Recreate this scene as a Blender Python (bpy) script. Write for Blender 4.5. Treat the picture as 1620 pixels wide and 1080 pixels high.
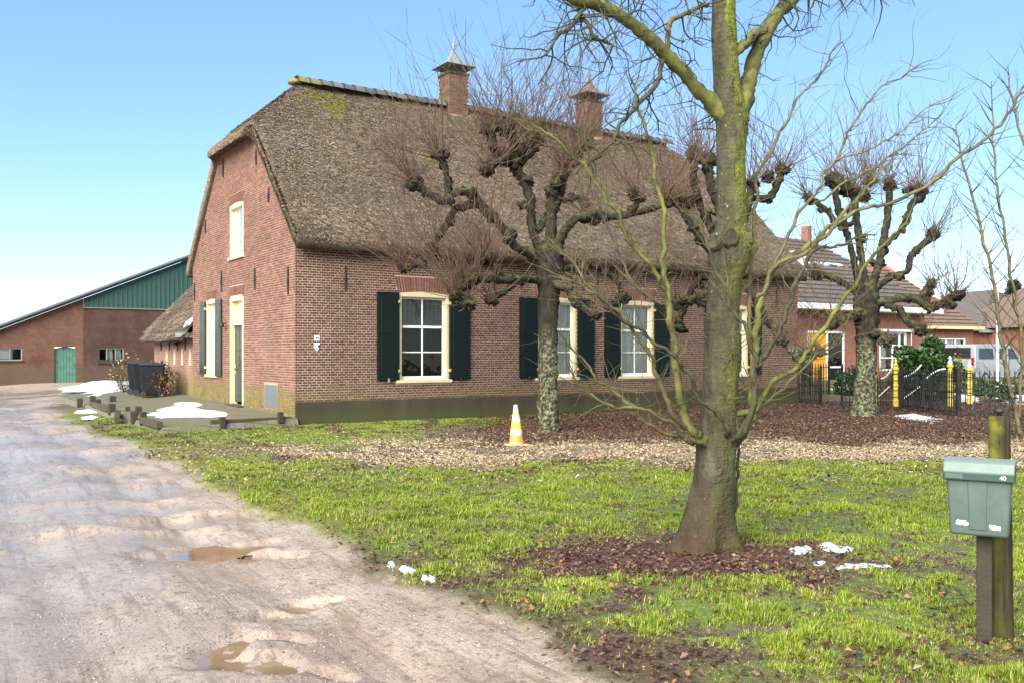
import bpy, bmesh, math, random
import numpy as np
from mathutils import Vector, Matrix, noise as mnoise

R = math.radians
random.seed(7)
rng = np.random.default_rng(7)
for o in list(bpy.data.objects):
    bpy.data.objects.remove(o)
scene = bpy.context.scene
COL = scene.collection

# ------------------------------------------------------------------ camera
F, CX, HY, EYE = 1460.0, 810.0, 560.0, 1.6      # focal length, centre, horizon (photo pixels), eye height
cam_d = bpy.data.cameras.new('camera')
cam = bpy.data.objects.new('camera', cam_d)
COL.objects.link(cam)
cam.location = (0, 0, EYE)
cam.rotation_euler = (R(90), 0, 0)
cam_d.sensor_width = 36
cam_d.lens = F / 1620 * 36
cam_d.shift_y = (HY - 540) / 1620
cam_d.clip_start = 0.1
cam_d.clip_end = 3000
scene.camera = cam

# ------------------------------------------------------------------ sky, sun, exposure
SUN_EL, SUN_AZ = R(36), math.atan2(-0.42, -0.90)   # azimuth measured from +Y towards +X
world = bpy.data.worlds.new('World')
scene.world = world
world.use_nodes = True
wn = world.node_tree
bg = wn.nodes['Background']
sky = wn.nodes.new('ShaderNodeTexSky')
sky.sky_type = 'NISHITA'
sky.sun_disc = False
sky.sun_elevation = SUN_EL
sky.sun_rotation = SUN_AZ
sky.air_density = 0.85
sky.dust_density = 0.0
sky.ozone_density = 3.0
sky.altitude = 0
hsv = wn.nodes.new('ShaderNodeHueSaturation')
hsv.inputs['Saturation'].default_value = 1.35
gam = wn.nodes.new('ShaderNodeGamma')          # evens out the sky from zenith to horizon, the same all round
gam.inputs['Gamma'].default_value = 0.62
wn.links.new(sky.outputs[0], gam.inputs['Color'])
wn.links.new(gam.outputs[0], hsv.inputs['Color'])
wn.links.new(hsv.outputs[0], bg.inputs[0])
bg.inputs[1].default_value = 0.138
sun_d = bpy.data.lights.new('sun', 'SUN')
sun_d.energy = 3.7
sun_d.angle = R(55)
sun_d.color = (1.0, 0.94, 0.84)
sun = bpy.data.objects.new('sun', sun_d)
COL.objects.link(sun)
sdir = Vector((math.sin(SUN_AZ) * math.cos(SUN_EL), math.cos(SUN_AZ) * math.cos(SUN_EL), math.sin(SUN_EL)))
sun.rotation_euler = sdir.to_track_quat('Z', 'Y').to_euler()
sun.location = (-20, -10, 30)
vs = scene.view_settings
vs.view_transform = 'Standard'
vs.look = 'None'
vs.exposure = 1.7
vs.gamma = 1
vs.use_curve_mapping = False


# ------------------------------------------------------------------ helpers
def W(px, py, Y):
    return Vector(((px - CX) / F * Y, Y, EYE + (HY - py) / F * Y))


def G(px, py, z=0.0):
    Y = F * (EYE - z) / (py - HY)
    return Vector(((px - CX) / F * Y, Y, z))


def link(o, parent=None):
    COL.objects.link(o)
    if parent is not None:
        o.parent = parent
    return o


def empty(name, loc=(0, 0, 0), rz=0.0):
    o = bpy.data.objects.new(name, None)
    o.empty_display_size = 0.2
    o.location = loc
    o.rotation_euler = (0, 0, rz)
    return link(o)


def tag(o, label=None, cat=None, group=None, kind=None):
    if label:
        o['label'] = label
    if cat:
        o['category'] = cat
    if group:
        o['group'] = group
    if kind:
        o['kind'] = kind
    return o


def npmesh(name, V, Fc, attrs=None, smooth=False, fattrs=None):
    V = np.asarray(V, dtype=np.float32)
    Fc = np.asarray(Fc, dtype=np.int32)
    me = bpy.data.meshes.new(name)
    n, k = Fc.shape
    me.vertices.add(len(V))
    me.vertices.foreach_set('co', V.ravel())
    me.loops.add(n * k)
    me.loops.foreach_set('vertex_index', Fc.ravel())
    me.polygons.add(n)
    me.polygons.foreach_set('loop_start', np.arange(0, n * k, k, dtype=np.int32))
    me.polygons.foreach_set('loop_total', np.full(n, k, dtype=np.int32))
    me.polygons.foreach_set('use_smooth', np.full(n, smooth, dtype=bool))
    me.update(calc_edges=True)
    for nm, a in (attrs or {}).items():
        at = me.attributes.new(nm, 'FLOAT', 'POINT')
        at.data.foreach_set('value', np.asarray(a, dtype=np.float32))
    for nm, a in (fattrs or {}).items():
        at = me.attributes.new(nm, 'FLOAT', 'FACE')
        at.data.foreach_set('value', np.asarray(a, dtype=np.float32))
    return me


def mobj(name, me, mat=None, parent=None, **kw):
    o = bpy.data.objects.new(name, me)
    if mat is not None and len(me.materials) == 0:
        me.materials.append(mat)
    link(o, parent)
    tag(o, **kw)
    return o


class MB:
    def __init__(s):
        s.v = []
        s.f = []
        s.r = []

    def add(s, vs, fs, r=0.0):
        b = len(s.v)
        s.v += [tuple(p) for p in vs]
        s.f += [tuple(i + b for i in f) for f in fs]
        s.r += [r] * len(fs)
        return s

    def box(s, x0, x1, y0, y1, z0, z1, r=0.0, M=None):
        vs = [(x0, y0, z0), (x1, y0, z0), (x1, y1, z0), (x0, y1, z0), (x0, y0, z1), (x1, y0, z1), (x1, y1, z1), (x0, y1, z1)]
        if M is not None:
            vs = [M @ Vector(p) for p in vs]
        return s.add(vs, [(0, 3, 2, 1), (4, 5, 6, 7), (0, 1, 5, 4), (1, 2, 6, 5), (2, 3, 7, 6), (3, 0, 4, 7)], r)

    def prism(s, poly, fn, d0, d1, r=0.0):
        """poly: list of 2-D points; fn(a, b, d) -> 3-D point"""
        n = len(poly)
        vs = [fn(a, b, d0) for a, b in poly] + [fn(a, b, d1) for a, b in poly]
        fs = [tuple(range(n)), tuple(range(2 * n - 1, n - 1, -1))]
        fs += [(i, i + n, (i + 1) % n + n, (i + 1) % n) for i in range(n)]
        return s.add(vs, fs, r)

    def lathe(s, prof, n=16, c=(0, 0, 0), axis='z', r=0.0, ph=0.0):
        vs, fs = [], []
        for (rad, h) in prof:
            for k in range(n):
                a = 2 * math.pi * k / n + ph
                x, y = rad * math.cos(a), rad * math.sin(a)
                p = (x, y, h) if axis == 'z' else ((h, x, y) if axis == 'x' else (x, h, y))
                vs.append((p[0] + c[0], p[1] + c[1], p[2] + c[2]))
        m = len(prof)
        for j in range(m - 1):
            for k in range(n):
                k2 = (k + 1) % n
                fs.append((j * n + k, j * n + k2, (j + 1) * n + k2, (j + 1) * n + k))
        fs.append(tuple(range(n - 1, -1, -1)))
        fs.append(tuple((m - 1) * n + k for k in range(n)))
        return s.add(vs, fs, r)

    def tube(s, pts, rads, n=6, r=0.0):
        V, Fq = tubes([(pts, rads)], n)
        return s.add(V.tolist(), Fq.tolist(), r)

    def mesh(s, name, smooth=False):
        me = bpy.data.meshes.new(name)
        me.from_pydata(s.v, [], s.f)
        me.update()
        at = me.attributes.new('rnd', 'FLOAT', 'FACE')
        at.data.foreach_set('value', np.array(s.r, dtype=np.float32))
        if smooth:
            for p in me.polygons:
                p.use_smooth = True
        return me

    def build(s, name, mat, parent=None, smooth=False, bevel=0.0, seg=2, **kw):
        me = s.mesh(name, smooth)
        if bevel > 0:
            bm = bmesh.new()
            bm.from_mesh(me)
            bmesh.ops.remove_doubles(bm, verts=bm.verts, dist=1e-5)
            bmesh.ops.recalc_face_normals(bm, faces=bm.faces)
            ed = [e for e in bm.edges if len(e.link_faces) == 2 and e.calc_face_angle(0) > 0.5]
            bmesh.ops.bevel(bm, geom=ed, offset=bevel, segments=seg, affect='EDGES', profile=0.5)
            bm.to_mesh(me)
            bm.free()
        return mobj(name, me, mat, parent, **kw)


def tubes(items, n=5):
    """items: list of (pts, radii). returns vertices, quads"""
    VV, FF = [], []
    base = 0
    ang = np.arange(n) * 2 * math.pi / n
    ca, sa = np.cos(ang), np.sin(ang)
    for pts, rads in items:
        P = np.asarray([tuple(p) for p in pts], dtype=float)
        m = len(P)
        T = np.gradient(P, axis=0)
        T /= np.linalg.norm(T, axis=1)[:, None] + 1e-9
        up = np.array([0.31, 0.95, 0.07]) if abs(T[0, 1]) < 0.8 else np.array([1.0, 0.0, 0.1])
        A = np.cross(T, up)
        A /= np.linalg.norm(A, axis=1)[:, None] + 1e-9
        B = np.cross(T, A)
        rr = np.asarray(rads, dtype=float)[:, None, None]
        ring = P[:, None, :] + rr * (ca[None, :, None] * A[:, None, :] + sa[None, :, None] * B[:, None, :])
        VV.append(ring.reshape(-1, 3))
        i = np.arange(m - 1)[:, None] * n
        k = np.arange(n)[None, :]
        k2 = (k + 1) % n
        q = np.stack([i + k, i + k2, i + n + k2, i + n + k], axis=-1).reshape(-1, 4) + base
        FF.append(q)
        base += m * n
    return np.concatenate(VV), np.concatenate(FF)


def smooth_line(pts, rads, per=4):
    P = [Vector(p) for p in pts]
    out, ro = [], []
    m = len(P)
    for i in range(m - 1):
        p0, p1, p2, p3 = P[max(i - 1, 0)], P[i], P[i + 1], P[min(i + 2, m - 1)]
        for k in range(per):
            t = k / per
            out.append(0.5 * ((2 * p1) + (p2 - p0) * t + (2 * p0 - 5 * p1 + 4 * p2 - p3) * t * t + (3 * p1 - p0 - 3 * p2 + p3) * t ** 3))
            ro.append(rads[i] * (1 - t) + rads[i + 1] * t)
    out.append(P[-1])
    ro.append(rads[-1])
    return out, ro


_LAT = rng.random((256, 256))


def vnoise(x, y, s=1.0, ox=0.0):
    x = np.asarray(x) * s + 37.3 + ox
    y = np.asarray(y) * s + 11.7 + ox * 1.7
    xi, yi = np.floor(x).astype(int), np.floor(y).astype(int)
    fx, fy = x - xi, y - yi
    fx, fy = fx * fx * (3 - 2 * fx), fy * fy * (3 - 2 * fy)
    a, b = _LAT[xi % 256, yi % 256], _LAT[(xi + 1) % 256, yi % 256]
    c, d = _LAT[xi % 256, (yi + 1) % 256], _LAT[(xi + 1) % 256, (yi + 1) % 256]
    return (a * (1 - fx) + b * fx) * (1 - fy) + (c * (1 - fx) + d * fx) * fy


def fbm(x, y, s=1.0, o=4, ox=0.0, gain=0.5):
    t, a, n = 0, 1.0, 0
    for i in range(o):
        t = t + a * vnoise(x, y, s * 2 ** i, ox + i * 5.1)
        n += a
        a *= gain
    return t / n


def sstep(a, b, x):
    t = np.clip((np.asarray(x) - a) / (b - a), 0, 1)
    return t * t * (3 - 2 * t)


def text_mesh(body, size):
    cu = bpy.data.curves.new('lettering', 'FONT')
    cu.body = body
    cu.size = size
    cu.align_x = 'CENTER'
    cu.align_y = 'CENTER'
    o = bpy.data.objects.new('lettering', cu)
    COL.objects.link(o)
    dg = bpy.context.evaluated_depsgraph_get()
    dg.update()
    me = bpy.data.meshes.new_from_object(o.evaluated_get(dg))
    bpy.data.objects.remove(o)
    return me


# ------------------------------------------------------------------ materials
class NT:
    def __init__(s, name):
        s.m = bpy.data.materials.new(name)
        s.m.use_nodes = True
        s.t = s.m.node_tree
        s.p = s.t.nodes['Principled BSDF']
        s.out = s.t.nodes['Material Output']
        s._pos = None

    def n(s, t, **kw):
        nd = s.t.nodes.new(t)
        for k, v in kw.items():
            setattr(nd, k, v)
        return nd

    def set(s, sock, v):
        if isinstance(v, bpy.types.NodeSocket):
            s.t.links.new(v, sock)
        elif v is not None:
            if hasattr(sock.default_value, '__len__') and not hasattr(v, '__len__'):
                v = (v, v, v, 1)
            elif hasattr(v, '__len__') and len(v) == 3 and len(sock.default_value) == 4:
                v = (*v, 1)
            sock.default_value = v

    @property
    def pos(s):
        if s._pos is None:
            s._pos = s.n('ShaderNodeNewGeometry')
        return s._pos.outputs['Position']

    @property
    def nor(s):
        s.pos
        return s._pos.outputs['Normal']

    def stretch(s, v, rot=(0, 0, 0), vec=None):
        mp = s.n('ShaderNodeMapping')
        s.set(mp.inputs['Vector'], vec or s.pos)
        mp.inputs['Scale'].default_value = v
        mp.inputs['Rotation'].default_value = rot
        return mp.outputs[0]

    def noise(s, scale, detail=4, rough=0.55, vec=None, dist=0.0):
        nd = s.n('ShaderNodeTexNoise')
        s.set(nd.inputs['Vector'], vec or s.pos)
        nd.inputs['Scale'].default_value = scale
        nd.inputs['Detail'].default_value = detail
        nd.inputs['Roughness'].default_value = rough
        nd.inputs['Distortion'].default_value = dist
        return nd.outputs[0]

    def vor(s, scale, vec=None, out='Distance', feat='F1'):
        nd = s.n('ShaderNodeTexVoronoi', feature=feat)
        s.set(nd.inputs['Vector'], vec or s.pos)
        nd.inputs['Scale'].default_value = scale
        return nd.outputs[out]

    def ramp(s, fac, stops, interp='LINEAR'):
        nd = s.n('ShaderNodeValToRGB')
        cr = nd.color_ramp
        cr.interpolation = interp
        while len(cr.elements) < len(stops):
            cr.elements.new(0.5)
        for e, (p, c) in zip(cr.elements, stops):
            e.position = p
            e.color = (c, c, c, 1) if not hasattr(c, '__len__') else (*c, 1)
        s.set(nd.inputs[0], fac)
        return nd.outputs[0]

    def mix(s, fac, a, b, mode='MIX'):
        nd = s.n('ShaderNodeMix', data_type='RGBA', blend_type=mode)
        s.set(nd.inputs[0], fac)
        s.set(nd.inputs[6], a)
        s.set(nd.inputs[7], b)
        return nd.outputs[2]

    def math(s, op, a, b=None, clamp=False):
        nd = s.n('ShaderNodeMath', operation=op, use_clamp=clamp)
        s.set(nd.inputs[0], a)
        if b is not None:
            s.set(nd.inputs[1], b)
        return nd.outputs[0]

    def attr(s, name):
        return s.n('ShaderNodeAttribute', attribute_name=name).outputs['Fac']

    def sep(s, vec):
        return s.n('ShaderNodeSeparateXYZ'), vec

    def xyz(s, vec, k):
        nd = s.n('ShaderNodeSeparateXYZ')
        s.set(nd.inputs[0], vec)
        return nd.outputs[k]

    def bump(s, h, strength=0.5, dist=0.02):
        nd = s.n('ShaderNodeBump')
        s.set(nd.inputs['Height'], h)
        nd.inputs['Strength'].default_value = strength
        nd.inputs['Distance'].default_value = dist
        s.t.links.new(nd.outputs[0], s.p.inputs['Normal'])

    def fin(s, col, rough=0.7, spec=None, metal=None):
        s.set(s.p.inputs['Base Color'], col)
        s.set(s.p.inputs['Roughness'], rough)
        if spec is not None:
            s.p.inputs['Specular IOR Level'].default_value = spec
        if metal is not None:
            s.p.inputs['Metallic'].default_value = metal
        return s.m


def paint(name, col, rough=0.45, dirt=0.25, bump=0.15, scale=3.0, dirtcol=(0.12, 0.10, 0.07), spec=0.4):
    t = NT(name)
    a = t.noise(scale, 6, 0.65)
    b = t.noise(scale * 9, 4, 0.6)
    k = t.ramp(a, [(0.42, 0.0), (0.75, 1.0)])
    c = t.mix(t.math('MULTIPLY', k, dirt), col, dirtcol)
    c = t.mix(t.math('MULTIPLY', b, 0.22), c, tuple(x * 0.7 for x in col))
    t.bump(b, bump, 0.01)
    return t.fin(c, t.ramp(a, [(0.3, max(0.05, rough - 0.12)), (0.7, min(1, rough + 0.15))]), spec)


def brick_mat(name, stops, algae=0.0, pale=0.0):
    t = NT(name)
    r = t.attr('rnd')
    base = t.ramp(r, stops)
    n1 = t.noise(1.1, 5, 0.6)
    n2 = t.noise(55, 4, 0.6)
    c = t.mix(t.math('MULTIPLY', n2, 0.7), base, (0.07, 0.035, 0.028))
    c = t.mix(t.ramp(n1, [(0.45, 0.0), (0.75, 0.45)]), c, (0.075, 0.05, 0.04))
    if pale:
        n3 = t.noise(0.8, 5, 0.65)
        c = t.mix(t.ramp(n3, [(0.52, 0.0), (0.72, pale)]), c, (0.34, 0.24, 0.19))
    if algae:
        z = t.xyz(t.pos, 2)
        h = t.math('ADD', z, t.math('MULTIPLY', t.noise(1.6, 5, 0.7), -1.3))
        k = t.math('MULTIPLY', t.ramp(h, [(0.0, algae), (0.28, 0.0)]), t.ramp(t.noise(2.7, 5, 0.7), [(0.38, 0.15), (0.62, 1.0)]))
        c = t.mix(k, c, t.ramp(t.noise(7, 4), [(0.3, (0.10, 0.11, 0.04)), (0.7, (0.24, 0.22, 0.05))]))
    t.bump(n2, 0.5, 0.004)
    return t.fin(c, 0.82, 0.25)


M = {}
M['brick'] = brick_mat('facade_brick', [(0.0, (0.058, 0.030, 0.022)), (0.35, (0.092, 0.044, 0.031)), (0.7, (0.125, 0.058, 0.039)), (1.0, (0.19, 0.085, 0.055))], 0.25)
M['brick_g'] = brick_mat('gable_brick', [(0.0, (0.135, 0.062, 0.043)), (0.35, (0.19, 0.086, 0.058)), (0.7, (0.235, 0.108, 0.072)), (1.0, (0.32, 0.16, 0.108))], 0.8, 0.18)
M['brick_l'] = brick_mat('lintel_brick', [(0.0, (0.15, 0.060, 0.042)), (0.5, (0.21, 0.085, 0.055)), (1.0, (0.27, 0.12, 0.08))])
M['brick_c'] = brick_mat('chimney_brick', [(0.0, (0.10, 0.058, 0.034)), (0.5, (0.165, 0.095, 0.050)), (1.0, (0.23, 0.14, 0.075))])


def mortar(name, col, algae=0.0):
    t = NT(name)
    n = t.noise(2.0, 6, 0.65)
    c = t.mix(t.ramp(n, [(0.45, 0.0), (0.75, 0.6)]), col, tuple(x * 0.4 for x in col))
    if algae:
        h = t.math('ADD', t.xyz(t.pos, 2), t.math('MULTIPLY', t.noise(1.6, 5, 0.7), -1.3))
        c = t.mix(t.ramp(h, [(0.0, algae), (0.28, 0.0)]), c, (0.15, 0.15, 0.04))
    t.bump(t.noise(90, 3), 0.3, 0.004)
    return t.fin(c, 0.9, 0.2)


M['mortar'] = mortar('facade_mortar', (0.50, 0.37, 0.28), 0.3)
M['mortar_g'] = mortar('gable_mortar', (0.40, 0.275, 0.20), 0.8)


def _plinth():
    t = NT('plinth_cement')
    st = t.noise(1.0, 5, 0.6, t.stretch((2.5, 2.5, 0.4)))
    n = t.noise(9, 6, 0.65)
    c = t.ramp(st, [(0.3, (0.040, 0.032, 0.020)), (0.55, (0.060, 0.050, 0.028)), (0.75, (0.078, 0.070, 0.034))])
    c = t.mix(t.math('MULTIPLY', n, 0.5), c, (0.045, 0.04, 0.03))
    z = t.xyz(t.pos, 2)
    c = t.mix(t.ramp(t.math('SUBTRACT', z, t.math('MULTIPLY', n, 0.3)), [(0.0, 0.5), (0.2, 0.0)]), c, (0.06, 0.07, 0.02))
    t.bump(t.noise(60, 4), 0.4, 0.006)
    return t.fin(c, 0.85, 0.2)


M['plinth'] = _plinth()


def _thatch():
    t = NT('thatch')
    n1 = t.noise(0.55, 6, 0.62)
    n2 = t.noise(5.5, 6, 0.7)
    n3 = t.noise(1.0, 5, 0.7, t.stretch((60, 60, 25)))
    c = t.ramp(n1, [(0.3, (0.105, 0.078, 0.058)), (0.5, (0.155, 0.120, 0.090)), (0.7, (0.21, 0.175, 0.140))])
    c = t.mix(t.ramp(n2, [(0.35, 0.75), (0.65, 0.0)]), c, (0.045, 0.033, 0.024))
    c = t.mix(t.ramp(n3, [(0.45, 0.0), (0.75, 0.6)]), c, (0.26, 0.20, 0.14))
    c = t.mix(t.attr('moss'), c, t.ramp(n2, [(0.3, (0.10, 0.12, 0.02)), (0.6, (0.24, 0.22, 0.03))]))
    h = t.math('ADD', t.math('MULTIPLY', n2, 0.6), t.math('MULTIPLY', n3, 0.6))
    t.bump(h, 1.0, 0.05)
    return t.fin(c, 0.92, 0.12)


M['thatch'] = _thatch()


def _straw(name, stops):
    t = NT(name)
    r = t.attr('rnd')
    c = t.ramp(r, stops)
    n1 = t.noise(0.55, 6, 0.62)
    c = t.mix(t.ramp(n1, [(0.35, 0.5), (0.6, 0.0)]), c, (0.095, 0.07, 0.05))
    n2 = t.noise(0.9, 5, 0.6, t.stretch((1, 1, 1), (0.3, 0.2, 0.5)))
    c = t.mix(t.ramp(n2, [(0.52, 0.0), (0.75, 0.5)]), c, (0.29, 0.27, 0.245))
    c = t.mix(t.attr('moss'), c, (0.17, 0.18, 0.03))
    return t.fin(c, 0.85, 0.15)


M['straw'] = _straw('reed_ends', [(0.0, (0.070, 0.048, 0.034)), (0.3, (0.165, 0.116, 0.078)), (0.65, (0.275, 0.203, 0.140)), (0.9, (0.39, 0.305, 0.215)), (1.0, (0.48, 0.41, 0.30))])


def _tile():
    t = NT('ridge_tile_clay')
    n = t.noise(6, 6, 0.65)
    c = t.ramp(t.attr('rnd'), [(0, (0.075, 0.080, 0.080)), (0.6, (0.115, 0.12, 0.118)), (1, (0.155, 0.15, 0.135))])
    c = t.mix(t.ramp(n, [(0.5, 0.0), (0.7, 0.7)]), c, (0.10, 0.11, 0.06))
    t.bump(n, 0.4, 0.01)
    return t.fin(c, 0.6)


def _lichentile():
    t = NT('lichen_tile')
    n = t.noise(9, 6, 0.7)
    c = t.ramp(n, [(0.40, (0.12, 0.12, 0.10)), (0.52, (0.16, 0.15, 0.04)), (0.70, (0.25, 0.22, 0.03))])
    t.bump(n, 0.5, 0.01)
    return t.fin(c, 0.8)


M['tile'] = _tile()
M['tile_lichen'] = _lichentile()
M['cream'] = paint('cream_paint', (0.60, 0.50, 0.29), 0.4, 0.18, dirtcol=(0.35, 0.26, 0.12))
M['white'] = paint('white_paint', (0.74, 0.74, 0.71), 0.4, 0.15, dirtcol=(0.4, 0.38, 0.33))
M['green'] = paint('dark_green_paint', (0.004, 0.009, 0.008), 0.40, 0.15, 0.05, 2.0, (0.008, 0.014, 0.012), 0.22)
M['greygreen'] = paint('grey_green_paint', (0.030, 0.038, 0.034), 0.35, 0.2)
M['iron'] = paint('black_iron', (0.012, 0.012, 0.012), 0.5, 0.3)
M['zinc'] = paint('weathered_zinc', (0.20, 0.24, 0.235), 0.5, 0.5, dirtcol=(0.09, 0.08, 0.065))
M['zinc_dark'] = paint('brown_zinc', (0.14, 0.11, 0.095), 0.6, 0.5)
M['steel'] = paint('grey_steel_hatch', (0.12, 0.13, 0.14), 0.4, 0.3)
M['brass'] = paint('brass_fitting', (0.42, 0.32, 0.12), 0.35, 0.2)


def _glass():
    t = NT('window_glass')
    gl = t.n('ShaderNodeBsdfGlossy')
    gl.inputs['Roughness'].default_value = 0.02
    gl.inputs['Color'].default_value = (0.9, 0.95, 1, 1)
    tr = t.n('ShaderNodeBsdfTransparent')
    tr.inputs['Color'].default_value = (0.86, 0.9, 0.88, 1)
    fr = t.n('ShaderNodeFresnel')
    fr.inputs['IOR'].default_value = 1.38
    bp = t.n('ShaderNodeBump')
    t.set(bp.inputs['Height'], t.noise(2.2, 2))
    bp.inputs['Strength'].default_value = 0.12
    bp.inputs['Distance'].default_value = 0.05
    t.t.links.new(bp.outputs[0], gl.inputs['Normal'])
    mx = t.n('ShaderNodeMixShader')
    t.t.links.new(t.math('ADD', fr.outputs[0], 0.005), mx.inputs[0])
    t.t.links.new(tr.outputs[0], mx.inputs[1])
    t.t.links.new(gl.outputs[0], mx.inputs[2])
    t.t.links.new(mx.outputs[0], t.out.inputs[0])
    return t.m


M['glass'] = _glass()


def _lace():
    t = NT('lace_curtain')
    v = t.vor(26, t.stretch((1, 1, 0.8)))
    f = t.noise(1.0, 3, 0.5, t.stretch((14, 14, 0.6)))
    c = t.mix(t.ramp(v, [(0.25, 0.5), (0.5, 0.0)]), (0.82, 0.77, 0.68), (0.50, 0.47, 0.42))
    c = t.mix(t.ramp(f, [(0.35, 0.6), (0.6, 0.0)]), c, (0.30, 0.31, 0.31))
    return t.fin(c, 0.9, 0.1)


M['lace'] = _lace()
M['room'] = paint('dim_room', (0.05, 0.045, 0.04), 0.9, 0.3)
M['blind'] = paint('grey_blind', (0.22, 0.20, 0.19), 0.8, 0.4)


def wall_brick(name, c1, c2, cm, scale=1.0, rot=0.0, extra=None):
    """far walls: brick coursing in the material. local wall coordinate = rotate position about z"""
    t = NT(name)
    mp = t.n('ShaderNodeMapping')
    t.set(mp.inputs['Vector'], t.pos)
    mp.inputs['Rotation'].default_value = (0, 0, -rot)
    s3 = t.n('ShaderNodeSeparateXYZ')
    t.set(s3.inputs[0], mp.outputs[0])
    cb = t.n('ShaderNodeCombineXYZ')
    t.set(cb.inputs[0], t.math('ADD', s3.outputs[0], s3.outputs[1]))
    t.set(cb.inputs[1], s3.outputs[2])
    bt = t.n('ShaderNodeTexBrick')
    t.set(bt.inputs['Vector'], cb.outputs[0])
    bt.inputs['Scale'].default_value = 1.0
    bt.inputs['Brick Width'].default_value = 0.22 * scale
    bt.inputs['Row Height'].default_value = 0.06 * scale
    bt.inputs['Mortar Size'].default_value = 0.008
    t.set(bt.inputs['Color1'], c1)
    t.set(bt.inputs['Color2'], c2)
    t.set(bt.inputs['Mortar'], cm)
    n = t.noise(0.55, 7, 0.68)
    n2 = t.noise(3.5, 5, 0.65)
    c = t.mix(t.ramp(n, [(0.4, 0.0), (0.68, 0.65)]), bt.outputs[0], tuple(x * 0.42 for x in c1))
    c = t.mix(t.ramp(n2, [(0.52, 0.0), (0.78, 0.4)]), c, tuple(min(1, x * 1.7) for x in c2))
    if extra:
        h = t.math('SUBTRACT', t.xyz(t.pos, 2), t.math('MULTIPLY', n2, 1.6))
        c = t.mix(t.ramp(h, [(0.0, 0.7), (0.35, 0.0)]), c, extra)
    t.bump(bt.outputs['Fac'], -0.4, 0.01)
    return t.fin(c, 0.88, 0.2)


HROT = math.atan2(0.5495, 0.8355)
M['barn_brick'] = wall_brick('barn_brick', (0.125, 0.050, 0.034), (0.165, 0.072, 0.048), (0.17, 0.13, 0.10), 1, HROT, (0.085, 0.07, 0.045))
M['barn_brick_dark'] = wall_brick('barn_brick_weathered', (0.068, 0.032, 0.025), (0.095, 0.042, 0.032), (0.10, 0.08, 0.065), 1, HROT, (0.10, 0.07, 0.05))
M['annex_brick'] = wall_brick('annex_brick', (0.21, 0.095, 0.075), (0.28, 0.13, 0.10), (0.36, 0.28, 0.23), 1, HROT, (0.17, 0.16, 0.05))
M['house_brick'] = wall_brick('red_house_brick', (0.24, 0.085, 0.055), (0.29, 0.11, 0.07), (0.24, 0.17, 0.13), 1, HROT)
M['corr'] = paint('green_corrugated_steel', (0.032, 0.078, 0.062), 0.5, 0.3, 0.1, 1.2, (0.03, 0.08, 0.065))
M['barn_roof'] = paint('grey_sheet_roof', (0.075, 0.08, 0.08), 0.6, 0.5)
M['barn_door'] = paint('peeling_green_paint', (0.085, 0.20, 0.145), 0.6, 0.75, 0.4, 4.0, (0.045, 0.085, 0.06))
M['sash_grey'] = paint('grey_sash', (0.30, 0.31, 0.30), 0.5, 0.4)
M['tile_dark'] = paint('dark_roof_tile', (0.12, 0.095, 0.080), 0.6, 0.4)
M['tile_brown'] = paint('brown_roof_tile', (0.155, 0.105, 0.078), 0.75, 0.5)
def _tilesnow():
    t = NT('snow_dusted_tile')
    n = t.noise(1.0, 6, 0.7, t.stretch((1.2, 1.2, 3.0)))
    c = t.mix(t.ramp(n, [(0.46, 0.0), (0.56, 1.0)]), (0.085, 0.072, 0.066), (0.62, 0.64, 0.66))
    t.bump(n, 0.3, 0.02)
    return t.fin(c, 0.7)


M['tile_snow'] = _tilesnow()
M['tile_orange'] = paint('orange_tile', (0.36, 0.12, 0.05), 0.7, 0.3)
M['yellow_door'] = paint('orange_yellow_door', (0.78, 0.34, 0.02), 0.4, 0.08)
M['yellow_post'] = paint('yellow_iron_post', (0.62, 0.46, 0.06), 0.5, 0.35)
M['van'] = paint('silver_van_paint', (0.25, 0.265, 0.285), 0.25, 0.15, 0.03, 2.0, (0.25, 0.25, 0.25), 0.6)
M['tyre'] = paint('tyre_rubber', (0.02, 0.02, 0.02), 0.85, 0.3)
M['rim'] = paint('wheel_rim', (0.30, 0.31, 0.32), 0.35, 0.3)
M['tint'] = paint('tinted_glass', (0.012, 0.013, 0.015), 0.08, 0.0, 0.0, 2, (0.02, 0.02, 0.02), 0.7)
M['redlamp'] = paint('red_lamp', (0.25, 0.012, 0.012), 0.2, 0.0, 0.0)
M['timber'] = paint('weathered_timber', (0.062, 0.045, 0.026), 0.8, 0.5, 0.5, 5, (0.06, 0.065, 0.025))
M['timber_end'] = paint('dark_timber', (0.032, 0.026, 0.017), 0.85, 0.4, 0.5, 5)
M['bin'] = paint('dark_grey_bin_plastic', (0.010, 0.011, 0.014), 0.55, 0.25, 0.1, 3, (0.03, 0.03, 0.032), 0.2)
M['binlid'] = paint('grey_bin_lid', (0.022, 0.025, 0.031), 0.5, 0.3, 0.1, 3, (0.06, 0.06, 0.065), 0.3)


def _snow():
    t = NT('snow')
    n = t.noise(26, 5, 0.6)
    c = t.mix(t.ramp(t.noise(9, 6, 0.75), [(0.5, 0.0), (0.75, 0.7)]), (0.62, 0.63, 0.64), (0.34, 0.30, 0.24))
    t.bump(n, 0.6, 0.02)
    t.p.inputs['Subsurface Weight'].default_value = 0.138
    t.p.inputs['Subsurface Radius'].default_value = (0.05, 0.05, 0.06)
    return t.fin(c, 0.6, 0.3)


M['snow'] = _snow()


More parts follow.
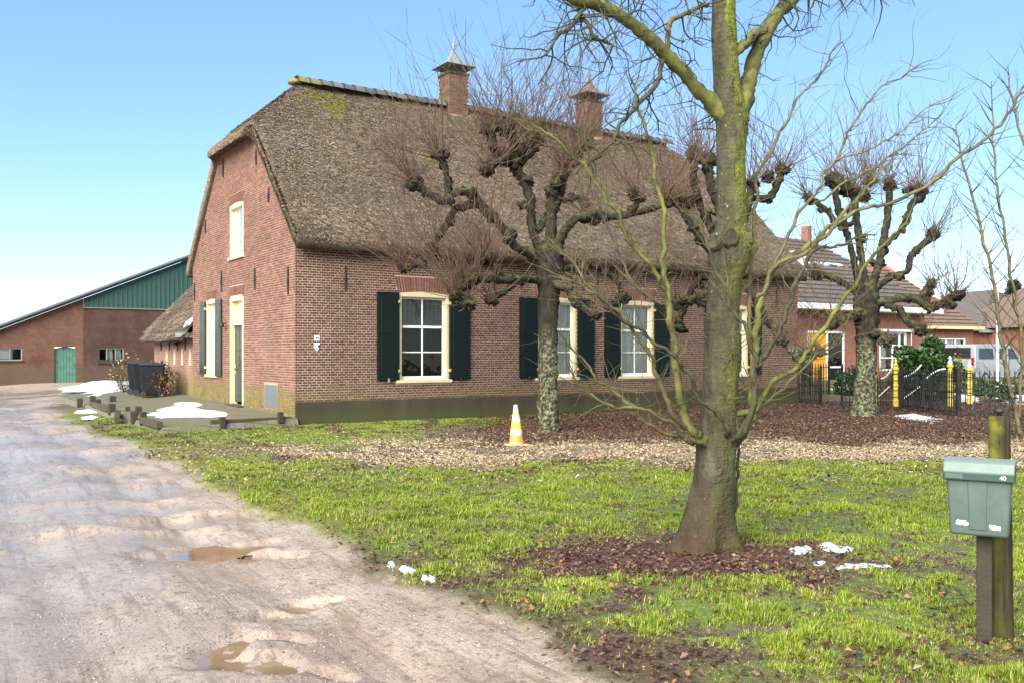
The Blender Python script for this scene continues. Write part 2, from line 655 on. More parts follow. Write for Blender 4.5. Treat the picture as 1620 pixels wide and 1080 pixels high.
def _bark_big():
    t = NT('mossy_smooth_bark')
    st = t.noise(1.0, 6, 0.62, t.stretch((9, 9, 3.2)))
    fine = t.noise(1.0, 5, 0.65, t.stretch((30, 30, 24)))
    wrk = t.noise(1.0, 5, 0.7, t.stretch((5, 5, 26)))
    z = t.xyz(t.pos, 2)
    c = t.ramp(st, [(0.28, (0.024, 0.020, 0.012)), (0.5, (0.054, 0.047, 0.028)), (0.74, (0.105, 0.096, 0.066))])
    c = t.mix(t.ramp(wrk, [(0.33, 0.75), (0.47, 0.0)]), c, (0.035, 0.033, 0.022))
    c = t.mix(t.ramp(t.noise(6.0, 6, 0.7), [(0.5, 0.0), (0.66, 0.6)]), c, (0.070, 0.075, 0.020))
    low = t.ramp(t.math('ADD', z, t.math('MULTIPLY', st, 0.7)), [(0.3, 1.0), (2.0, 0.0)])
    c = t.mix(t.math('MULTIPLY', low, 0.75), c, t.ramp(t.noise(1.0, 4, 0.6, t.stretch((8, 8, 2))), [(0.35, (0.020, 0.016, 0.009)), (0.6, (0.065, 0.030, 0.013))]))
    # algae film and cushions of moss on the weather side
    wx = t.xyz(t.nor, 0)
    mo = t.math('ADD', t.math('MULTIPLY', wx, 0.30), t.noise(4.5, 6, 0.68))
    mo = t.math('ADD', mo, t.ramp(z, [(0.0, 0.0), (1.0, 0.0)]))
    film = t.math('MULTIPLY', t.ramp(mo, [(0.40, 0.0), (0.62, 0.9)]), t.ramp(t.noise(16, 6, 0.75), [(0.38, 0.25), (0.58, 1.0)]))
    up = t.ramp(t.math('MULTIPLY', z, 0.25), [(0.15, 0.12), (0.40, 0.5), (0.80, 1.0)])
    c = t.mix(t.math('MULTIPLY', film, up), c, t.ramp(fine, [(0.3, (0.075, 0.085, 0.018)), (0.7, (0.165, 0.18, 0.035))]))
    cush = t.ramp(t.math('ADD', t.math('MULTIPLY', wx, 0.22), t.noise(2.4, 6, 0.7)), [(0.55, 0.0), (0.64, 1.0)])
    c = t.mix(t.math('MULTIPLY', cush, up), c, t.ramp(t.noise(30, 4), [(0.35, (0.075, 0.088, 0.012)), (0.65, (0.19, 0.205, 0.025))]))
    lich = t.ramp(t.math('ADD', t.vor(15, t.stretch((1, 1, 0.8))), t.math('MULTIPLY', t.noise(22, 4), 0.75)), [(0.46, 1.0), (0.52, 0.0)])
    lich = t.math('MULTIPLY', lich, t.ramp(t.noise(1.7, 3), [(0.38, 0.0), (0.5, 0.75)]))
    lich = t.math('MULTIPLY', lich, t.ramp(t.math('MULTIPLY', z, 0.2), [(0.36, 0.1), (0.5, 1.0)]))
    c = t.mix(lich, c, (0.30, 0.32, 0.28))
    h = t.math('ADD', t.math('ADD', t.math('MULTIPLY', fine, 0.7), t.math('MULTIPLY', wrk, 0.4)), t.math('ADD', st, t.math('MULTIPLY', cush, 0.5)))
    t.bump(h, 1.0, 0.03)
    return t.fin(c, 0.78, 0.25)


def _bark_pollard():
    t = NT('dark_mossy_bark')
    st = t.noise(1.0, 6, 0.65, t.stretch((14, 14, 6)))
    n = t.noise(5, 6, 0.7)
    c = t.ramp(st, [(0.3, (0.012, 0.010, 0.008)), (0.55, (0.032, 0.027, 0.020)), (0.78, (0.065, 0.055, 0.040))])
    nz = t.xyz(t.nor, 2)
    mo = t.math('ADD', t.math('MULTIPLY', nz, 0.16), n)
    c = t.mix(t.ramp(mo, [(0.54, 0.0), (0.70, 0.8)]), c, t.ramp(st, [(0.3, (0.035, 0.048, 0.010)), (0.7, (0.12, 0.135, 0.028))]))
    z = t.xyz(t.pos, 2)
    li = t.math('MULTIPLY', t.ramp(t.noise(15, 6, 0.75), [(0.47, 0.0), (0.60, 0.8)]), t.ramp(t.math('MULTIPLY', z, 0.25), [(0.40, 1.0), (0.55, 0.0)]))
    c = t.mix(li, c, t.ramp(t.noise(45, 3), [(0.35, (0.15, 0.165, 0.085)), (0.65, (0.31, 0.33, 0.20))]))
    t.bump(t.math('ADD', st, n), 1.0, 0.03)
    return t.fin(c, 0.88, 0.15)


def _twig(name, c1, c2):
    t = NT(name)
    n = t.noise(9.0, 6, 0.7)
    c = t.ramp(n, [(0.35, c1), (0.65, c2)])
    return t.fin(c, 0.7, 0.25)


M['bark'] = _bark_big()
M['bark_p'] = _bark_pollard()
M['twig_r'] = _twig('reddish_shoots', (0.070, 0.042, 0.030), (0.175, 0.108, 0.075))
M['twig_o'] = _twig('olive_twigs', (0.055, 0.046, 0.022), (0.155, 0.135, 0.058))
M['twig_d'] = _twig('dark_twigs', (0.030, 0.026, 0.016), (0.080, 0.074, 0.036))


def _limb_pale():
    t = NT('algae_covered_limb')
    n = t.noise(8, 6, 0.65)
    c = t.ramp(n, [(0.32, (0.045, 0.038, 0.020)), (0.46, (0.090, 0.088, 0.028)), (0.60, (0.14, 0.145, 0.036)), (0.78, (0.20, 0.20, 0.06))])
    t.bump(t.noise(40, 4), 0.6, 0.008)
    return t.fin(c, 0.8, 0.2)


M['limb'] = _limb_pale()


def _ground():
    t = NT('ground_mix')
    dr, wet, gr, lf, ch, ms = (t.attr(k) for k in ('drive', 'wet', 'grass', 'leaf', 'chip', 'moss'))
    n1 = t.noise(1.3, 6, 0.6)
    n2 = t.noise(14, 6, 0.7)
    n3 = t.noise(60, 5, 0.7)
    soil = t.ramp(t.math('ADD', t.math('MULTIPLY', n2, 0.5), t.math('MULTIPLY', n3, 0.5)), [(0.35, (0.035, 0.024, 0.015)), (0.5, (0.10, 0.072, 0.044)), (0.65, (0.19, 0.145, 0.095))])
    grass = t.ramp(n2, [(0.3, (0.055, 0.085, 0.008)), (0.55, (0.125, 0.175, 0.014)), (0.8, (0.20, 0.235, 0.022))])
    leaf = t.ramp(n3, [(0.3, (0.035, 0.016, 0.012)), (0.55, (0.10, 0.045, 0.032)), (0.75, (0.19, 0.10, 0.07))])
    chip = t.ramp(n3, [(0.3, (0.13, 0.095, 0.06)), (0.55, (0.33, 0.26, 0.17)), (0.75, (0.50, 0.42, 0.30))])
    moss = t.ramp(n2, [(0.3, (0.09, 0.10, 0.012)), (0.65, (0.22, 0.20, 0.025))])
    c = t.mix(t.math('MULTIPLY', gr, t.ramp(t.noise(24, 5, 0.75), [(0.34, 0.25), (0.52, 1.0)])), soil, grass)
    c = t.mix(lf, c, leaf)
    c = t.mix(ch, c, chip)
    c = t.mix(ms, c, moss)
    mud = t.ramp(t.math('ADD', t.math('MULTIPLY', n1, 0.6), t.math('MULTIPLY', n3, 0.4)), [(0.3, (0.245, 0.180, 0.128)), (0.5, (0.37, 0.285, 0.215)), (0.7, (0.49, 0.395, 0.315))])
    mud = t.mix(t.ramp(n2, [(0.36, 0.75), (0.47, 0.0)]), mud, (0.13, 0.088, 0.065))
    mud = t.mix(t.ramp(t.noise(48, 5, 0.8), [(0.39, 0.85), (0.44, 0.0)]), mud, (0.10, 0.07, 0.052))
    mud = t.mix(t.ramp(t.noise(30, 5, 0.8, t.stretch((1, 1, 1), (0, 0, 1))), [(0.58, 0.0), (0.64, 0.6)]), mud, (0.56, 0.46, 0.38))
    trk = t.noise(1.0, 6, 0.7, t.stretch((8.0, 0.7, 1.0), vec=t.stretch((1, 1, 1), (0, 0, -0.56))))
    mud = t.mix(t.ramp(trk, [(0.36, 0.75), (0.48, 0.0)]), mud, (0.17, 0.12, 0.08))
    mudw = t.mix(0.25, mud, (0.16, 0.115, 0.09))
    mud = t.mix(wet, mud, mudw)
    c = t.mix(dr, c, mud)
    rough = t.mix(t.math('MULTIPLY', dr, wet), t.mix(dr, (0.85, 0.85, 0.85), (0.62, 0.62, 0.62)), t.ramp(n2, [(0.4, 0.06), (0.75, 0.26)]))
    h = t.math('ADD', t.math('MULTIPLY', n2, 0.6), t.math('MULTIPLY', n3, 0.5))
    h = t.math('ADD', h, t.math('MULTIPLY', t.math('MULTIPLY', trk, dr), 1.2))
    h = t.math('MULTIPLY', h, t.ramp(t.math('MULTIPLY', dr, wet), [(0.0, 1.0), (1.0, 0.3)]))
    t.bump(h, 0.8, 0.03)
    return t.fin(c, rough, 0.45)


M['ground'] = _ground()


def _water():
    t = NT('muddy_water')
    c = t.ramp(t.noise(3.0, 4), [(0.35, (0.15, 0.095, 0.055)), (0.65, (0.24, 0.165, 0.10))])
    t.bump(t.noise(12, 2), 0.06, 0.01)
    return t.fin(c, 0.05, 0.5)


M['water'] = _water()


def _patio():
    t = NT('mossy_pavers')
    mp = t.n('ShaderNodeMapping')
    t.set(mp.inputs['Vector'], t.pos)
    mp.inputs['Rotation'].default_value = (0, 0, -HROT)
    bt = t.n('ShaderNodeTexBrick')
    t.set(bt.inputs['Vector'], mp.outputs[0])
    bt.inputs['Scale'].default_value = 1.0
    bt.inputs['Brick Width'].default_value = 0.21
    bt.inputs['Row Height'].default_value = 0.105
    bt.inputs['Mortar Size'].default_value = 0.008
    t.set(bt.inputs['Color1'], (0.13, 0.11, 0.095))
    t.set(bt.inputs['Color2'], (0.18, 0.15, 0.13))
    t.set(bt.inputs['Mortar'], (0.05, 0.06, 0.025))
    n = t.noise(0.9, 6, 0.65)
    n2 = t.noise(9, 5, 0.7)
    c = t.mix(t.ramp(n, [(0.4, 0.0), (0.62, 0.8)]), bt.outputs[0], t.ramp(n2, [(0.3, (0.07, 0.08, 0.02)), (0.7, (0.14, 0.15, 0.04))]))
    t.bump(t.math('ADD', bt.outputs['Fac'], t.math('MULTIPLY', n2, -0.6)), -0.5, 0.015)
    return t.fin(c, t.ramp(n, [(0.3, 0.4), (0.6, 0.85)]), 0.35)


M['patio'] = _patio()


def attr_mat(name, stops, rough=0.6, spec=0.3, trans=0.0):
    t = NT(name)
    c = t.ramp(t.attr('rnd'), stops)
    return t.fin(c, rough, spec)


M['blade'] = attr_mat('grass_blades', [(0.0, (0.055, 0.080, 0.008)), (0.4, (0.130, 0.180, 0.012)), (0.75, (0.21, 0.275, 0.018)), (0.93, (0.30, 0.34, 0.03)), (1.0, (0.36, 0.29, 0.13))], 0.5)
M['dead_leaf'] = attr_mat('dead_leaves', [(0.0, (0.028, 0.016, 0.010)), (0.4, (0.070, 0.037, 0.022)), (0.7, (0.120, 0.064, 0.038)), (0.92, (0.20, 0.125, 0.08)), (0.97, (0.28, 0.11, 0.03)), (1.0, (0.36, 0.15, 0.03))], 0.45, 0.4)
M['chips'] = attr_mat('wood_chips', [(0.0, (0.15, 0.105, 0.06)), (0.4, (0.33, 0.25, 0.145)), (0.8, (0.50, 0.39, 0.24)), (1.0, (0.60, 0.50, 0.33))], 0.8)
M['pebble'] = attr_mat('pebbles', [(0.0, (0.09, 0.07, 0.058)), (0.5, (0.26, 0.20, 0.17)), (0.93, (0.34, 0.28, 0.24)), (1.0, (0.5, 0.46, 0.41))], 0.6)
M['laurel'] = attr_mat('laurel_leaves', [(0.0, (0.008, 0.022, 0.006)), (0.5, (0.022, 0.055, 0.012)), (0.9, (0.05, 0.10, 0.022)), (1.0, (0.09, 0.15, 0.04))], 0.3, 0.5)
M['hydrangea'] = attr_mat('dry_flower_heads', [(0.0, (0.07, 0.035, 0.018)), (0.5, (0.16, 0.085, 0.045)), (1.0, (0.26, 0.16, 0.09))], 0.85)
M['yellowgreen'] = attr_mat('yellow_green_leaves', [(0.0, (0.10, 0.085, 0.02)), (0.5, (0.22, 0.18, 0.045)), (1.0, (0.34, 0.28, 0.10))], 0.7)
M['needle'] = attr_mat('dark_needles', [(0.0, (0.015, 0.028, 0.014)), (1.0, (0.05, 0.075, 0.045))], 0.7)


def _cone():
    t = NT('faded_cone_plastic')
    z = t.xyz(t.pos, 2)
    n = t.noise(14, 5, 0.7)
    zz = t.math('ADD', z, t.math('MULTIPLY', t.math('SUBTRACT', n, 0.5), 0.05))
    c = t.ramp(zz, [(0.0, (0.72, 0.34, 0.17)), (0.07, (0.75, 0.22, 0.03)), (0.20, (0.70, 0.66, 0.58)), (0.30, (0.78, 0.50, 0.01)), (0.42, (0.70, 0.69, 0.63)), (0.545, (0.70, 0.42, 0.06)), (0.60, (0.72, 0.50, 0.36))], 'CONSTANT')
    c = t.mix(t.ramp(t.noise(9, 6, 0.75), [(0.52, 0.0), (0.62, 0.8)]), c, (0.30, 0.24, 0.12))
    return t.fin(c, 0.6)


M['cone'] = _cone()


def _mail():
    t = NT('faded_green_plastic')
    n = t.noise(9, 6, 0.65)
    sp = t.ramp(t.vor(55), [(0.10, 1.0), (0.2, 0.0)])
    c = t.ramp(n, [(0.3, (0.055, 0.080, 0.066)), (0.6, (0.080, 0.108, 0.090)), (0.8, (0.110, 0.140, 0.120))])
    c = t.mix(t.math('MULTIPLY', sp, t.ramp(t.noise(4, 3), [(0.5, 0.0), (0.6, 0.5)])), c, (0.14, 0.165, 0.145))
    t.bump(n, 0.1, 0.01)
    return t.fin(c, 0.45, 0.4)


def _mailtop():
    t = NT('pale_topped_green_lid')
    n = t.noise(12, 6, 0.65)
    up = t.xyz(t.nor, 2)
    c = t.mix(t.ramp(t.math('ADD', up, t.math('MULTIPLY', n, 0.3)), [(0.3, 0.0), (0.75, 1.0)]), (0.022, 0.058, 0.044), (0.17, 0.215, 0.185))  # upward faces pale green, upright faces dark green, edge broken by noise
    return t.fin(c, 0.5, 0.35)


M['mail'] = _mail()
M['maillid'] = _mailtop()
M['sticker'] = paint('torn_white_sticker', (0.78, 0.78, 0.76), 0.6, 0.1)


def _post():
    t = NT('mossy_round_post')
    wx = t.xyz(t.nor, 0)
    st = t.noise(1.0, 5, 0.6, t.stretch((40, 40, 3)))
    n = t.noise(9, 5, 0.65)
    wood = t.ramp(st, [(0.3, (0.016, 0.014, 0.006)), (0.7, (0.055, 0.046, 0.020))])
    k = t.ramp(t.math('ADD', t.math('MULTIPLY', wx, -0.5), n), [(0.62, 0.0), (0.92, 1.0)])
    z = t.xyz(t.pos, 2)
    k = t.math('MULTIPLY', k, t.ramp(z, [(0.35, 0.25), (0.9, 1.0)]))
    c = t.mix(k, wood, t.ramp(n, [(0.3, (0.085, 0.090, 0.010)), (0.7, (0.17, 0.165, 0.02))]))
    t.bump(st, 0.6, 0.01)
    return t.fin(c, 0.85, 0.2)


M['post'] = _post()
M['post_dark'] = paint('dark_board', (0.030, 0.024, 0.015), 0.8, 0.4, 0.4, 6)
M['blueink'] = paint('blue_enamel', (0.015, 0.02, 0.22), 0.3, 0.0)
M['yelink'] = paint('yellow_enamel', (0.7, 0.5, 0.03), 0.3, 0.0)
M['ink'] = paint('black_enamel', (0.015, 0.015, 0.015), 0.4, 0.0)


# ------------------------------------------------------------------ ground
HC = Vector((-4.85, 20.7, 0))                       # near corner of the farmhouse
FD = Vector((math.cos(HROT), math.sin(HROT), 0))    # along the long front
GD = Vector((-math.sin(HROT), math.cos(HROT), 0))   # along the gable
FL, GW = 16.92, 8.87


def H(a, v, z=0.0):
    return HC + a * FD + v * GD + Vector((0, 0, z))


EDGE_Y = np.array([-5, 1.5, 3.0, 4.41, 4.87, 5.77, 6.77, 8.06, 10.16, 14.6, 18.0, 22.2, 27.0, 35.9, 60.0])
EDGE_X = np.array([2.6, 1.9, 1.15, 0.57, 0.30, -0.24, -0.88, -1.71, -2.99, -5.6, -7.9, -10.6, -13.6, -17.3, -30.0])


def drive_edge(Y):
    return np.interp(Y, EDGE_Y, EDGE_X)


def drive_mask(X, Y):
    d = drive_edge(Y) + (fbm(X, Y, 0.9, 4, 3.0) - 0.5) * 1.0 + (fbm(X, Y, 5, 3, 9.0) - 0.5) * 0.35
    m = sstep(0.16, -0.16, X - d)
    yard = sstep(30, 33, Y) * sstep(-5, -9, X + (Y - 30) * 0.55)
    return np.maximum(m, yard)


PUD = []
for (px, py, lx, ly, an) in [(322, 865, 0.40, 0.20, 0.6), (352, 1012, 0.10, 0.20, 0.0), (368, 1042, 0.20, 0.09, -0.3), (418, 963, 0.10, 0.09, 0.3), (455, 997, 0.13, 0.055, -0.2), (508, 1050, 0.12, 0.05, -0.2),
                             (505, 942, 0.11, 0.09, 0.5), (415, 872, 0.18, 0.08, -0.3), (160, 845, 0.75, 0.28, 0.0), (30, 868, 0.8, 0.22, 0.2), (110, 690, 2.2, 0.55, 0.1), (330, 815, 0.55, 0.22, 0.4),
                             (60, 800, 1.1, 0.35, 0.1), (225, 770, 0.9, 0.5, 0.3), (20, 720, 1.6, 0.8, 0.0)]:
    g = G(px, py)
    PUD.append((g.x, g.y, lx * 1.35, ly * 1.35, an))


def pud_field(X, Y, only=None):
    f = np.zeros_like(X) - 1.0
    wx = X + (fbm(X, Y, 3.0, 3, 1.0) - 0.5) * 0.35
    wy = Y + (fbm(X, Y, 3.0, 3, 6.0) - 0.5) * 0.35
    for i, (x, y, lx, ly, an) in enumerate(PUD):
        if only is not None and i != only:
            continue
        c, s = math.cos(an), math.sin(an)
        u = ((wx - x) * c + (wy - y) * s) / lx
        v = (-(wx - x) * s + (wy - y) * c) / ly
        f = np.maximum(f, 1 - np.sqrt(u * u + v * v))
    return f


def ground_z(X, Y):
    X = np.asarray(X, float)
    Y = np.asarray(Y, float)
    d = drive_mask(X, Y)
    z = (fbm(X, Y, 0.35, 3, 2.0) - 0.5) * 0.06 * sstep(2, 8, Y)
    z = z + (fbm(X, Y, 2.2, 4, 4.0) - 0.5) * 0.035 * (1 - 0.7 * d)
    # wheel ruts run with the track
    ex = X - drive_edge(Y)
    rut = -0.035 * (np.exp(-((ex + 1.0) / 0.22) ** 2) + np.exp(-((ex + 2.5) / 0.25) ** 2))
    rut = rut + 0.022 * np.exp(-((ex + 1.7) / 0.3) ** 2)
    fine = (fbm(X * 1.0 + Y * 0.45, Y * 0.30, 4.5, 5, 7.0, 0.62) - 0.5) * 0.040 * (0.35 + 1.0 * sstep(0.4, 0.62, fbm(X, Y, 0.7, 3, 8.0))) * 0.6
    z = z + d * (rut + fine - 0.035)
    pf = pud_field(X, Y)
    z = z - d * 0.055 * sstep(-0.40, 0.30, pf)
    # flatten by the farmhouse, rise to the gable side, rise beyond the fence
    a = (X - HC.x) * FD.x + (Y - HC.y) * FD.y
    v = (X - HC.x) * GD.x + (Y - HC.y) * GD.y
    near = sstep(-2.5, -0.4, v) * sstep(-4.5, -3.0, a) * sstep(18.5, 17.2, a)
    z = z * (1 - near)
    rise = sstep(-3.3, -1.5, a) * sstep(-0.6, 1.5, v)
    z = z + rise * 0.10
    z = z + 0.38 * sstep(30, 40, Y) * sstep(9, 13, X)
    return z


def lawn_masks(X, Y):
    n1, n2, n3 = fbm(X, Y, 0.8, 4, 21.0), fbm(X, Y, 2.3, 4, 23.0), fbm(X, Y, 6.0, 3, 27.0)
    Yw = Y + (n1 - 0.5) * 3.5 + (n2 - 0.5) * 1.6
    chip = sstep(13.4, 14.4, Yw) * sstep(17.6, 16.2, Yw) * sstep(-5.2, -3.0, X) * np.clip(0.35 + (n2 - 0.42) * 4, 0, 1)
    chip = np.maximum(chip, sstep(13.0, 14.4, Yw) * sstep(17.6, 15.8, Yw) * sstep(3.2, 5.0, X) * np.clip(0.6 + (n2 - 0.4) * 3, 0, 1))
    leaf = sstep(15.8, 17.2, Yw) * sstep(33, 30, Y) * sstep(-1.8, 0.4, X) * np.clip(0.8 + (n2 - 0.4) * 2, 0, 1)
    leaf = np.maximum(leaf, sstep(11.5, 12.8, Yw) * sstep(15.5, 14.0, Yw) * sstep(-4.2, -2.2, X) * sstep(3.0, 0.5, X) * np.clip((n2 - 0.45) * 5, 0, 1) * 0.9)
    tx, ty = 1.56, 7.58
    rt = np.hypot((X - tx + 0.35) / 1.5, (Y - ty + 0.25) / 1.0)
    leaf = np.maximum(leaf, sstep(1.35, 0.6, rt + (n2 - 0.5) * 1.3))
    leaf = np.maximum(leaf, sstep(5.9, 4.6, Y + (n1 - 0.5) * 2.0) * np.clip(0.22 + (n2 - 0.45) * 4, 0, 1))
    leaf = np.maximum(leaf, sstep(0.56, 0.66, 0.6 * n2 + 0.4 * n3) * 0.75)
    ex = X - drive_edge(Y)
    leaf = np.maximum(leaf, sstep(1.1, 0.2, ex + (n2 - 0.5) * 0.9) * sstep(8.5, 6.8, Y) * 0.85)
    moss = sstep(2.2, 0.5, ex + (n2 - 0.5) * 1.8) * sstep(7.4, 9.2, Y) * sstep(19, 14, Y) * np.clip(0.5 + (n3 - 0.4) * 4, 0, 1)
    # grass: main lawn, strip at the foot of the front, strip by the patio
    a = (X - HC.x) * FD.x + (Y - HC.y) * FD.y
    v = (X - HC.x) * GD.x + (Y - HC.y) * GD.y
    grass = sstep(14.3, 12.8, Yw) * np.clip(0.6 + (n2 - 0.36) * 4, 0, 1)
    grass = np.maximum(grass, sstep(-3.2, -1.3, v + (n1 - 0.5) * 2.0) * sstep(7.8, 5.2, a + (n1 - 0.5) * 2) * sstep(0.4, -0.4, v))
    grass = np.maximum(grass, sstep(-1.2, -0.5, v + (n2 - 0.5) * 0.9) * 0.75 * sstep(0.3, 0.0, v))
    grass = np.maximum(grass, sstep(-1.2, -2.6, X) * sstep(15, 17.0, Y) * sstep(28, 25, Y) * 0.9)
    far = sstep(30, 33, Y)
    grass = np.maximum(grass * (1 - far), far * np.clip(0.3 + (n2 - 0.4) * 3, 0, 1))
    leaf = leaf * (1 - 0.55 * grass * sstep(14, 13, Y) * sstep(0.6, 1.2, rt))
    chip = chip * (1 - far)
    grass = grass * (1 - 0.85 * leaf) * (1 - 0.9 * chip)
    return grass, leaf * (1 - 0.7 * chip), chip, moss


def axis_steps(lo, hi, fine_lo, fine_hi, step, grow=1.06):
    a = list(np.arange(fine_lo, fine_hi, step))
    s, x = step, fine_hi
    while x < hi:
        a.append(x)
        s *= grow
        x += s
    a.append(hi)
    s, x, left = step, fine_lo, []
    while x > lo:
        s *= grow
        x -= s
        left.append(max(x, lo))
    return np.array(left[::-1] + a)


gx = axis_steps(-300, 300, -7.5, 7.5, 0.045)
gy, y = [-40, -20, -8, -3, 0.0, 1.0], 1.6
while y < 62:
    gy.append(y)
    y += max(0.026, y * 0.0072)
while y < 700:
    gy.append(y)
    y *= 1.12
gy = np.array(gy)
GX, GY = np.meshgrid(gx, gy)
X, Y = GX.ravel(), GY.ravel()
Z = ground_z(X, Y)
DRV = drive_mask(X, Y)
gr, lf, ch, ms = lawn_masks(X, Y)
PF = pud_field(X, Y)
wn_ = fbm(X, Y, 1.1, 4, 31.0)
exx = X - drive_edge(Y)
WET = np.clip(sstep(-0.30, 0.05, PF) + sstep(0.49, 0.61, wn_ * 0.6 + 0.4 * fbm(X + Y * 0.45, Y * 0.3, 2.6, 4, 33.0) + 0.20 * sstep(-0.9, -2.6, exx) + 0.05 * sstep(8, 14, Y)), 0, 1)
WET *= sstep(45, 38, Y)
nxg, nyg = len(gx), len(gy)
ii, jj = np.meshgrid(np.arange(nxg - 1), np.arange(nyg - 1))
base = (jj * nxg + ii).ravel()
quads = np.stack([base, base + 1, base + nxg + 1, base + nxg], axis=1)
qd = DRV[quads].mean(axis=1)
VG = np.stack([X, Y, Z], axis=1)
AT = dict(drive=DRV, wet=WET, grass=gr, leaf=lf, chip=ch, moss=ms)


def sub_ground(name, sel):
    q = quads[sel]
    u, inv = np.unique(q, return_inverse=True)
    me = npmesh(name, VG[u], inv.reshape(-1, 4), {k: a[u] for k, a in AT.items()}, smooth=True)
    return mobj(name, me, M['ground'], kind='structure')


sub_ground('lawn_ground', qd <= 0.5)
sub_ground('driveway', qd > 0.5)

# puddles: flat sheets of water lying in the hollows of the track
for i, (x, y, lx, ly, an) in enumerate(PUD):
    if i in (8, 9, 10, 11, 12, 13, 14):
        continue
    r_ = max(lx, ly) * 1.75
    n_ = 60
    px_ = np.linspace(x - r_, x + r_, n_)
    py_ = np.linspace(y - r_, y + r_, n_)
    A, B = np.meshgrid(px_, py_)
    f = pud_field(A.ravel(), B.ravel(), i)
    gz = ground_z(A.ravel(), B.ravel())
    lvl = float(np.percentile(gz[f > 0.0], 66)) if (f > 0).any() else 0
    b_ = (np.arange(n_ - 1)[:, None] * n_ + np.arange(n_ - 1)[None, :]).ravel()
    q = np.stack([b_, b_ + 1, b_ + n_ + 1, b_ + n_], 1)
    q = q[(f[q].min(1) > -0.5)]
    if len(q) == 0:
        continue
    V_ = np.stack([A.ravel(), B.ravel(), np.full(n_ * n_, lvl)], 1)
    u, inv = np.unique(q, return_inverse=True)
    mobj('puddle', npmesh('puddle', V_[u], inv.reshape(-1, 4)), M['water'], kind='structure')

# ------------------------------------------------------------------ brick walls
CO, BL, BH, JT = 0.058, 0.209, 0.045, 0.013


def lay_bricks(s0f, s1f, z0, z1, holes, start=0):
    """returns list of (sa, sb, za, zb, kind) - kind 1 stretcher, 2 header, 0 cut brick. holes: fn(z)->list of (a,b)"""
    out = []
    k = start
    z = z0
    while z < z1:
        zc = z + BH / 2
        lo, hi = s0f(zc), s1f(zc)
        if hi - lo > 0.05:
            L = BL if k % 2 == 0 else (BL - JT) / 2
            off = (0.0 if k % 4 == 0 else 0.111) if k % 2 == 0 else 0.0555
            iv = [(lo, hi)]
            for (a, b) in holes(zc):
                nv = []
                for (p, q) in iv:
                    if b <= p or a >= q:
                        nv.append((p, q))
                    else:
                        if a - p > 0.02:
                            nv.append((p, a))
                        if q - b > 0.02:
                            nv.append((b, q))
                iv = nv
            for (p, q) in iv:
                x = math.floor((p - off) / (L + JT)) * (L + JT) + off
                while x < q:
                    a, b = max(x, p), min(x + L, q)
                    if b - a > 0.025:
                        full = (b - a) > L - 1e-4
                        out.append((a, b, z, z + BH, (1 if k % 2 == 0 else 2) if full else 0))
                    x += L + JT
        z += CO
        k += 1
    return out


def box_batch(bx):
    """bx: array (n,6) x0,x1,y0,y1,z0,z1"""
    b = np.asarray(bx, float)
    n = len(b)
    idx = [(0, 2, 4), (1, 2, 4), (1, 3, 4), (0, 3, 4), (0, 2, 5), (1, 2, 5), (1, 3, 5), (0, 3, 5)]
    V = np.stack([np.stack([b[:, i], b[:, j], b[:, k]], 1) for i, j, k in idx], 1).reshape(-1, 3)
    fc = np.array([(0, 3, 2, 1), (4, 5, 6, 7), (0, 1, 5, 4), (1, 2, 6, 5), (2, 3, 7, 6), (3, 0, 4, 7)])
    Fq = (np.arange(n)[:, None, None] * 8 + fc[None]).reshape(-1, 4)
    return V, Fq


def brick_part(wall, lst, mapf, axis, mat, near_key, n_single=300):
    """single brick objects for the nearest whole bricks, the rest one mesh. mapf(s,d,z)->local point, axis 'x' or 'y' is the wall's run"""
    r = random.Random(5)
    full = [i for i, b in enumerate(lst) if b[4] > 0]
    full.sort(key=lambda i: near_key(lst[i]))
    single = set(full[:n_single])
    var = {}
    for kd, L in ((1, BL), (2, (BL - JT) / 2)):
        for q in range(10):
            m_ = MB()
            h = 0.0035
            # a slightly worn brick: front face inset a touch
            if axis == 'x':
                vs = [(0, 0.05, 0), (L, 0.05, 0), (L, 0.05, BH), (0, 0.05, BH), (0, h, 0), (L, h, 0), (L, h, BH), (0, h, BH),
                      (h, 0, h), (L - h, 0, h), (L - h, 0, BH - h), (h, 0, BH - h)]
            else:
                vs = [(0.05, 0, 0), (0.05, L, 0), (0.05, L, BH), (0.05, 0, BH), (h, 0, 0), (h, L, 0), (h, L, BH), (h, 0, BH),
                      (0, h, h), (0, L - h, h), (0, L - h, BH - h), (0, h, BH - h)]
            fs = [(0, 1, 5, 4), (1, 2, 6, 5), (2, 3, 7, 6), (3, 0, 4, 7), (4, 5, 9, 8), (5, 6, 10, 9), (6, 7, 11, 10), (7, 4, 8, 11), (8, 9, 10, 11)]
            m_.add(vs, fs, (q + 0.5) / 10)
            me = m_.mesh('brick')
            me.materials.append(mat)
            var[(kd, q)] = me
    rest, rr = [], []
    for i, (a, b, z0, z1, kd) in enumerate(lst):
        j = r.uniform(-0.0015, 0.002)
        if i in single:
            o = bpy.data.objects.new('brick', var[(kd, r.randrange(10))])
            o.location = mapf(a, j, z0)
            link(o, wall)
        else:
            jz = r.uniform(-0.0015, 0.0015)
            if axis == 'x':
                rest.append((a, b, j, 0.05, z0 + jz, z1 + jz))
            else:
                rest.append((j, 0.05, a, b, z0 + jz, z1 + jz))
            rr.append(r.random())
    V, Fq = box_batch(rest)
    me = npmesh('brickwork', V, Fq, fattrs={'rnd': np.repeat(rr, 6)})
    mobj('brickwork', me, mat, wall, kind='stuff')


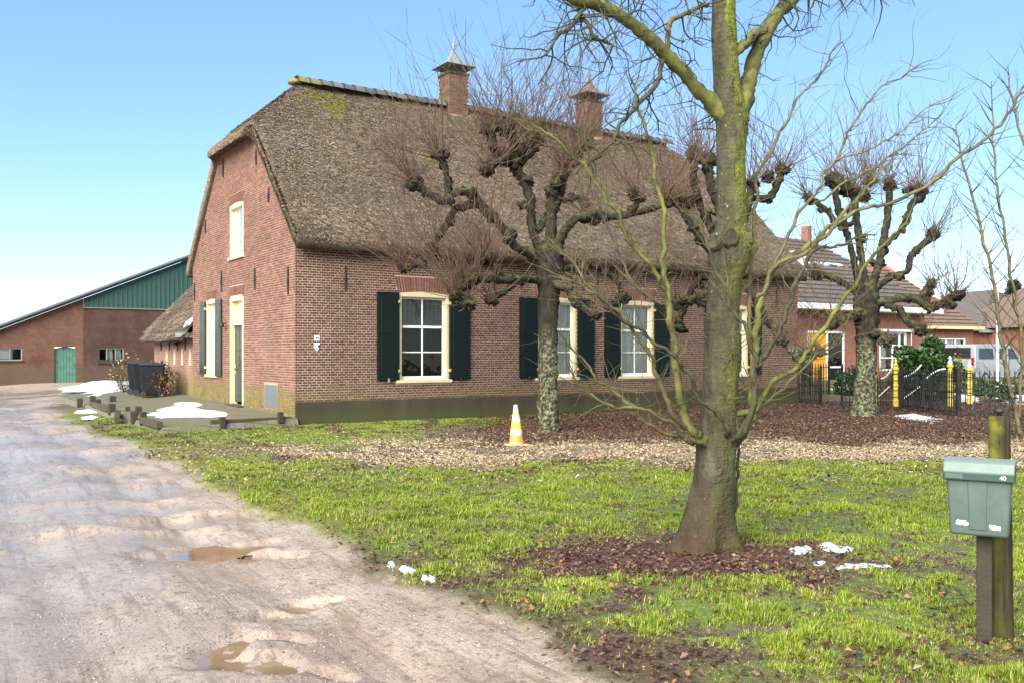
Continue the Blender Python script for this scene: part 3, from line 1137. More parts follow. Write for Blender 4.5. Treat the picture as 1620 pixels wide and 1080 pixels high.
def slab(name, breaks, topf, z0, openings, mapf, depth, mat, parent, back=0.02):
    """wall body behind the bricks with real openings (reveals)"""
    m = MB()
    br = sorted(breaks)
    D0 = 0.005
    for a, b in zip(br[:-1], br[1:]):
        mid = (a + b) / 2
        ops = sorted([(o[2], o[3]) for o in openings if o[0] - 1e-6 <= mid <= o[1] + 1e-6])
        z = z0
        for (p, q) in ops + [(None, None)]:
            if p is None:
                m.add([mapf(a, D0, z), mapf(b, D0, z), mapf(b, D0, topf(b)), mapf(a, D0, topf(a))], [(0, 1, 2, 3)])
            else:
                m.add([mapf(a, D0, z), mapf(b, D0, z), mapf(b, D0, p), mapf(a, D0, p)], [(0, 1, 2, 3)])
                z = q
    for (a, b, p, q) in openings:
        for (s_, t_) in (((a, p), (b, p)), ((b, p), (b, q)), ((b, q), (a, q)), ((a, q), (a, p))):
            m.add([mapf(s_[0], D0, s_[1]), mapf(t_[0], D0, t_[1]), mapf(t_[0], depth, t_[1]), mapf(s_[0], depth, s_[1])], [(0, 1, 2, 3)])
    return m.build(name, mat, parent)


farm = empty('farmhouse', HC, HROT)
tag(farm, 'brick farmhouse with big half-hipped thatched roof and dark green shutters', 'farmhouse')

ZR, HALF = 9.05, GW / 2                     # top of thatch, half width
fmap = lambda s, d, z: (s, d, z)            # facade: run = x, depth = y
gmap = lambda s, d, z: (d, s, z)            # gable: run = y, depth = x

# windows of the long front: (frame left, frame right)
WINS = [(2.56, 3.93), (6.60, 7.90), (9.43, 10.68), (13.28, 14.58)]
WZ0, WZ1, RISE = 0.985, 3.06, 0.05
PL = 0.53
f_open = [(a, b, WZ0, WZ1) for a, b in WINS]


def f_holes(z):
    hs = []
    for (a, b) in WINS:
        if WZ0 - 0.075 < z < WZ1:
            hs.append((a - 0.005, b + 0.005))
        if WZ0 - 0.11 < z < WZ0:
            hs.append((a - 0.085, b + 0.085))
        if WZ1 <= z < WZ1 + 0.40:
            fl = 0.03 + (z - WZ1) * 0.22
            hs.append((a - fl, b + fl))
    return hs


fw = slab('front_wall', [0.01, FL - 0.01] + [x for w in WINS for x in w], lambda s: 4.32, 0.0, f_open, fmap, 0.2, M['mortar'], farm)
fl_ = lay_bricks(lambda z: 0.0, lambda z: FL, PL, 4.26, f_holes)
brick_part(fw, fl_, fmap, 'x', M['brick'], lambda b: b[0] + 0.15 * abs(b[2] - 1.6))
# flat arches of standing bricks
for (a, b) in WINS:
    n = 21
    for k in range(n):
        t0, t1 = k / n, (k + 1) / n
        ov = 0.03
        zb0 = WZ1 + RISE * math.sin(math.pi * t0) * 0.9 + 0.004
        xb0, xb1 = a - ov + (b - a + 2 * ov) * t0, a - ov + (b - a + 2 * ov) * t1
        ov2 = ov + 0.085
        xt0, xt1 = a - ov2 + (b - a + 2 * ov2) * t0, a - ov2 + (b - a + 2 * ov2) * t1
        m = MB()
        g_ = 0.007
        dz = random.uniform(-0.004, 0.004)
        m.prism([(xb0 + g_, zb0), (xb1 - g_, zb0), (xt1 - g_, WZ1 + 0.395), (xt0 + g_, WZ1 + 0.395)], lambda s, z, d: (s, d, z), -0.002 + dz, 0.06, random.random())
        m.build('arch_brick', M['brick_l'], fw)

# plinth
m = MB()
m.box(-0.018, FL + 0.02, -0.035, 0.02, -0.3, PL - 0.004)
m.build('plinth', M['plinth'], farm, bevel=0.008)


def window(parent, a, b, z0, z1, mp, rows, cols, curtain='lace', name='window', rise=RISE, sill=True, split=0.64, deep=0.10):
    fwid = 0.075
    m = MB()
    bx = lambda s0, s1, d0, d1, p, q, mm=m: mm.add([mp(s, d, z) for z in (p, q) for (s, d) in ((s0, d0), (s1, d0), (s1, d1), (s0, d1))],
                                                  [(0, 3, 2, 1), (4, 5, 6, 7), (0, 1, 5, 4), (1, 2, 6, 5), (2, 3, 7, 6), (3, 0, 4, 7)])
    bx(a + 0.004, a + fwid, -0.006, deep + 0.06, z0, z1 - 0.002)
    bx(b - fwid, b - 0.004, -0.006, deep + 0.06, z0, z1 - 0.002)
    N = 10
    arc = [(a + 0.004 + (b - a - 0.008) * k / N, z1 + rise * math.sin(math.pi * k / N) * 0.9) for k in range(N + 1)]
    m.prism([(a + 0.004, z1 - 0.085)] + arc + [(b - 0.004, z1 - 0.085)], lambda s, z, d: mp(s, d, z), -0.012, deep + 0.06)
    fr = m.build(name, M['cream'], parent, bevel=0.004, seg=1)
    if sill:
        m = MB()
        m.add([mp(s, d, z) for z, dd in ((z0 - 0.075, 0), (z0 + 0.003, 0)) for (s, d) in ((a - 0.075, -0.055), (b + 0.075, -0.055), (b + 0.075, 0.14), (a - 0.075, 0.14))],
              [(0, 3, 2, 1), (4, 5, 6, 7), (0, 1, 5, 4), (1, 2, 6, 5), (2, 3, 7, 6), (3, 0, 4, 7)])
        m.build('sill', M['cream'], fr, bevel=0.006, seg=1)
    # sashes
    ia, ib, iz0, iz1 = a + fwid, b - fwid, z0, z1 - 0.085
    zs = iz0 + (iz1 - iz0) * split
    m = MB()
    bx2 = lambda s0, s1, d0, d1, p, q: bx(s0, s1, d0, d1, p, q, m)
    d0, d1 = deep, deep + 0.045
    st = 0.05
    bx2(ia, ia + st, d0, d1, iz0 + 0.004, iz1)
    bx2(ib - st, ib, d0, d1, iz0 + 0.004, iz1)
    bx2(ia + st, ib - st, d0 + 0.001, d1, iz0 + 0.004, iz0 + 0.085)
    bx2(ia + st, ib - st, d0 + 0.001, d1, iz1 - 0.05, iz1 - 0.002)
    bx2(ia + st, ib - st, d0 - 0.008, d1, zs - 0.03, zs + 0.03)
    m.build('sash', M['white'], fr, bevel=0.003, seg=1)
    xs = np.linspace(ia + st, ib - st, cols + 1)
    zr = [iz0 + 0.085] + [iz0 + 0.085 + (zs - 0.03 - iz0 - 0.085) * k / rows for k in range(1, rows)] + [zs - 0.03]
    for x in xs[1:-1]:
        m = MB()
        bx2(x - 0.017, x + 0.017, d0 + 0.004, d1 - 0.005, iz0 + 0.085, zs - 0.03)
        bx2(x - 0.017, x + 0.017, d0 + 0.004, d1 - 0.005, zs + 0.03, iz1 - 0.05)
        m.build('glazing_bar', M['white'], fr)
    for z in zr[1:-1]:
        m = MB()
        bx2(ia + st, ib - st, d0 + 0.006, d1 - 0.007, z - 0.014, z + 0.014)
        m.build('glazing_bar', M['white'], fr)
    cells = [(xs[i], xs[i + 1], zr[j], zr[j + 1]) for i in range(cols) for j in range(len(zr) - 1)] + [(xs[i], xs[i + 1], zs + 0.03, iz1 - 0.05) for i in range(cols)]
    for (p, q, u, w) in cells:
        m = MB()
        dd = d0 + 0.022 + random.uniform(-0.001, 0.001)
        tl = random.uniform(-0.003, 0.003)
        m.add([mp(p + 0.001, dd, u), mp(q - 0.001, dd + tl, u), mp(q - 0.001, dd + tl, w), mp(p + 0.001, dd, w)], [(0, 1, 2, 3)])
        m.build('pane', M['glass'], fr)
    # dim room behind the glass
    m = MB()
    e = 0.5
    A_ = [mp(s, d, z) for d in (0.2, 1.8) for (s, z) in ((a - e * (d > 1), z0 - 0.5 * (d > 1)), (b + e * (d > 1), z0 - 0.5 * (d > 1)), (b + e * (d > 1), z1 + 0.1), (a - e * (d > 1), z1 + 0.1))]
    m.add(A_, [(4, 5, 6, 7), (0, 1, 5, 4), (1, 2, 6, 5), (2, 3, 7, 6), (3, 0, 4, 7)])
    m.build('room', M['room'], fr)
    if curtain:
        n = 60
        V, Fq = [], []
        cz0, cz1 = (iz0 + 0.02, iz1) if curtain == 'lace' else (zs - 0.02, iz1)
        for k in range(n + 1):
            s = ia + (ib - ia) * k / n
            dd = 0.185 + 0.014 * math.sin(k * 1.05) + 0.01 * math.sin(k * 0.37 + 1)
            V += [mp(s, dd, cz0), mp(s, dd * 0.98, cz1)]
        Fq = [(2 * k, 2 * k + 2, 2 * k + 3, 2 * k + 1) for k in range(n)]
        mobj('curtain', npmesh('curtain', V, Fq, smooth=True), M['lace'] if curtain == 'lace' else M['blind'], fr)
    return fr


def shutter(parent, s0, s1, z0, z1, mp, mat, hinge_side=0):
    m = MB()
    m.add([mp(s, d, z) for z in (z0, z1) for (s, d) in ((s0, -0.062), (s1, -0.062), (s1, -0.02), (s0, -0.02))],
          [(0, 3, 2, 1), (4, 5, 6, 7), (0, 1, 5, 4), (1, 2, 6, 5), (2, 3, 7, 6), (3, 0, 4, 7)])
    sh = m.build('shutter', mat, parent, bevel=0.006, seg=2)
    m = MB()
    w = s1 - s0
    for (p, q) in ((z0 + 0.09, z0 + (z1 - z0) * 0.48), (z0 + (z1 - z0) * 0.53, z1 - 0.09)):
        m.add([mp(s, d, z) for z in (p, q) for (s, d) in ((s0 + 0.09, -0.067), (s1 - 0.09, -0.067), (s1 - 0.09, -0.05), (s0 + 0.09, -0.05))],
              [(0, 3, 2, 1), (4, 5, 6, 7), (0, 1, 5, 4), (1, 2, 6, 5), (2, 3, 7, 6), (3, 0, 4, 7)])
    m.build('raised_panel', mat, sh, bevel=0.004, seg=1)
    hs = s1 if hinge_side else s0
    for z in (z0 + 0.22, z1 - 0.22):
        m = MB()
        m.add([mp(s, d, zz) for zz in (z - 0.035, z + 0.035) for (s, d) in ((hs - 0.025, -0.072), (hs + 0.025, -0.072), (hs + 0.025, -0.008), (hs - 0.025, -0.008))],
              [(0, 3, 2, 1), (4, 5, 6, 7), (0, 1, 5, 4), (1, 2, 6, 5), (2, 3, 7, 6), (3, 0, 4, 7)])
        m.build('hinge', M['brass'], sh, bevel=0.006, seg=1)
    return sh


for i, (a, b) in enumerate(WINS):
    window(farm, a, b, WZ0, WZ1, fmap, 2, 2, 'lace' if i else 'blind')
    shutter(farm, a - 0.585, a - 0.012, 0.985, 3.07, fmap, M['green'], 1)
    shutter(farm, b + 0.012, b + 0.585, 0.985, 3.07, fmap, M['green'], 0)
    for s in (a - 0.30, b + 0.30):         # shutter catches
        m = MB()
        m.tube([(s, 0.01, 0.955), (s, -0.05, 0.95), (s + 0.02, -0.085, 0.965)], [0.011, 0.011, 0.016], 6)
        m.box(s - 0.02, s + 0.02, -0.1, -0.07, 0.94, 1.03)
        m.build('shutter_catch', M['iron'] if s > 2.5 else M['zinc'], farm)


def anchor(s, z0, z1, mp):
    m = MB()
    m.tube([mp(s, -0.022, z0), mp(s, -0.026, (z0 + z1) / 2), mp(s, -0.022, z1)], [0.016, 0.026, 0.014], 6)
    m.build('wall_anchor', M['iron'], farm)


for s in (1.18, 5.25, 8.62, 12.1, 15.9):
    anchor(s, 3.06, 3.62, fmap)

# number plate and heritage shield on the front
m = MB()
m.box(0.43, 0.56, -0.014, -0.003, 1.90, 2.02)
np_ = m.build('number_plate', M['white'], farm, bevel=0.004, seg=1)
tm = text_mesh('44', 0.095)
o = mobj('lettering', tm, M['ink'], np_)
o.rotation_euler = (R(90), 0, 0)
o.location = (0.495, -0.017, 1.96)
m = MB()
sh_p = [(0.43, 1.86), (0.56, 1.86), (0.565, 1.76), (0.495, 1.665), (0.425, 1.76)]
m.prism(sh_p, lambda s, z, d: (s, d, z), -0.014, -0.003)
shd = m.build('shield_plate', M['white'], farm)
m = MB()
m.prism([(0.562, 1.83), (0.50, 1.785), (0.555, 1.735)], lambda s, z, d: (s, d, z), -0.018, -0.0145)
m.build('shield_mark', M['blueink'], shd)
m = MB()
m.prism([(0.432, 1.82), (0.46, 1.785), (0.432, 1.75)], lambda s, z, d: (s, d, z), -0.018, -0.0145)
m.build('shield_mark', M['yelink'], shd)
m = MB()
m.prism([(0.495, 1.745), (0.51, 1.725), (0.495, 1.70), (0.48, 1.725)], lambda s, z, d: (s, d, z), -0.018, -0.0145)
m.build('shield_mark', M['ink'], shd)
# second small plate by the far end of the front
m = MB()
m.box(16.45, 16.55, -0.014, -0.003, 1.80, 1.92)
m.build('number_plate', M['white'], farm, bevel=0.004, seg=1)

# ---- gable
DOOR = (3.84, 5.01, 0.27, 3.10)
GWIN = (6.28, 7.32, 1.02, 3.12)
UWIN = (3.84, 5.01, 4.18, 5.55)
HATCH = (1.22, 2.20, 0.27, 0.93)
g_open = [DOOR, GWIN, UWIN]
gtop = lambda s: min(8.66 - abs(s - HALF), 7.16)


def g_lo(z):
    return 0.056 if z < gtop(0) else max(0.056, HALF - (8.64 - z))


def g_hi(z):
    return GW if z < gtop(0) else min(GW, HALF + (8.64 - z))


def g_holes(z):
    hs = []
    for (a, b, p, q) in g_open:
        if p < z < q:
            hs.append((a - 0.005, b + 0.005))
        if q <= z < q + 0.30:
            fl = 0.02 + (z - q) * 0.2
            hs.append((a - fl, b + fl))
    if HATCH[2] < z < HATCH[3]:
        hs.append((HATCH[0], HATCH[1]))
    return hs


gw = slab('gable_wall', [0.0, GW, HALF - 1.5, HALF + 1.5, HALF] + [x for w in g_open for x in w[:2]], lambda s: gtop(s) + 0.02, 0.0, g_open, gmap, 0.2, M['mortar_g'], farm)
gl_ = lay_bricks(g_lo, g_hi, PL - 7 * CO, 7.12, g_holes, 1)
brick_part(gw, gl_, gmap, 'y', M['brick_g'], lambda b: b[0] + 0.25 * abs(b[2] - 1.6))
for (a, b, p, q) in g_open:
    n = 17
    for k in range(n):
        t0, t1 = k / n, (k + 1) / n
        zb0 = q + 0.05 * math.sin(math.pi * (t0 + t1) / 2) + 0.004
        ov, ov2 = 0.02, 0.085
        m = MB()
        xb0, xb1 = a - ov + (b - a + 2 * ov) * t0, a - ov + (b - a + 2 * ov) * t1
        xt0, xt1 = a - ov2 + (b - a + 2 * ov2) * t0, a - ov2 + (b - a + 2 * ov2) * t1
        m.prism([(xb0 + 0.007, zb0), (xb1 - 0.007, zb0), (xt1 - 0.007, q + 0.295), (xt0 + 0.007, q + 0.295)], lambda s, z, d: (d, s, z), -0.002, 0.05, random.random())
        m.build('arch_brick', M['brick_l'], gw)
window(farm, *GWIN, gmap, 2, 1, 'lace')
window(farm, *UWIN, gmap, 1, 1, 'lace', split=0.5)
shutter(farm, GWIN[0] - 0.56, GWIN[0] - 0.012, 1.0, 3.12, gmap, M['greygreen'], 1)
shutter(farm, GWIN[1] + 0.012, GWIN[1] + 0.56, 1.0, 3.12, gmap, M['greygreen'], 0)
for s, z0, z1 in ((0.45, 2.95, 3.6), (2.85, 3.2, 3.75), (5.75, 3.3, 3.9), (8.6, 3.2, 3.75), (2.75, 6.3, 6.7), (1.8, 5.25, 5.6), (5.6, 6.45, 6.95), (7.4, 5.1, 5.5)):
    anchor(s, z0, z1, gmap)

# door
a, b, p, q = DOOR
gb = lambda mm, s0, s1, d0, d1, z0, z1: mm.add([gmap(s, d, z) for z in (z0, z1) for (s, d) in ((s0, d0), (s1, d0), (s1, d1), (s0, d1))],
                                              [(0, 3, 2, 1), (4, 5, 6, 7), (0, 1, 5, 4), (1, 2, 6, 5), (2, 3, 7, 6), (3, 0, 4, 7)])
m = MB()
gb(m, a + 0.004, a + 0.1, -0.006, 0.18, p, q)
gb(m, b - 0.1, b - 0.004, -0.006, 0.18, p, q)
gb(m, a + 0.1, b - 0.1, -0.01, 0.18, q - 0.1, q + 0.045)
gb(m, a + 0.1, b - 0.1, 0.04, 0.18, 2.36, 2.47)
dfr = m.build('door_frame', M['cream'], farm, bevel=0.004, seg=1)
m = MB()
gb(m, a + 0.1, b - 0.1, 0.1, 0.15, p + 0.07, 2.355)
dr_ = m.build('front_door', M['greygreen'], farm, bevel=0.004, seg=1)
for (s0, s1, z0, z1, mt, nm) in ((a + 0.24, (a + b) / 2 - 0.03, 1.72, 2.22, 'glass_d', 'door_pane'), ((a + b) / 2 + 0.03, b - 0.24, 1.72, 2.22, 'glass_d', 'door_pane'),
                                 (a + 0.24, (a + b) / 2 - 0.03, 1.30, 1.66, 'glass_d', 'door_pane'), ((a + b) / 2 + 0.03, b - 0.24, 1.30, 1.66, 'glass_d', 'door_pane'),
                                 (a + 0.22, b - 0.22, 0.5, 1.14, 'greygreen', 'door_panel')):
    m = MB()
    gb(m, s0, s1, 0.088, 0.12, z0, z1)
    m.build(nm, M['tint'] if mt == 'glass_d' else M[mt], dr_, bevel=0.006, seg=1)
m = MB()
gb(m, a + 0.1, b - 0.1, 0.078, 0.12, 1.19, 1.23)
m.build('rail', M['greygreen'], dr_)
m = MB()
m.tube([(0.10, b - 0.165, 1.22), (0.05, b - 0.165, 1.22), (0.04, b - 0.26, 1.22)], [0.012, 0.012, 0.010], 6)
gb(m, b - 0.19, b - 0.14, 0.09, 0.102, 1.08, 1.32)
m.build('door_handle', M['brass'], dr_)
m = MB()
gb(m, a + 0.1, (a + b) / 2 - 0.012, 0.12, 0.126, 2.47, q - 0.1)
gb(m, (a + b) / 2 + 0.012, b - 0.1, 0.12, 0.126, 2.47, q - 0.1)
tp = m.build('transom_pane', M['glass'], dfr)
m = MB()
gb(m, (a + b) / 2 - 0.012, (a + b) / 2 + 0.012, 0.10, 0.13, 2.47, q - 0.1)
m.build('glazing_bar', M['white'], dfr)
m = MB()
gb(m, a, b, 0.3, 0.31, 2.4, q)
m.build('transom_blind', M['lace'], dfr)
m = MB()
gb(m, a - 0.05, b + 0.05, -0.16, 0.15, 0.12, p + 0.005)
m.build('door_step', M['plinth'], farm, bevel=0.01)
# cellar hatch, lamp
m = MB()
gb(m, HATCH[0] + 0.012, HATCH[1] - 0.012, 0.006, 0.05, HATCH[2], HATCH[3] - 0.012)
ht = m.build('cellar_hatch', M['steel'], farm, bevel=0.006)
m = MB()
gb(m, HATCH[0] + 0.05, HATCH[1] - 0.05, -0.001, 0.03, HATCH[2] + 0.05, HATCH[3] - 0.06)
m.build('hatch_panel', M['steel'], ht, bevel=0.004)
m = MB()
m.tube([(0.0, 5.35, 2.42), (-0.09, 5.35, 2.44), (-0.12, 5.35, 2.42)], [0.014, 0.014, 0.014], 6)
m.lathe([(0.02, 0.08), (0.06, 0.05), (0.075, -0.02), (0.06, -0.06)], 10, (-0.13, 5.35, 2.38))
m.build('wall_lamp', M['iron'], farm)
# other two walls
m = MB()
m.box(0.012, FL - 0.012, GW - 0.2, GW, 0, 4.25)
m.build('rear_wall', M['annex_brick'], farm)
m = MB()
m.prism([(0.06, 0), (GW - 0.21, 0), (GW - 0.21, 4.25), (HALF + 1.5, 7.1), (HALF - 1.5, 7.1), (0.06, 4.25)], lambda s, z, d: (d, s, z), FL - 0.22, FL - 0.001)
m.build('far_gable_wall', M['annex_brick'], farm)

# ---- thatched roof
THK = 0.38


def roof_top(x, y):
    zs = ZR - np.abs(y - HALF) * 1.0
    d = np.minimum(x, FL - x)
    zh = 7.50 + d * 0.87
    k = 0.10
    h = np.clip(0.5 + 0.5 * (zh - zs) / k, 0, 1)
    return zh * (1 - h) + zs * h - k * h * (1 - h)


nx_, ny_ = 260, 150
us = np.linspace(0, 1, nx_)
ysr = np.linspace(-0.30, GW + 0.30, ny_)
UU, YY = np.meshgrid(us, ysr)
hipz = sstep(1.9, 1.4, np.abs(YY - HALF))
ov = 0.10 + 0.24 * hipz + (fbm(YY, YY * 0, 3.0, 3, 50.0) - 0.5) * 0.05
XX = -ov + UU * (FL + 2 * ov)
ZZ = roof_top(XX, YY)
dispn = (fbm(XX, YY, 0.6, 3, 41.0) - 0.5) * 0.16 + (fbm(XX, YY, 4.0, 4, 43.0) - 0.5) * 0.09
sag = -0.05 * np.sin(np.clip(XX / FL, 0, 1) * math.pi * 3) * 0.3
ZT = ZZ + dispn * sstep(0.0, 0.5, np.minimum(YY + 0.3, GW + 0.3 - YY) + 0.2) + sag
# rounded lower and side edges
edge = np.minimum(np.minimum(YY + 0.30, GW + 0.30 - YY) / 0.22, np.minimum(XX + ov, FL + ov - XX) / 0.12)
ZT = ZT - (0.14 - 0.10 * hipz * (np.minimum(XX, FL - XX) < 0.5)) * (1 - np.clip(edge, 0, 1)) ** 2
ZB = ZZ - THK + 0.19 * hipz * np.clip(-np.minimum(XX, FL - XX) / 0.3, 0, 1)
YB = YY + np.where(YY < 0, 0.02, 0)
mossr = sstep(0.42, 0.62, fbm(XX, YY, 7.0, 4, 57.0)) * np.clip(sstep(0.9, 0.1, np.hypot(XX - 2.4, (YY - 3.9) * 1.3) + (fbm(XX, YY, 2.5, 4, 51.0) - 0.5) * 1.5) + sstep(0.45, 0.1, np.hypot((XX - 4.6) * 1.2, (YY - 2.4) * 0.8) + (fbm(XX, YY, 3.5, 4, 52.0) - 0.5) * 0.9) * 0.8
                + sstep(0.55, 0.75, fbm(XX, YY, 1.2, 4, 53.0)) * sstep(2.9, 4.3, YY) * 0.6, 0, 1)
VT = np.stack([XX, YY, ZT], -1).reshape(-1, 3)
VB = np.stack([XX, YB, ZB], -1).reshape(-1, 3)
b_ = (np.arange(ny_ - 1)[:, None] * nx_ + np.arange(nx_ - 1)[None, :]).ravel()
qt = np.stack([b_, b_ + 1, b_ + nx_ + 1, b_ + nx_], 1)
NV = nx_ * ny_
qb = qt[:, ::-1] + NV
rim = []
e0 = np.arange(nx_ - 1)
rim.append(np.stack([e0, e0 + NV, e0 + 1 + NV, e0 + 1], 1))
e1 = (ny_ - 1) * nx_ + np.arange(nx_ - 1)
rim.append(np.stack([e1 + 1, e1 + 1 + NV, e1 + NV, e1], 1))
e2 = np.arange(ny_ - 1) * nx_
rim.append(np.stack([e2 + nx_, e2 + nx_ + NV, e2 + NV, e2], 1))
e3 = e2 + nx_ - 1
rim.append(np.stack([e3, e3 + NV, e3 + nx_ + NV, e3 + nx_], 1))
me = npmesh('roof', np.concatenate([VT, VB]), np.concatenate([qt, qb] + rim), {'moss': np.concatenate([mossr.ravel(), mossr.ravel() * 0])}, smooth=True)
roof = mobj('roof', me, M['thatch'], farm)

# reed ends lying over the thatch
def straw_field(n, ylo, yhi, seed, lmin=0.07, lmax=0.20):
    r = np.random.default_rng(seed)
    y = ylo + (yhi - ylo) * r.random(n)
    x = -0.1 + (FL + 0.2) * r.random(n)
    hz = sstep(1.9, 1.4, np.abs(y - HALF))
    x = np.where(r.random(n) < 0.06, np.where(r.random(n) < 0.75, -0.3, FL) + 2.2 * r.random(n), x)
    x = np.clip(x, -0.09 - 0.24 * hz, FL + 0.09 + 0.24 * hz)
    fi = np.clip((y + 0.30) / (GW + 0.6) * (ny_ - 1), 0, ny_ - 1.001)
    ovr = 0.10 + 0.24 * hz
    fj = np.clip((x + ovr) / (FL + 2 * ovr) * (nx_ - 1), 0, nx_ - 1.001)
    i0, j0 = fi.astype(int), fj.astype(int)
    di, dj = fi - i0, fj - j0
    g = lambda A: (A[i0, j0] * (1 - di) * (1 - dj) + A[i0 + 1, j0] * di * (1 - dj) + A[i0, j0 + 1] * (1 - di) * dj + A[i0 + 1, j0 + 1] * di * dj)
    z = g(ZT)
    eps = 0.05
    sx = (roof_top(x + eps, y) - roof_top(x - eps, y)) / (2 * eps)
    sy = (roof_top(x, y + eps) - roof_top(x, y - eps)) / (2 * eps)
    d = np.stack([-sx, -sy, -(sx ** 2 + sy ** 2)], 1)
    d /= np.linalg.norm(d, axis=1)[:, None] + 1e-6
    nrm = np.stack([-sx, -sy, np.ones(n)], 1)
    nrm /= np.linalg.norm(nrm, axis=1)[:, None]
    sd = np.cross(nrm, d)
    ang = r.normal(0, 0.5, n)[:, None]
    dirn = d * np.cos(ang) + sd * np.sin(ang)
    side = np.cross(nrm, dirn)
    L = (lmin + (lmax - lmin) * r.random(n) ** 1.5)[:, None]
    w = (0.004 + 0.009 * r.random(n))[:, None]
    lift = (0.012 + 0.045 * r.random(n) ** 2)[:, None]
    P = np.stack([x, y, z], 1)
    a = P - dirn * L * 0.5 - nrm * 0.012
    b2 = P + dirn * L * 0.5 + nrm * lift
    V = np.stack([a - side * w, a + side * w, b2 + side * w * 0.6, b2 - side * w * 0.6], 1).reshape(-1, 3)
    q = np.arange(4 * n).reshape(-1, 4)
    mo = np.repeat(g(mossr), 4)
    return V, q, np.repeat(r.random(n), 1), mo


V, q, rd, mo = straw_field(150000, -0.3, HALF + 0.4, 3)
me = npmesh('reed_ends', V, q, {'moss': mo}, fattrs={'rnd': rd})
mobj('reed_ends', me, M['straw'], roof, kind='stuff')
# ragged verge along the near gable
r = np.random.default_rng(29)
n = 15000
y = -0.28 + (GW + 0.56) * r.random(n)
hz = sstep(1.9, 1.4, np.abs(y - HALF))
u_ = r.random(n)
x = -(0.10 + 0.24 * hz) + 0.10 * r.random(n) ** 2
zt_ = roof_top(x, y) - 0.03
z = zt_ - u_ * (0.30 - 0.14 * hz)
sgn = np.where(y < HALF, -1.0, 1.0)
dv = np.stack([-0.25 - 0.25 * r.random(n) - 0.45 * hz, sgn * (0.65 * (1 - hz)) + r.normal(0, 0.15, n), -0.6 + r.normal(0, 0.15, n)], 1)
dv /= np.linalg.norm(dv, axis=1)[:, None]
sd = np.cross(dv, np.array([1.0, 0.2, 0.3]))
sd /= np.linalg.norm(sd, axis=1)[:, None]
L = (0.03 + 0.06 * r.random(n))[:, None]
w = (0.003 + 0.006 * r.random(n))[:, None]
P = np.stack([x, y, z], 1)
V = np.stack([P - dv * L - sd * w, P - dv * L + sd * w, P + dv * L * 0.7 + sd * w, P + dv * L * 0.7 - sd * w], 1).reshape(-1, 3)
mobj('verge_fringe', npmesh('verge_fringe', V, np.arange(4 * n).reshape(-1, 4), {'moss': np.zeros(4 * n)}, fattrs={'rnd': r.random(n) * 0.85}), M['straw'], roof, kind='stuff')
# frayed lower edge
r = np.random.default_rng(9)
n = 12000
x = -0.1 + (FL + 0.2) * r.random(n)
y = -0.30 + 0.16 * r.random(n)
z = 4.27 - 0.16 * r.random(n) - (y + 0.3) * 0.2
dv = np.stack([r.normal(0, 0.25, n), -0.55 - 0.3 * r.random(n), -0.7 + 0.3 * r.random(n)], 1)
dv /= np.linalg.norm(dv, axis=1)[:, None]
L = (0.05 + 0.08 * r.random(n))[:, None]
P = np.stack([x, y, z], 1)
sd = np.cross(dv, np.array([0.0, -0.7, 0.7]))
sd /= np.linalg.norm(sd, axis=1)[:, None]
w = (0.003 + 0.006 * r.random(n))[:, None]
V = np.stack([P - dv * L - sd * w, P - dv * L + sd * w, P + dv * L * 0.6 + sd * w, P + dv * L * 0.6 - sd * w], 1).reshape(-1, 3)
me = npmesh('eave_fringe', V, np.arange(4 * n).reshape(-1, 4), {'moss': np.zeros(4 * n)}, fattrs={'rnd': r.random(n) * 0.75})
mobj('eave_fringe', me, M['straw'], roof, kind='stuff')

# ridge tiles
R0, R1 = 1.62, FL - 1.5
nt = 42
tl = (R1 - R0) / nt
tv = []
for q in range(5):
    m = MB()
    N = 10
    vs = []
    for (xx, rad) in ((0, 0.205), (0.06, 0.212), (tl + 0.03, 0.178)):
        for th in (rad, rad - 0.025):
            for k in range(N + 1):
                an = math.pi * k / N
                vs.append((xx, -th * math.cos(an) * 1.25, th * math.sin(an)))
    S = N + 1
    fs = []
    for c in range(2):
        for t_ in range(2):
            A0, B0 = (2 * c + t_) * S, (2 * c + 2 + t_) * S
            for k in range(N):
                fs.append((A0 + k, A0 + k + 1, B0 + k + 1, B0 + k))
    for k in range(N):
        fs.append((k, k + 1, S + k + 1, S + k))
    m.add(vs, fs, q / 4)
    me = m.mesh('ridge_tile', True)
    me.materials.append(M['tile'])
    tv.append(me)
ltile = tv[0].copy()
ltile.materials.clear()
ltile.materials.append(M['tile_lichen'])
for k in range(nt):
    o = bpy.data.objects.new('ridge_tile', ltile if k < 2 else random.choice(tv))
    o.location = (R0 + k * tl, HALF + random.uniform(-0.008, 0.008), ZR - 0.03 + random.uniform(-0.006, 0.008))
    o.rotation_euler = (random.uniform(-0.03, 0.03), 0.0, random.uniform(-0.02, 0.02))
    link(o, roof)
for (x, s) in ((R0 - 0.02, 1), ):
    m = MB()
    m.lathe([(0.19, 0.0), (0.195, 0.05), (0.14, 0.12), (0.05, 0.15)], 14, (0, 0, 0))
    o = m.build('ridge_end_cap', M['tile_lichen'], roof, smooth=True)
    o.location = (x, HALF, ZR - 0.06)


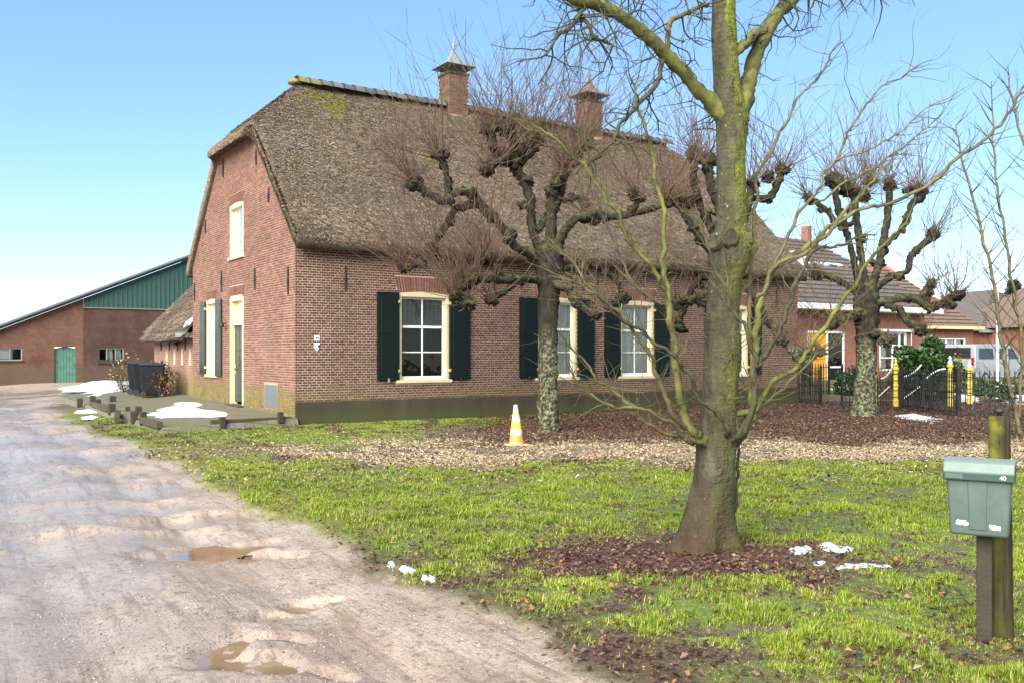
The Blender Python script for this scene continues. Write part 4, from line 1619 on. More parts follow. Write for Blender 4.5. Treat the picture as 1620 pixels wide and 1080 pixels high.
def chimney(xc, wid, z1, capw, mat_cap):
    hw = wid / 2
    m = MB()
    m.box(xc - hw + 0.01, xc + hw - 0.01, HALF - hw + 0.01, HALF + hw - 0.01, ZR - 0.8, z1)
    st = m.build('chimney', M['mortar_g'], farm)
    bx, rr = [], []
    z, k = ZR - 0.25, 0
    while z < z1 - 0.06:
        for side in range(4):
            t0 = 0.0 if k % 2 == side % 2 else 0.105
            p_ = [-hw + (0.0 if k % 2 == side % 2 else 0.055)]
            while p_[-1] < hw - 0.03:
                a_ = p_[-1]
                b2 = min(a_ + 0.21, hw - (0.055 if k % 2 == side % 2 else 0.0))
                if b2 - a_ > 0.03:
                    if side == 0:
                        bx.append((xc + a_, xc + b2, HALF - hw, HALF - hw + 0.05, z, z + BH))
                    elif side == 1:
                        bx.append((xc - hw, xc - hw + 0.05, HALF + a_, HALF + b2, z, z + BH))
                    elif side == 2:
                        bx.append((xc + a_, xc + b2, HALF + hw - 0.05, HALF + hw, z, z + BH))
                    else:
                        bx.append((xc + hw - 0.05, xc + hw, HALF + a_, HALF + b2, z, z + BH))
                    rr.append(random.random())
                p_.append(a_ + 0.222)
        z += CO
        k += 1
    V, q = box_batch(bx)
    mobj('brickwork', npmesh('brickwork', V, q, fattrs={'rnd': np.repeat(rr, 6)}), M['brick_c'], st, kind='stuff')
    m = MB()
    m.box(xc - hw - 0.03, xc + hw + 0.03, HALF - hw - 0.03, HALF + hw + 0.03, z1 - 0.05, z1 + 0.02)
    m.build('coping', M['plinth'], st, bevel=0.01)
    for sx in (-1, 1):
        for sy in (-1, 1):
            m = MB()
            cx_, cy_ = xc + sx * (hw - 0.05), HALF + sy * (hw - 0.05)
            m.box(cx_ - 0.015, cx_ + 0.015, cy_ - 0.015, cy_ + 0.015, z1 + 0.02, z1 + 0.26)
            m.build('cap_leg', M['iron'], st)
    m = MB()
    prof = [(capw * 0.5 * 1.414, z1 + 0.20), (capw * 0.5 * 1.414, z1 + 0.212), (capw * 0.40 * 1.414, z1 + 0.275), (capw * 0.28 * 1.414, z1 + 0.355), (capw * 0.18 * 1.414, z1 + 0.46), (capw * 0.10 * 1.414, z1 + 0.60), (capw * 0.05 * 1.414, z1 + 0.73), (0.03, z1 + 0.78)]
    m.lathe(prof, 4, (xc, HALF, 0), ph=math.pi / 4)
    cp = m.build('chimney_cap', mat_cap, st)
    m = MB()
    m.lathe([(0.035, z1 + 0.77), (0.05, z1 + 0.80), (0.028, z1 + 0.83), (0.06, z1 + 0.89), (0.062, z1 + 0.92), (0.03, z1 + 0.96), (0.022, z1 + 1.05), (0.004, z1 + 1.22)], 10, (xc, HALF, 0))
    m.build('finial', mat_cap, st, smooth=True)


chimney(6.60, 0.66, 10.05, 1.02, M['zinc'])
chimney(11.81, 0.66, 10.0, 1.02, M['zinc_dark'])

# ------------------------------------------------------------------ thatched annex behind the gable
annex = empty('thatched_annex', H(0.0, GW), HROT)
tag(annex, 'low brick stable wing with thatched roof joined behind the gable', 'stable')
m = MB()
m.box(0.12, 8.6, 0.02, 5.75, -0.2, 2.12)
m.build('wall', M['annex_brick'], annex)
nx2, ny2 = 70, 50
ua = np.linspace(-0.28, 9.0, nx2)
va = np.linspace(0.0, 6.05, ny2)
UA, VA = np.meshgrid(ua, va)
ZA = np.minimum(2.22 + (UA + 0.28) * 1.02, 2.22 + (9.0 - UA) * 1.02)
ZA = ZA + (fbm(UA, VA, 1.0, 4, 61.0) - 0.5) * 0.18
ea = np.clip(np.minimum(UA + 0.28, 6.05 - VA) / 0.2, 0, 1)
ZA = ZA - 0.12 * (1 - ea) ** 2
VTa = np.stack([UA, VA, ZA], -1).reshape(-1, 3)
VBa = np.stack([UA, VA, np.minimum(2.0 + (UA + 0.28) * 1.02, 2.0 + (9 - UA) * 1.02)], -1).reshape(-1, 3)
b_ = (np.arange(ny2 - 1)[:, None] * nx2 + np.arange(nx2 - 1)[None, :]).ravel()
qa = np.stack([b_, b_ + 1, b_ + nx2 + 1, b_ + nx2], 1)
nva = nx2 * ny2
r0 = np.arange(ny2 - 1) * nx2
r1 = (ny2 - 1) * nx2 + np.arange(nx2 - 1)
me = npmesh('roof', np.concatenate([VTa, VBa]), np.concatenate([qa, qa[:, ::-1] + nva, np.stack([r0, r0 + nx2, r0 + nx2 + nva, r0 + nva], 1), np.stack([r1, r1 + 1, r1 + 1 + nva, r1 + nva], 1)]), {'moss': np.zeros(2 * nva)}, smooth=True)
aroof = mobj('roof', me, M['thatch'], annex)
r = np.random.default_rng(19)
n = 16000
u, v = -0.28 + 4.5 * r.random(n), 6.05 * r.random(n)
P = np.stack([u, v, 2.24 + (u + 0.28) * 1.02 - 0.10 * (u < -0.15)], 1)
d = np.array([-0.7, 0, -0.71])[None] + r.normal(0, 0.3, (n, 3)) * np.array([0.2, 1, 0.2])
d /= np.linalg.norm(d, axis=1)[:, None]
nrm = np.array([-0.71, 0, 0.7])
sd = np.cross(d, nrm)
L, w = (0.06 + 0.1 * r.random(n))[:, None], (0.006 + 0.008 * r.random(n))[:, None]
V = np.stack([P - d * L - sd * w, P - d * L + sd * w, P + d * L + sd * w + nrm * 0.05, P + d * L - sd * w + nrm * 0.05], 1).reshape(-1, 3)
mobj('reed_ends', npmesh('reed_ends', V, np.arange(4 * n).reshape(-1, 4), {'moss': np.zeros(4 * n)}, fattrs={'rnd': r.random(n)}), M['straw'], aroof, kind='stuff')
for k, v in enumerate((0.75, 1.75, 2.75, 3.8)):     # narrow pointed vents
    m = MB()
    m.prism([(v - 0.09, 1.25), (v + 0.09, 1.25), (v + 0.085, 1.5), (v, 1.78), (v - 0.085, 1.5)], lambda s, z, dd: (dd, s, z), 0.095, 0.15)
    m.build('pointed_window', M['cream'], annex)
for v in (0.3, 1.3, 2.3, 3.4, 4.6):
    m = MB()
    m.tube([(0.10, v, 1.72), (0.09, v, 1.9), (0.10, v, 2.1)], [0.018, 0.022, 0.018], 6)
    m.build('wall_anchor', M['iron'], annex)
m = MB()
m.box(-0.34, 0.5, 0.04, 0.75, 2.14, 2.24)
m.box(-0.36, 0.1, 0.03, 0.8, 2.10, 2.15)
m.build('lead_flashing', M['zinc'], annex, bevel=0.02)
m = MB()
m.tube([(0.1, 1.95, 1.95), (-0.02, 1.95, 1.97)], [0.015, 0.015], 6)
m.lathe([(0.03, 0.05), (0.08, -0.03), (0.07, -0.06)], 8, (-0.05, 1.95, 1.93))
m.build('wall_lamp', M['iron'], annex)


def snow_sheet(name, poly, zf, h, label=None, parent=None, seed=0, step=None, group=None):
    """poly: outline in plan, zf(x,y) surface below; a thin lumpy sheet, thinning out at its edge"""
    P = np.array([(p[0], p[1]) for p in poly])
    lo, hi = P.min(0), P.max(0)
    st = step or max(0.012, max(hi - lo) / 110)
    ax, ay = np.arange(lo[0] - st, hi[0] + 2 * st, st), np.arange(lo[1] - st, hi[1] + 2 * st, st)
    A, B = np.meshgrid(ax, ay)
    x, y = A.ravel(), B.ravel()
    # signed distance (positive inside)
    n = len(P)
    ins = np.zeros(len(x), bool)
    dist = np.full(len(x), 1e9)
    for i in range(n):
        p, q = P[i], P[(i + 1) % n]
        c = ((p[1] > y) != (q[1] > y)) & (x < (q[0] - p[0]) * (y - p[1]) / (q[1] - p[1] + 1e-12) + p[0])
        ins ^= c
        e = q - p
        t = np.clip(((x - p[0]) * e[0] + (y - p[1]) * e[1]) / (e @ e + 1e-12), 0, 1)
        dist = np.minimum(dist, np.hypot(x - p[0] - t * e[0], y - p[1] - t * e[1]))
    sd = np.where(ins, dist, -dist)
    sc = max(hi - lo)
    sd = sd + (fbm(x, y, 9 / sc, 4, seed + 3.0) - 0.5) * sc * 0.16
    f = sd / (sc * 0.10)
    hgt = h * np.sqrt(np.clip(f, 0, 1)) * (0.55 + 0.9 * fbm(x, y, 14 / sc, 4, seed + 5.0)) - 0.01
    z = zf(x, y) + hgt
    nxx = len(ax)
    bb = (np.arange(len(ay) - 1)[:, None] * nxx + np.arange(nxx - 1)[None, :]).ravel()
    q = np.stack([bb, bb + 1, bb + nxx + 1, bb + nxx], 1)
    q = q[(f[q].max(1) > 0)]
    uq, inv = np.unique(q, return_inverse=True)
    V = np.stack([x, y, z], 1)[uq]
    me = npmesh(name, V, inv.reshape(-1, 4), smooth=True)
    o = mobj(name, me, M['snow'], parent)
    if label:
        tag(o, label, 'snow', group)
    return o


azf = lambda x, y: 2.22 + (x + 0.28) * 1.02 + 0.035
for k, (u0, v0, lu, lv) in enumerate(((0.05, 0.5, 0.28, 0.7), (0.75, 1.0, 0.14, 1.0), (1.25, 1.3, 0.13, 1.1))):
    poly = [(u0 - lu * 0.5, v0 - lv * 0.4), (u0, v0 - lv * 0.5), (u0 + lu * 0.6, v0 - lv * 0.2), (u0 + lu * 0.5, v0 + lv * 0.4), (u0 - lu * 0.2, v0 + lv * 0.55), (u0 - lu * 0.6, v0 + lv * 0.2)]
    o = snow_sheet('snow_patch', poly, azf, 0.06, ['snow lying on the lead flashing of the thatched annex', 'narrow snow streak on the annex thatch, lower of two', 'narrow snow streak on the annex thatch, upper of two'][k], None, k * 3.0, group='snow left lying around the yard')
    o.location = H(0.0, GW)
    o.rotation_euler = (0, 0, HROT)

# ------------------------------------------------------------------ barn
B0 = Vector(((100 - CX) / F * 48.7, 48.7, 0.0))
barn = empty('brick_barn', B0, HROT)
tag(barn, 'long brick barn with green corrugated steel gable at the end of the drive', 'barn')
bz = lambda t: min(2.89 + (t + 2.91) * 0.4396, 2.89 + (14.9) * 0.4396 - (t - 12.0) * 0.4396)
wm = lambda s, z, d: (s, d, z)


def wall_with_holes(pts_lo, x0, x1, topf, holes, mat, nm, extra=()):
    br = sorted(set([x0, x1] + [h for o_ in holes for h in o_[:2] if x0 < h < x1] + [e for e in extra if x0 < e < x1]))
    m = MB()
    for a, b in zip(br[:-1], br[1:]):
        mid = (a + b) / 2
        z = -0.3
        for (p, q) in sorted([(o_[2], o_[3]) for o_ in holes if o_[0] < mid < o_[1]]):
            m.add([(a, 0, z), (b, 0, z), (b, 0, p), (a, 0, p)], [(0, 1, 2, 3)])
            z = q
        m.add([(a, 0, z), (b, 0, z), (b, 0, topf(b)), (a, 0, topf(a))], [(0, 1, 2, 3)])
    for (a, b, p, q) in holes:
        if x0 <= a and b <= x1:
            for s_, t_ in (((a, p), (b, p)), ((b, p), (b, q)), ((b, q), (a, q)), ((a, q), (a, p))):
                m.add([(s_[0], 0, s_[1]), (t_[0], 0, t_[1]), (t_[0], 0.3, t_[1]), (s_[0], 0.3, s_[1])], [(0, 1, 2, 3)])
    return m.build(nm, mat, barn)


BD = (-0.42, 0.62, -0.05, 1.98)
BW1 = (-3.6, -1.92, 1.28, 1.92)
BW2 = (1.72, 3.0, 1.16, 1.93)
BW0 = (-4.6, -4.4, 1.28, 1.92)
XS, ZC = 0.98, 4.12          # seam between the two brickworks and foot of the cladding
wall_with_holes(None, -5.0, XS, lambda t: bz(t) - 0.04, [BD, BW1], M['barn_brick'], 'wall')
wall_with_holes(None, XS, 27.0, lambda t: ZC, [BW2], M['barn_brick_dark'], 'weathered_wall')
# corrugated cladding: each sheet a part of ridged steel
t = XS
k = 0
while t < 26.0:
    t1 = min(t + 0.98, 26.0)
    if bz(t) < ZC + 0.02 and bz(t1) < ZC + 0.02:
        t = t1
        continue
    m = MB()
    nn = 4
    prev = None
    wv = (t1 - t) / nn
    prof = []
    for q in range(nn):
        s = t + q * wv
        prof += [(s, -0.03), (s + wv * 0.62, -0.03), (s + wv * 0.68, -0.062), (s + wv * 0.94, -0.062)]
    prof.append((t1, -0.03))
    for (s0, d0), (s1, d1) in zip(prof[:-1], prof[1:]):
        z0, z1 = max(bz(s0) - 0.05, ZC), max(bz(s1) - 0.05, ZC)
        m.add([(s0, d0, ZC - 0.02), (s1, d1, ZC - 0.02), (s1, d1, z1), (s0, d0, z0)], [(0, 1, 2, 3)])
    m.build('corrugated_sheet', M['corr'], barn)
    t = t1
m = MB()
m.box(XS, 26.5, -0.075, -0.005, ZC - 0.07, ZC - 0.025)
m.build('drip_strip', M['zinc'], barn)
for (ta, tb) in ((-5.4, 12.0), (12.0, 29.0)):
    m = MB()
    za, zb = bz(ta), bz(tb)
    m.add([(ta, -0.28, za), (tb, -0.28, zb), (tb, 26, zb), (ta, 26, za), (ta, -0.28, za + 0.1), (tb, -0.28, zb + 0.1), (tb, 26, zb + 0.1), (ta, 26, za + 0.1)],
          [(0, 3, 2, 1), (4, 5, 6, 7), (0, 1, 5, 4), (1, 2, 6, 5), (2, 3, 7, 6), (3, 0, 4, 7)])
    m.build('roof', M['barn_roof'], barn)
    m = MB()
    m.add([(ta, -0.33, za - 0.02), (tb, -0.33, zb - 0.02), (tb, -0.285, zb - 0.02), (ta, -0.285, za - 0.02), (ta, -0.33, za + 0.12), (tb, -0.33, zb + 0.12), (tb, -0.285, zb + 0.12), (ta, -0.285, za + 0.12)],
          [(0, 3, 2, 1), (4, 5, 6, 7), (0, 1, 5, 4), (1, 2, 6, 5), (2, 3, 7, 6), (3, 0, 4, 7)])
    m.build('verge_board', M['bin'], barn)
m = MB()
m.box(-5.0, -4.8, 0.005, 25, -0.3, bz(-5.0) - 0.04)
m.box(26.8, 27.0, 0.005, 25, -0.3, bz(26.8) - 0.1)
m.build('side_wall', M['barn_brick'], barn)
# plank door with arched head
dm = MB()
dm.prism([(BD[0], -0.05), (BD[1], -0.05), (BD[1], 1.9), ((BD[0] + BD[1]) / 2, 2.0), (BD[0], 1.9)], wm, 0.14, 0.17)
bdoor = dm.build('plank_door', M['barn_door'], barn)
npk = 7
for k in range(npk):
    s0, s1 = BD[0] + (BD[1] - BD[0]) * k / npk, BD[0] + (BD[1] - BD[0]) * (k + 1) / npk
    m = MB()
    ar = lambda s: 1.88 + 0.09 * math.sin(math.pi * (s - BD[0]) / (BD[1] - BD[0]))
    m.prism([(s0 + 0.005, 0.0 + random.uniform(0, 0.04)), (s1 - 0.005, 0.0 + random.uniform(0, 0.04)), (s1 - 0.005, ar(s1)), (s0 + 0.005, ar(s0))], wm, 0.10 + random.uniform(0, 0.008), 0.139)
    m.build('plank', M['barn_door'], bdoor)
m = MB()
m.tube([(BD[1] - 0.1, 0.1, 1.0), (BD[1] - 0.1, 0.06, 1.0), (BD[1] - 0.1, 0.06, 1.12)], [0.012] * 3, 6)
m.build('door_handle', M['iron'], bdoor)


def barn_window(o_, cols, open_pane=False):
    a, b, p, q = o_
    m = MB()
    w = 0.05
    m.box(a, a + w, 0.05, 0.11, p, q)
    m.box(b - w, b, 0.05, 0.11, p, q)
    m.box(a + w, b - w, 0.051, 0.11, q - w, q)
    m.box(a + w, b - w, 0.051, 0.11, p, p + w)
    for c in range(1, cols):
        x = a + (b - a) * c / cols
        m.box(x - 0.02, x + 0.02, 0.052, 0.109, p + w, q - w)
    fr = m.build('window', M['sash_grey'], barn)
    for c in range(cols):
        m = MB()
        x0, x1 = a + (b - a) * c / cols + 0.02, a + (b - a) * (c + 1) / cols - 0.02
        m.add([(x0, 0.08, p + w), (x1, 0.08, p + w), (x1, 0.082, q - w), (x0, 0.082, q - w)], [(0, 1, 2, 3)])
        m.build('pane', M['glass'], fr)
    m = MB()
    m.box(a - 0.06, b + 0.06, -0.06, 0.12, p - 0.09, p - 0.004)
    m.build('sill', M['plinth'], fr, bevel=0.008)
    m = MB()
    m.add([(a, 0.3, p), (b, 0.3, p), (b, 0.3, q), (a, 0.3, q), (a - .3, 1.2, p - .3), (b + .3, 1.2, p - .3), (b + .3, 1.2, q), (a - .3, 1.2, q)], [(4, 5, 6, 7), (0, 1, 5, 4), (1, 2, 6, 5), (2, 3, 7, 6), (3, 0, 4, 7)])
    m.build('room', M['room'], fr)
    return fr


w_ = barn_window(BW1, 3)
m = MB()
m.box(-3.05, -2.35, 0.20, 0.22, 1.36, 1.85)
m.build('inner_pane', M['white'], w_)
w_ = barn_window(BW2, 3)
for (s0, s1) in ((2.12, 2.5), (2.62, 2.92)):
    m = MB()
    m.add([(s0, 0.2, 1.2), (s1, 0.2, 1.2), (s1 - 0.05, 0.2, 1.88), (s0, 0.2, 1.88)], [(0, 1, 2, 3)])
    m.build('curtain', M['lace'], w_)
m = MB()
m.box(BW2[0] + 0.04, BW2[1] - 0.04, -0.02, 0.04, BW2[2] + 0.0, BW2[2] + 0.14)
m.build('sill_box', M['post_dark'], w_)

# ------------------------------------------------------------------ paved forecourt with its timbers
def patio_z(x, y):
    a = (x - HC.x) * FD.x + (y - HC.y) * FD.y
    v = (x - HC.x) * GD.x + (y - HC.y) * GD.y
    u = np.clip(-a, 0, 4)
    v = np.clip(v, -1, 16)
    return 0.18 + 0.015 * v - (u / 3) * (0.075 + 0.010 * v) + (fbm(x, y, 1.2, 3, 71.0) - 0.5) * 0.05


na, nvv = 30, 110
au = np.linspace(-3.05, -0.004, na)
av = np.linspace(-0.25, 15.5, nvv)
AU, AV = np.meshgrid(au, av)
# the near edge runs at a slight angle
AVn = AV - 0.10 * (-AU) * (1 - (AV + 0.25) / 15.75)
PX, PY = HC.x + AU * FD.x + AVn * GD.x, HC.y + AU * FD.y + AVn * GD.y
PZ = patio_z(PX, PY)
edgek = (AV <= av[0] + 1e-6) | (AU <= au[0] + 1e-6) | (AV >= av[-1] - 1e-6)
PZ = np.where(edgek, -0.1, PZ)
b_ = (np.arange(nvv - 1)[:, None] * na + np.arange(na - 1)[None, :]).ravel()
me = npmesh('paved_yard', np.stack([PX, PY, PZ], -1).reshape(-1, 3), np.stack([b_, b_ + 1, b_ + na + 1, b_ + na], 1))
mobj('paved_yard', me, M['patio'], kind='structure')


def pz(a, v):
    p = H(a, v)
    return float(patio_z(np.array([p.x]), np.array([p.y]))[0])


def timber(a0, v0, a1, v1, w, h, lab, lift=0.0, tilt=0.0):
    p, q = H(a0, v0), H(a1, v1)
    L = (q - p).length
    z = min(pz(a0, v0), pz(a1, v1)) - 0.02 + lift
    m = MB()
    nseg = max(2, int(L / 0.25))
    for k in range(nseg):
        pass
    m.box(0, L, -w * 0.42, w * 0.42, 0, h * 0.85)
    o = m.build('timber_beam', M['timber'], bevel=0.012)
    o.location = (p.x, p.y, z)
    o.rotation_euler = (tilt, 0, math.atan2(q.y - p.y, q.x - p.x))
    tag(o, lab, 'timber', 'timbers edging the paved yard')


def block(a, v, s, h, lab, rz=0.0):
    p = H(a, v)
    m = MB()
    m.box(-s * 0.42, s * 0.42, -s * 0.42, s * 0.42, -0.08, h * 0.85)
    o = m.build('timber_post', M['timber_end'], bevel=0.012)
    o.location = (p.x, p.y, pz(a, v))
    o.rotation_euler = (random.uniform(-.05, .05), random.uniform(-.05, .05), HROT + rz)
    tag(o, lab, 'post', 'short posts around the paved yard')


timber(-1.95, -0.22, -0.12, -0.06, 0.11, 0.13, 'long low timber beam lying by the near corner of the farmhouse')
block(-1.72, -0.30, 0.14, 0.17, 'short post at the outer end of the beam by the house corner')
block(-0.42, -0.18, 0.14, 0.19, 'short post beside the farmhouse corner holding the low beam')
timber(-3.0, -0.35, -2.98, 1.35, 0.15, 0.16, 'dark timber beam at the yard corner nearest the lawn')
block(-2.95, 1.45, 0.16, 0.26, 'stout block post at the far end of the yard corner beam')
block(-2.98, 2.25, 0.17, 0.24, 'separate square block post standing alone in the yard edge')
timber(-3.28, 2.7, -2.98, 4.3, 0.15, 0.17, 'loose timber beam knocked askew beside the drive', 0.0, 0.25)
block(-2.62, 3.6, 0.17, 0.24, 'block post just behind the skewed loose beam')
timber(-2.95, 5.4, -2.9, 8.2, 0.15, 0.18, 'longest weathered beam along the snowy stretch of yard edge')
block(-2.93, 5.25, 0.19, 0.25, 'block post at the near end of the longest beam')
block(-2.9, 7.4, 0.15, 0.25, 'block post midway along the longest beam')
block(-2.88, 8.4, 0.17, 0.33, 'tall block post at the far end of the longest beam')
block(-3.1, 9.2, 0.17, 0.22, 'farthest dark block post beside the drive')
block(-2.2, 9.3, 0.20, 0.2, 'single block post on the paving left of the wheeled bins')
block(-2.6, 5.0, 0.12, 0.14, 'small dark stub of post in the snow behind the longest beam')


SNOWSPOTS = []


def gsheet(pts_px, lab, h, zf=None, seed=0.0, zref=0.0):
    zf = zf or ground_z
    poly = [G(x, y, zref) for x, y in pts_px]
    snow_sheet('snow_patch', poly, zf, h, lab, None, seed, group='snow left lying around the yard')
    if zf is ground_z and poly[0].y < 12:
        cx_, cy_ = sum(p.x for p in poly) / len(poly), sum(p.y for p in poly) / len(poly)
        SNOWSPOTS.append((cx_, cy_, max(abs(p.x - cx_) for p in poly)))


pzf = lambda x, y: np.maximum(patio_z(x, y), 0)
gsheet([(224, 656), (262, 646), (285, 640), (305, 641), (330, 650), (356, 653), (350, 659), (300, 659), (250, 659)], 'bright snow heap on the paving before the gable', 0.038, pzf, 1.0, 0.16)
gsheet([(112, 618), (150, 612), (196, 613), (206, 619), (190, 627), (150, 630), (122, 626)], 'large snow patch at the far end of the paving', 0.025, lambda x, y: np.maximum(patio_z(x, y) * (np.abs((x - HC.x) * FD.x + (y - HC.y) * FD.y) < 3.05), ground_z(x, y)) + 0.02, 2.0, 0.14)
gsheet([(118, 650), (140, 645), (165, 643), (173, 646), (160, 650), (128, 653)], 'thin snow strip beside the longest timber beam', 0.04, lambda x, y: np.maximum(ground_z(x, y), 0.03), 3.0, 0.05)
gsheet([(132, 658), (145, 656), (154, 658), (146, 662), (134, 662)], 'small snow patch on the grass left of the skewed beam', 0.03, lambda x, y: np.maximum(ground_z(x, y), 0.03), 3.5, 0.04)
gsheet([(254, 623), (262, 620), (274, 621), (270, 625), (258, 626)], 'small snow remnant right of the wheeled bins', 0.05, lambda x, y: patio_z(x, y), 4.0, 0.22)
gsheet([(1245, 869), (1275, 863), (1290, 869), (1280, 876), (1256, 877)], 'snow scrap on the lawn nearest the big trunk', 0.03, None, 5.0)
gsheet([(1292, 862), (1310, 858), (1326, 864), (1350, 866), (1348, 873), (1318, 875), (1304, 870)], 'largest snow scrap on the lawn between trunk and letterbox', 0.035, None, 6.0)
gsheet([(1284, 889), (1296, 886), (1308, 890), (1300, 896), (1288, 895)], 'tiny snow scrap in front of the other lawn snow', 0.02, None, 7.0)
gsheet([(1318, 897), (1350, 893), (1410, 892), (1415, 897), (1360, 902), (1325, 903)], 'thin broken line of snow in the lawn grass', 0.02, None, 7.5)
gsheet([(1420, 656), (1445, 654), (1486, 660), (1484, 667), (1450, 665), (1424, 663)], 'snow strip on the fallen leaves before the iron fence', 0.04, None, 8.0)
gsheet([(632, 902), (645, 900), (660, 908), (652, 913), (638, 909)], 'snow lump at the muddy edge of the lawn', 0.04, None, 9.0)
gsheet([(664, 915), (690, 918), (688, 924), (668, 921)], 'snow sliver right of the snow lump at the lawn edge', 0.03, None, 9.5)
gsheet([(612, 892), (622, 889), (626, 895), (616, 898)], 'snow crumb at the upper end of the lawn edge', 0.03, None, 9.8)


# ------------------------------------------------------------------ wheeled bins
def wheelie(name='wheeled_bin'):
    root = empty(name)
    m = MB()
    prof = [(-0.21, 0.21, -0.27, 0.25, 0.06), (-0.23, 0.23, -0.29, 0.30, 0.30), (-0.285, 0.285, -0.355, 0.36, 0.98)]
    vs = []
    for (x0, x1, y0, y1, z) in prof:
        vs += [(x0, y0, z), (x1, y0, z), (x1, y1, z), (x0, y1, z)]
    fs = [(3, 2, 1, 0), (8, 9, 10, 11)]
    for l in range(2):
        for k in range(4):
            fs.append((4 * l + k, 4 * l + (k + 1) % 4, 4 * l + 4 + (k + 1) % 4, 4 * l + 4 + k))
    m.add(vs, fs)
    m.build('body', M['bin'], root, bevel=0.035, seg=3)
    m = MB()
    m.box(-0.305, 0.305, -0.375, 0.38, 0.975, 1.005)
    m.build('rim', M['bin'], root, bevel=0.012)
    m = MB()
    vs = [(-0.30, -0.39, 1.008), (0.30, -0.39, 1.008), (0.30, 0.36, 1.008), (-0.30, 0.36, 1.008), (-0.25, -0.34, 1.055), (0.25, -0.34, 1.055), (0.25, 0.33, 1.07), (-0.25, 0.33, 1.07)]
    m.add(vs, [(0, 3, 2, 1), (4, 5, 6, 7), (0, 1, 5, 4), (1, 2, 6, 5), (2, 3, 7, 6), (3, 0, 4, 7)])
    lid = m.build('lid', M['binlid'], root, bevel=0.02, seg=3)
    m = MB()
    m.tube([(-0.24, 0.41, 1.0), (0.24, 0.41, 1.0)], [0.016, 0.016], 8)
    m.box(-0.24, -0.2, 0.36, 0.42, 0.985, 1.015)
    m.box(0.2, 0.24, 0.36, 0.42, 0.985, 1.015)
    m.build('handle', M['bin'], root)
    for s in (-1, 1):
        m = MB()
        m.lathe([(0.06, -0.028), (0.098, -0.028), (0.1, 0.0), (0.098, 0.028), (0.06, 0.028)], 18, (s * 0.265, 0.25, 0.1), axis='x')
        m.build('wheel', M['tyre'], root, smooth=False)
    return root


def copy_tree(o, parent=None):
    c = o.copy()
    COL.objects.link(c)
    c.parent = parent
    for ch_ in list(o.children):
        copy_tree(ch_, c)
    return c


wb = wheelie()
for i, (bx_, by_, rz, lab) in enumerate(((-11.18, 28.7, 0.0, 'dark grey wheeled bin nearest the camera, in front of two others'),
                                         (-11.70, 29.42, 0.04, 'middle of the three dark grey wheeled bins'),
                                         (-12.16, 30.14, -0.05, 'rearmost of the three dark grey wheeled bins, standing farthest left'))):
    o = wb if i == 0 else copy_tree(wb)
    o.location = (bx_, by_, float(patio_z(np.array([bx_]), np.array([by_]))[0]))
    o.rotation_euler = (0, 0, R(108) + rz)
    tag(o, lab, 'bin', 'wheeled bins on the paving')

# ------------------------------------------------------------------ traffic cone
cp = G(817, 705)
cone = empty('traffic_cone', (cp.x, cp.y, float(ground_z(cp.x, cp.y))))
tag(cone, 'weathered yellow and white traffic cone by the mossy tree trunk', 'traffic cone')
m = MB()
m.lathe([(0.145, 0.02), (0.135, 0.05), (0.125, 0.07), (0.036, 0.70), (0.030, 0.715), (0.018, 0.712)], 24)
m.build('cone_body', M['cone'], cone, smooth=True)
m = MB()
m.box(-0.17, 0.17, -0.17, 0.17, 0.0, 0.032)
m.build('base', M['cone'], cone, bevel=0.02, seg=3)
cone.rotation_euler = (0.02, -0.03, 0.5)

# ------------------------------------------------------------------ trees
def gnarl(p0, d0, L, r0, rnd, crook=0.5, grav=0.0, depth=2, seg=0.09, kids=0.55, out=None, spread=0.9):
    """crooked twig that forks; appends (pts, radii)"""
    out = [] if out is None else out
    pts, rad = [Vector(p0)], [r0]
    d = Vector(d0).normalized()
    n = max(3, int(L / seg))
    for k in range(n):
        d = (d + Vector((rnd.gauss(0, crook), rnd.gauss(0, crook), rnd.gauss(0, crook) + grav)) * 0.5).normalized()
        pts.append(pts[-1] + d * (L / n))
        rad.append(r0 * (1 - 0.75 * (k + 1) / n))
        if depth > 0 and k > 0 and rnd.random() < kids:
            dd = (d + Vector((rnd.gauss(0, spread), rnd.gauss(0, spread), rnd.gauss(0, spread)))).normalized()
            gnarl(pts[-1], dd, L * rnd.uniform(0.3, 0.6), rad[-1] * 0.7, rnd, crook, grav, depth - 1, seg, kids * 0.8, out, spread)
    out.append((pts, rad))
    return out


def twig_obj(name, items, mat, parent, sides=4):
    V, q = tubes(items, sides)
    return mobj(name, npmesh(name, V, q, smooth=True), mat, parent, kind='stuff')


def limb_obj(name, pts, rads, mat, parent, sides=10, per=4, rough=0.12, seed=0, lump=3.0, wob=0.0):
    P, Rr = smooth_line(pts, rads, per)
    if wob > 0:
        for i in range(2, len(P)):
            q_ = P[i] * 5.0 + Vector((seed * 3.1, 0, 7))
            P[i] = P[i] + Vector((mnoise.noise(q_), mnoise.noise(q_ + Vector((31, 0, 0))), mnoise.noise(q_ + Vector((0, 47, 0))))) * wob + Vector((mnoise.noise(q_ * 3.3), mnoise.noise(q_ * 3.3 + Vector((9, 0, 0))), mnoise.noise(q_ * 3.3 + Vector((0, 9, 0))))) * wob * 0.45
    V, q = tubes([(P, Rr)], sides)
    C = np.repeat(np.array([tuple(p) for p in P]), sides, axis=0)
    D = V - C
    for i in range(len(V)):
        k = 1 + rough * 2 * mnoise.noise(Vector(V[i]) * lump * 2 + Vector((seed, 0, 0))) + rough * mnoise.noise(Vector(V[i]) * lump * 6)
        V[i] = C[i] + D[i] * k
    m = len(P)
    me = npmesh(name, V, q, smooth=True)
    o = mobj(name, me, mat, parent)
    o.data['tip'] = 0
    return o, P, Rr


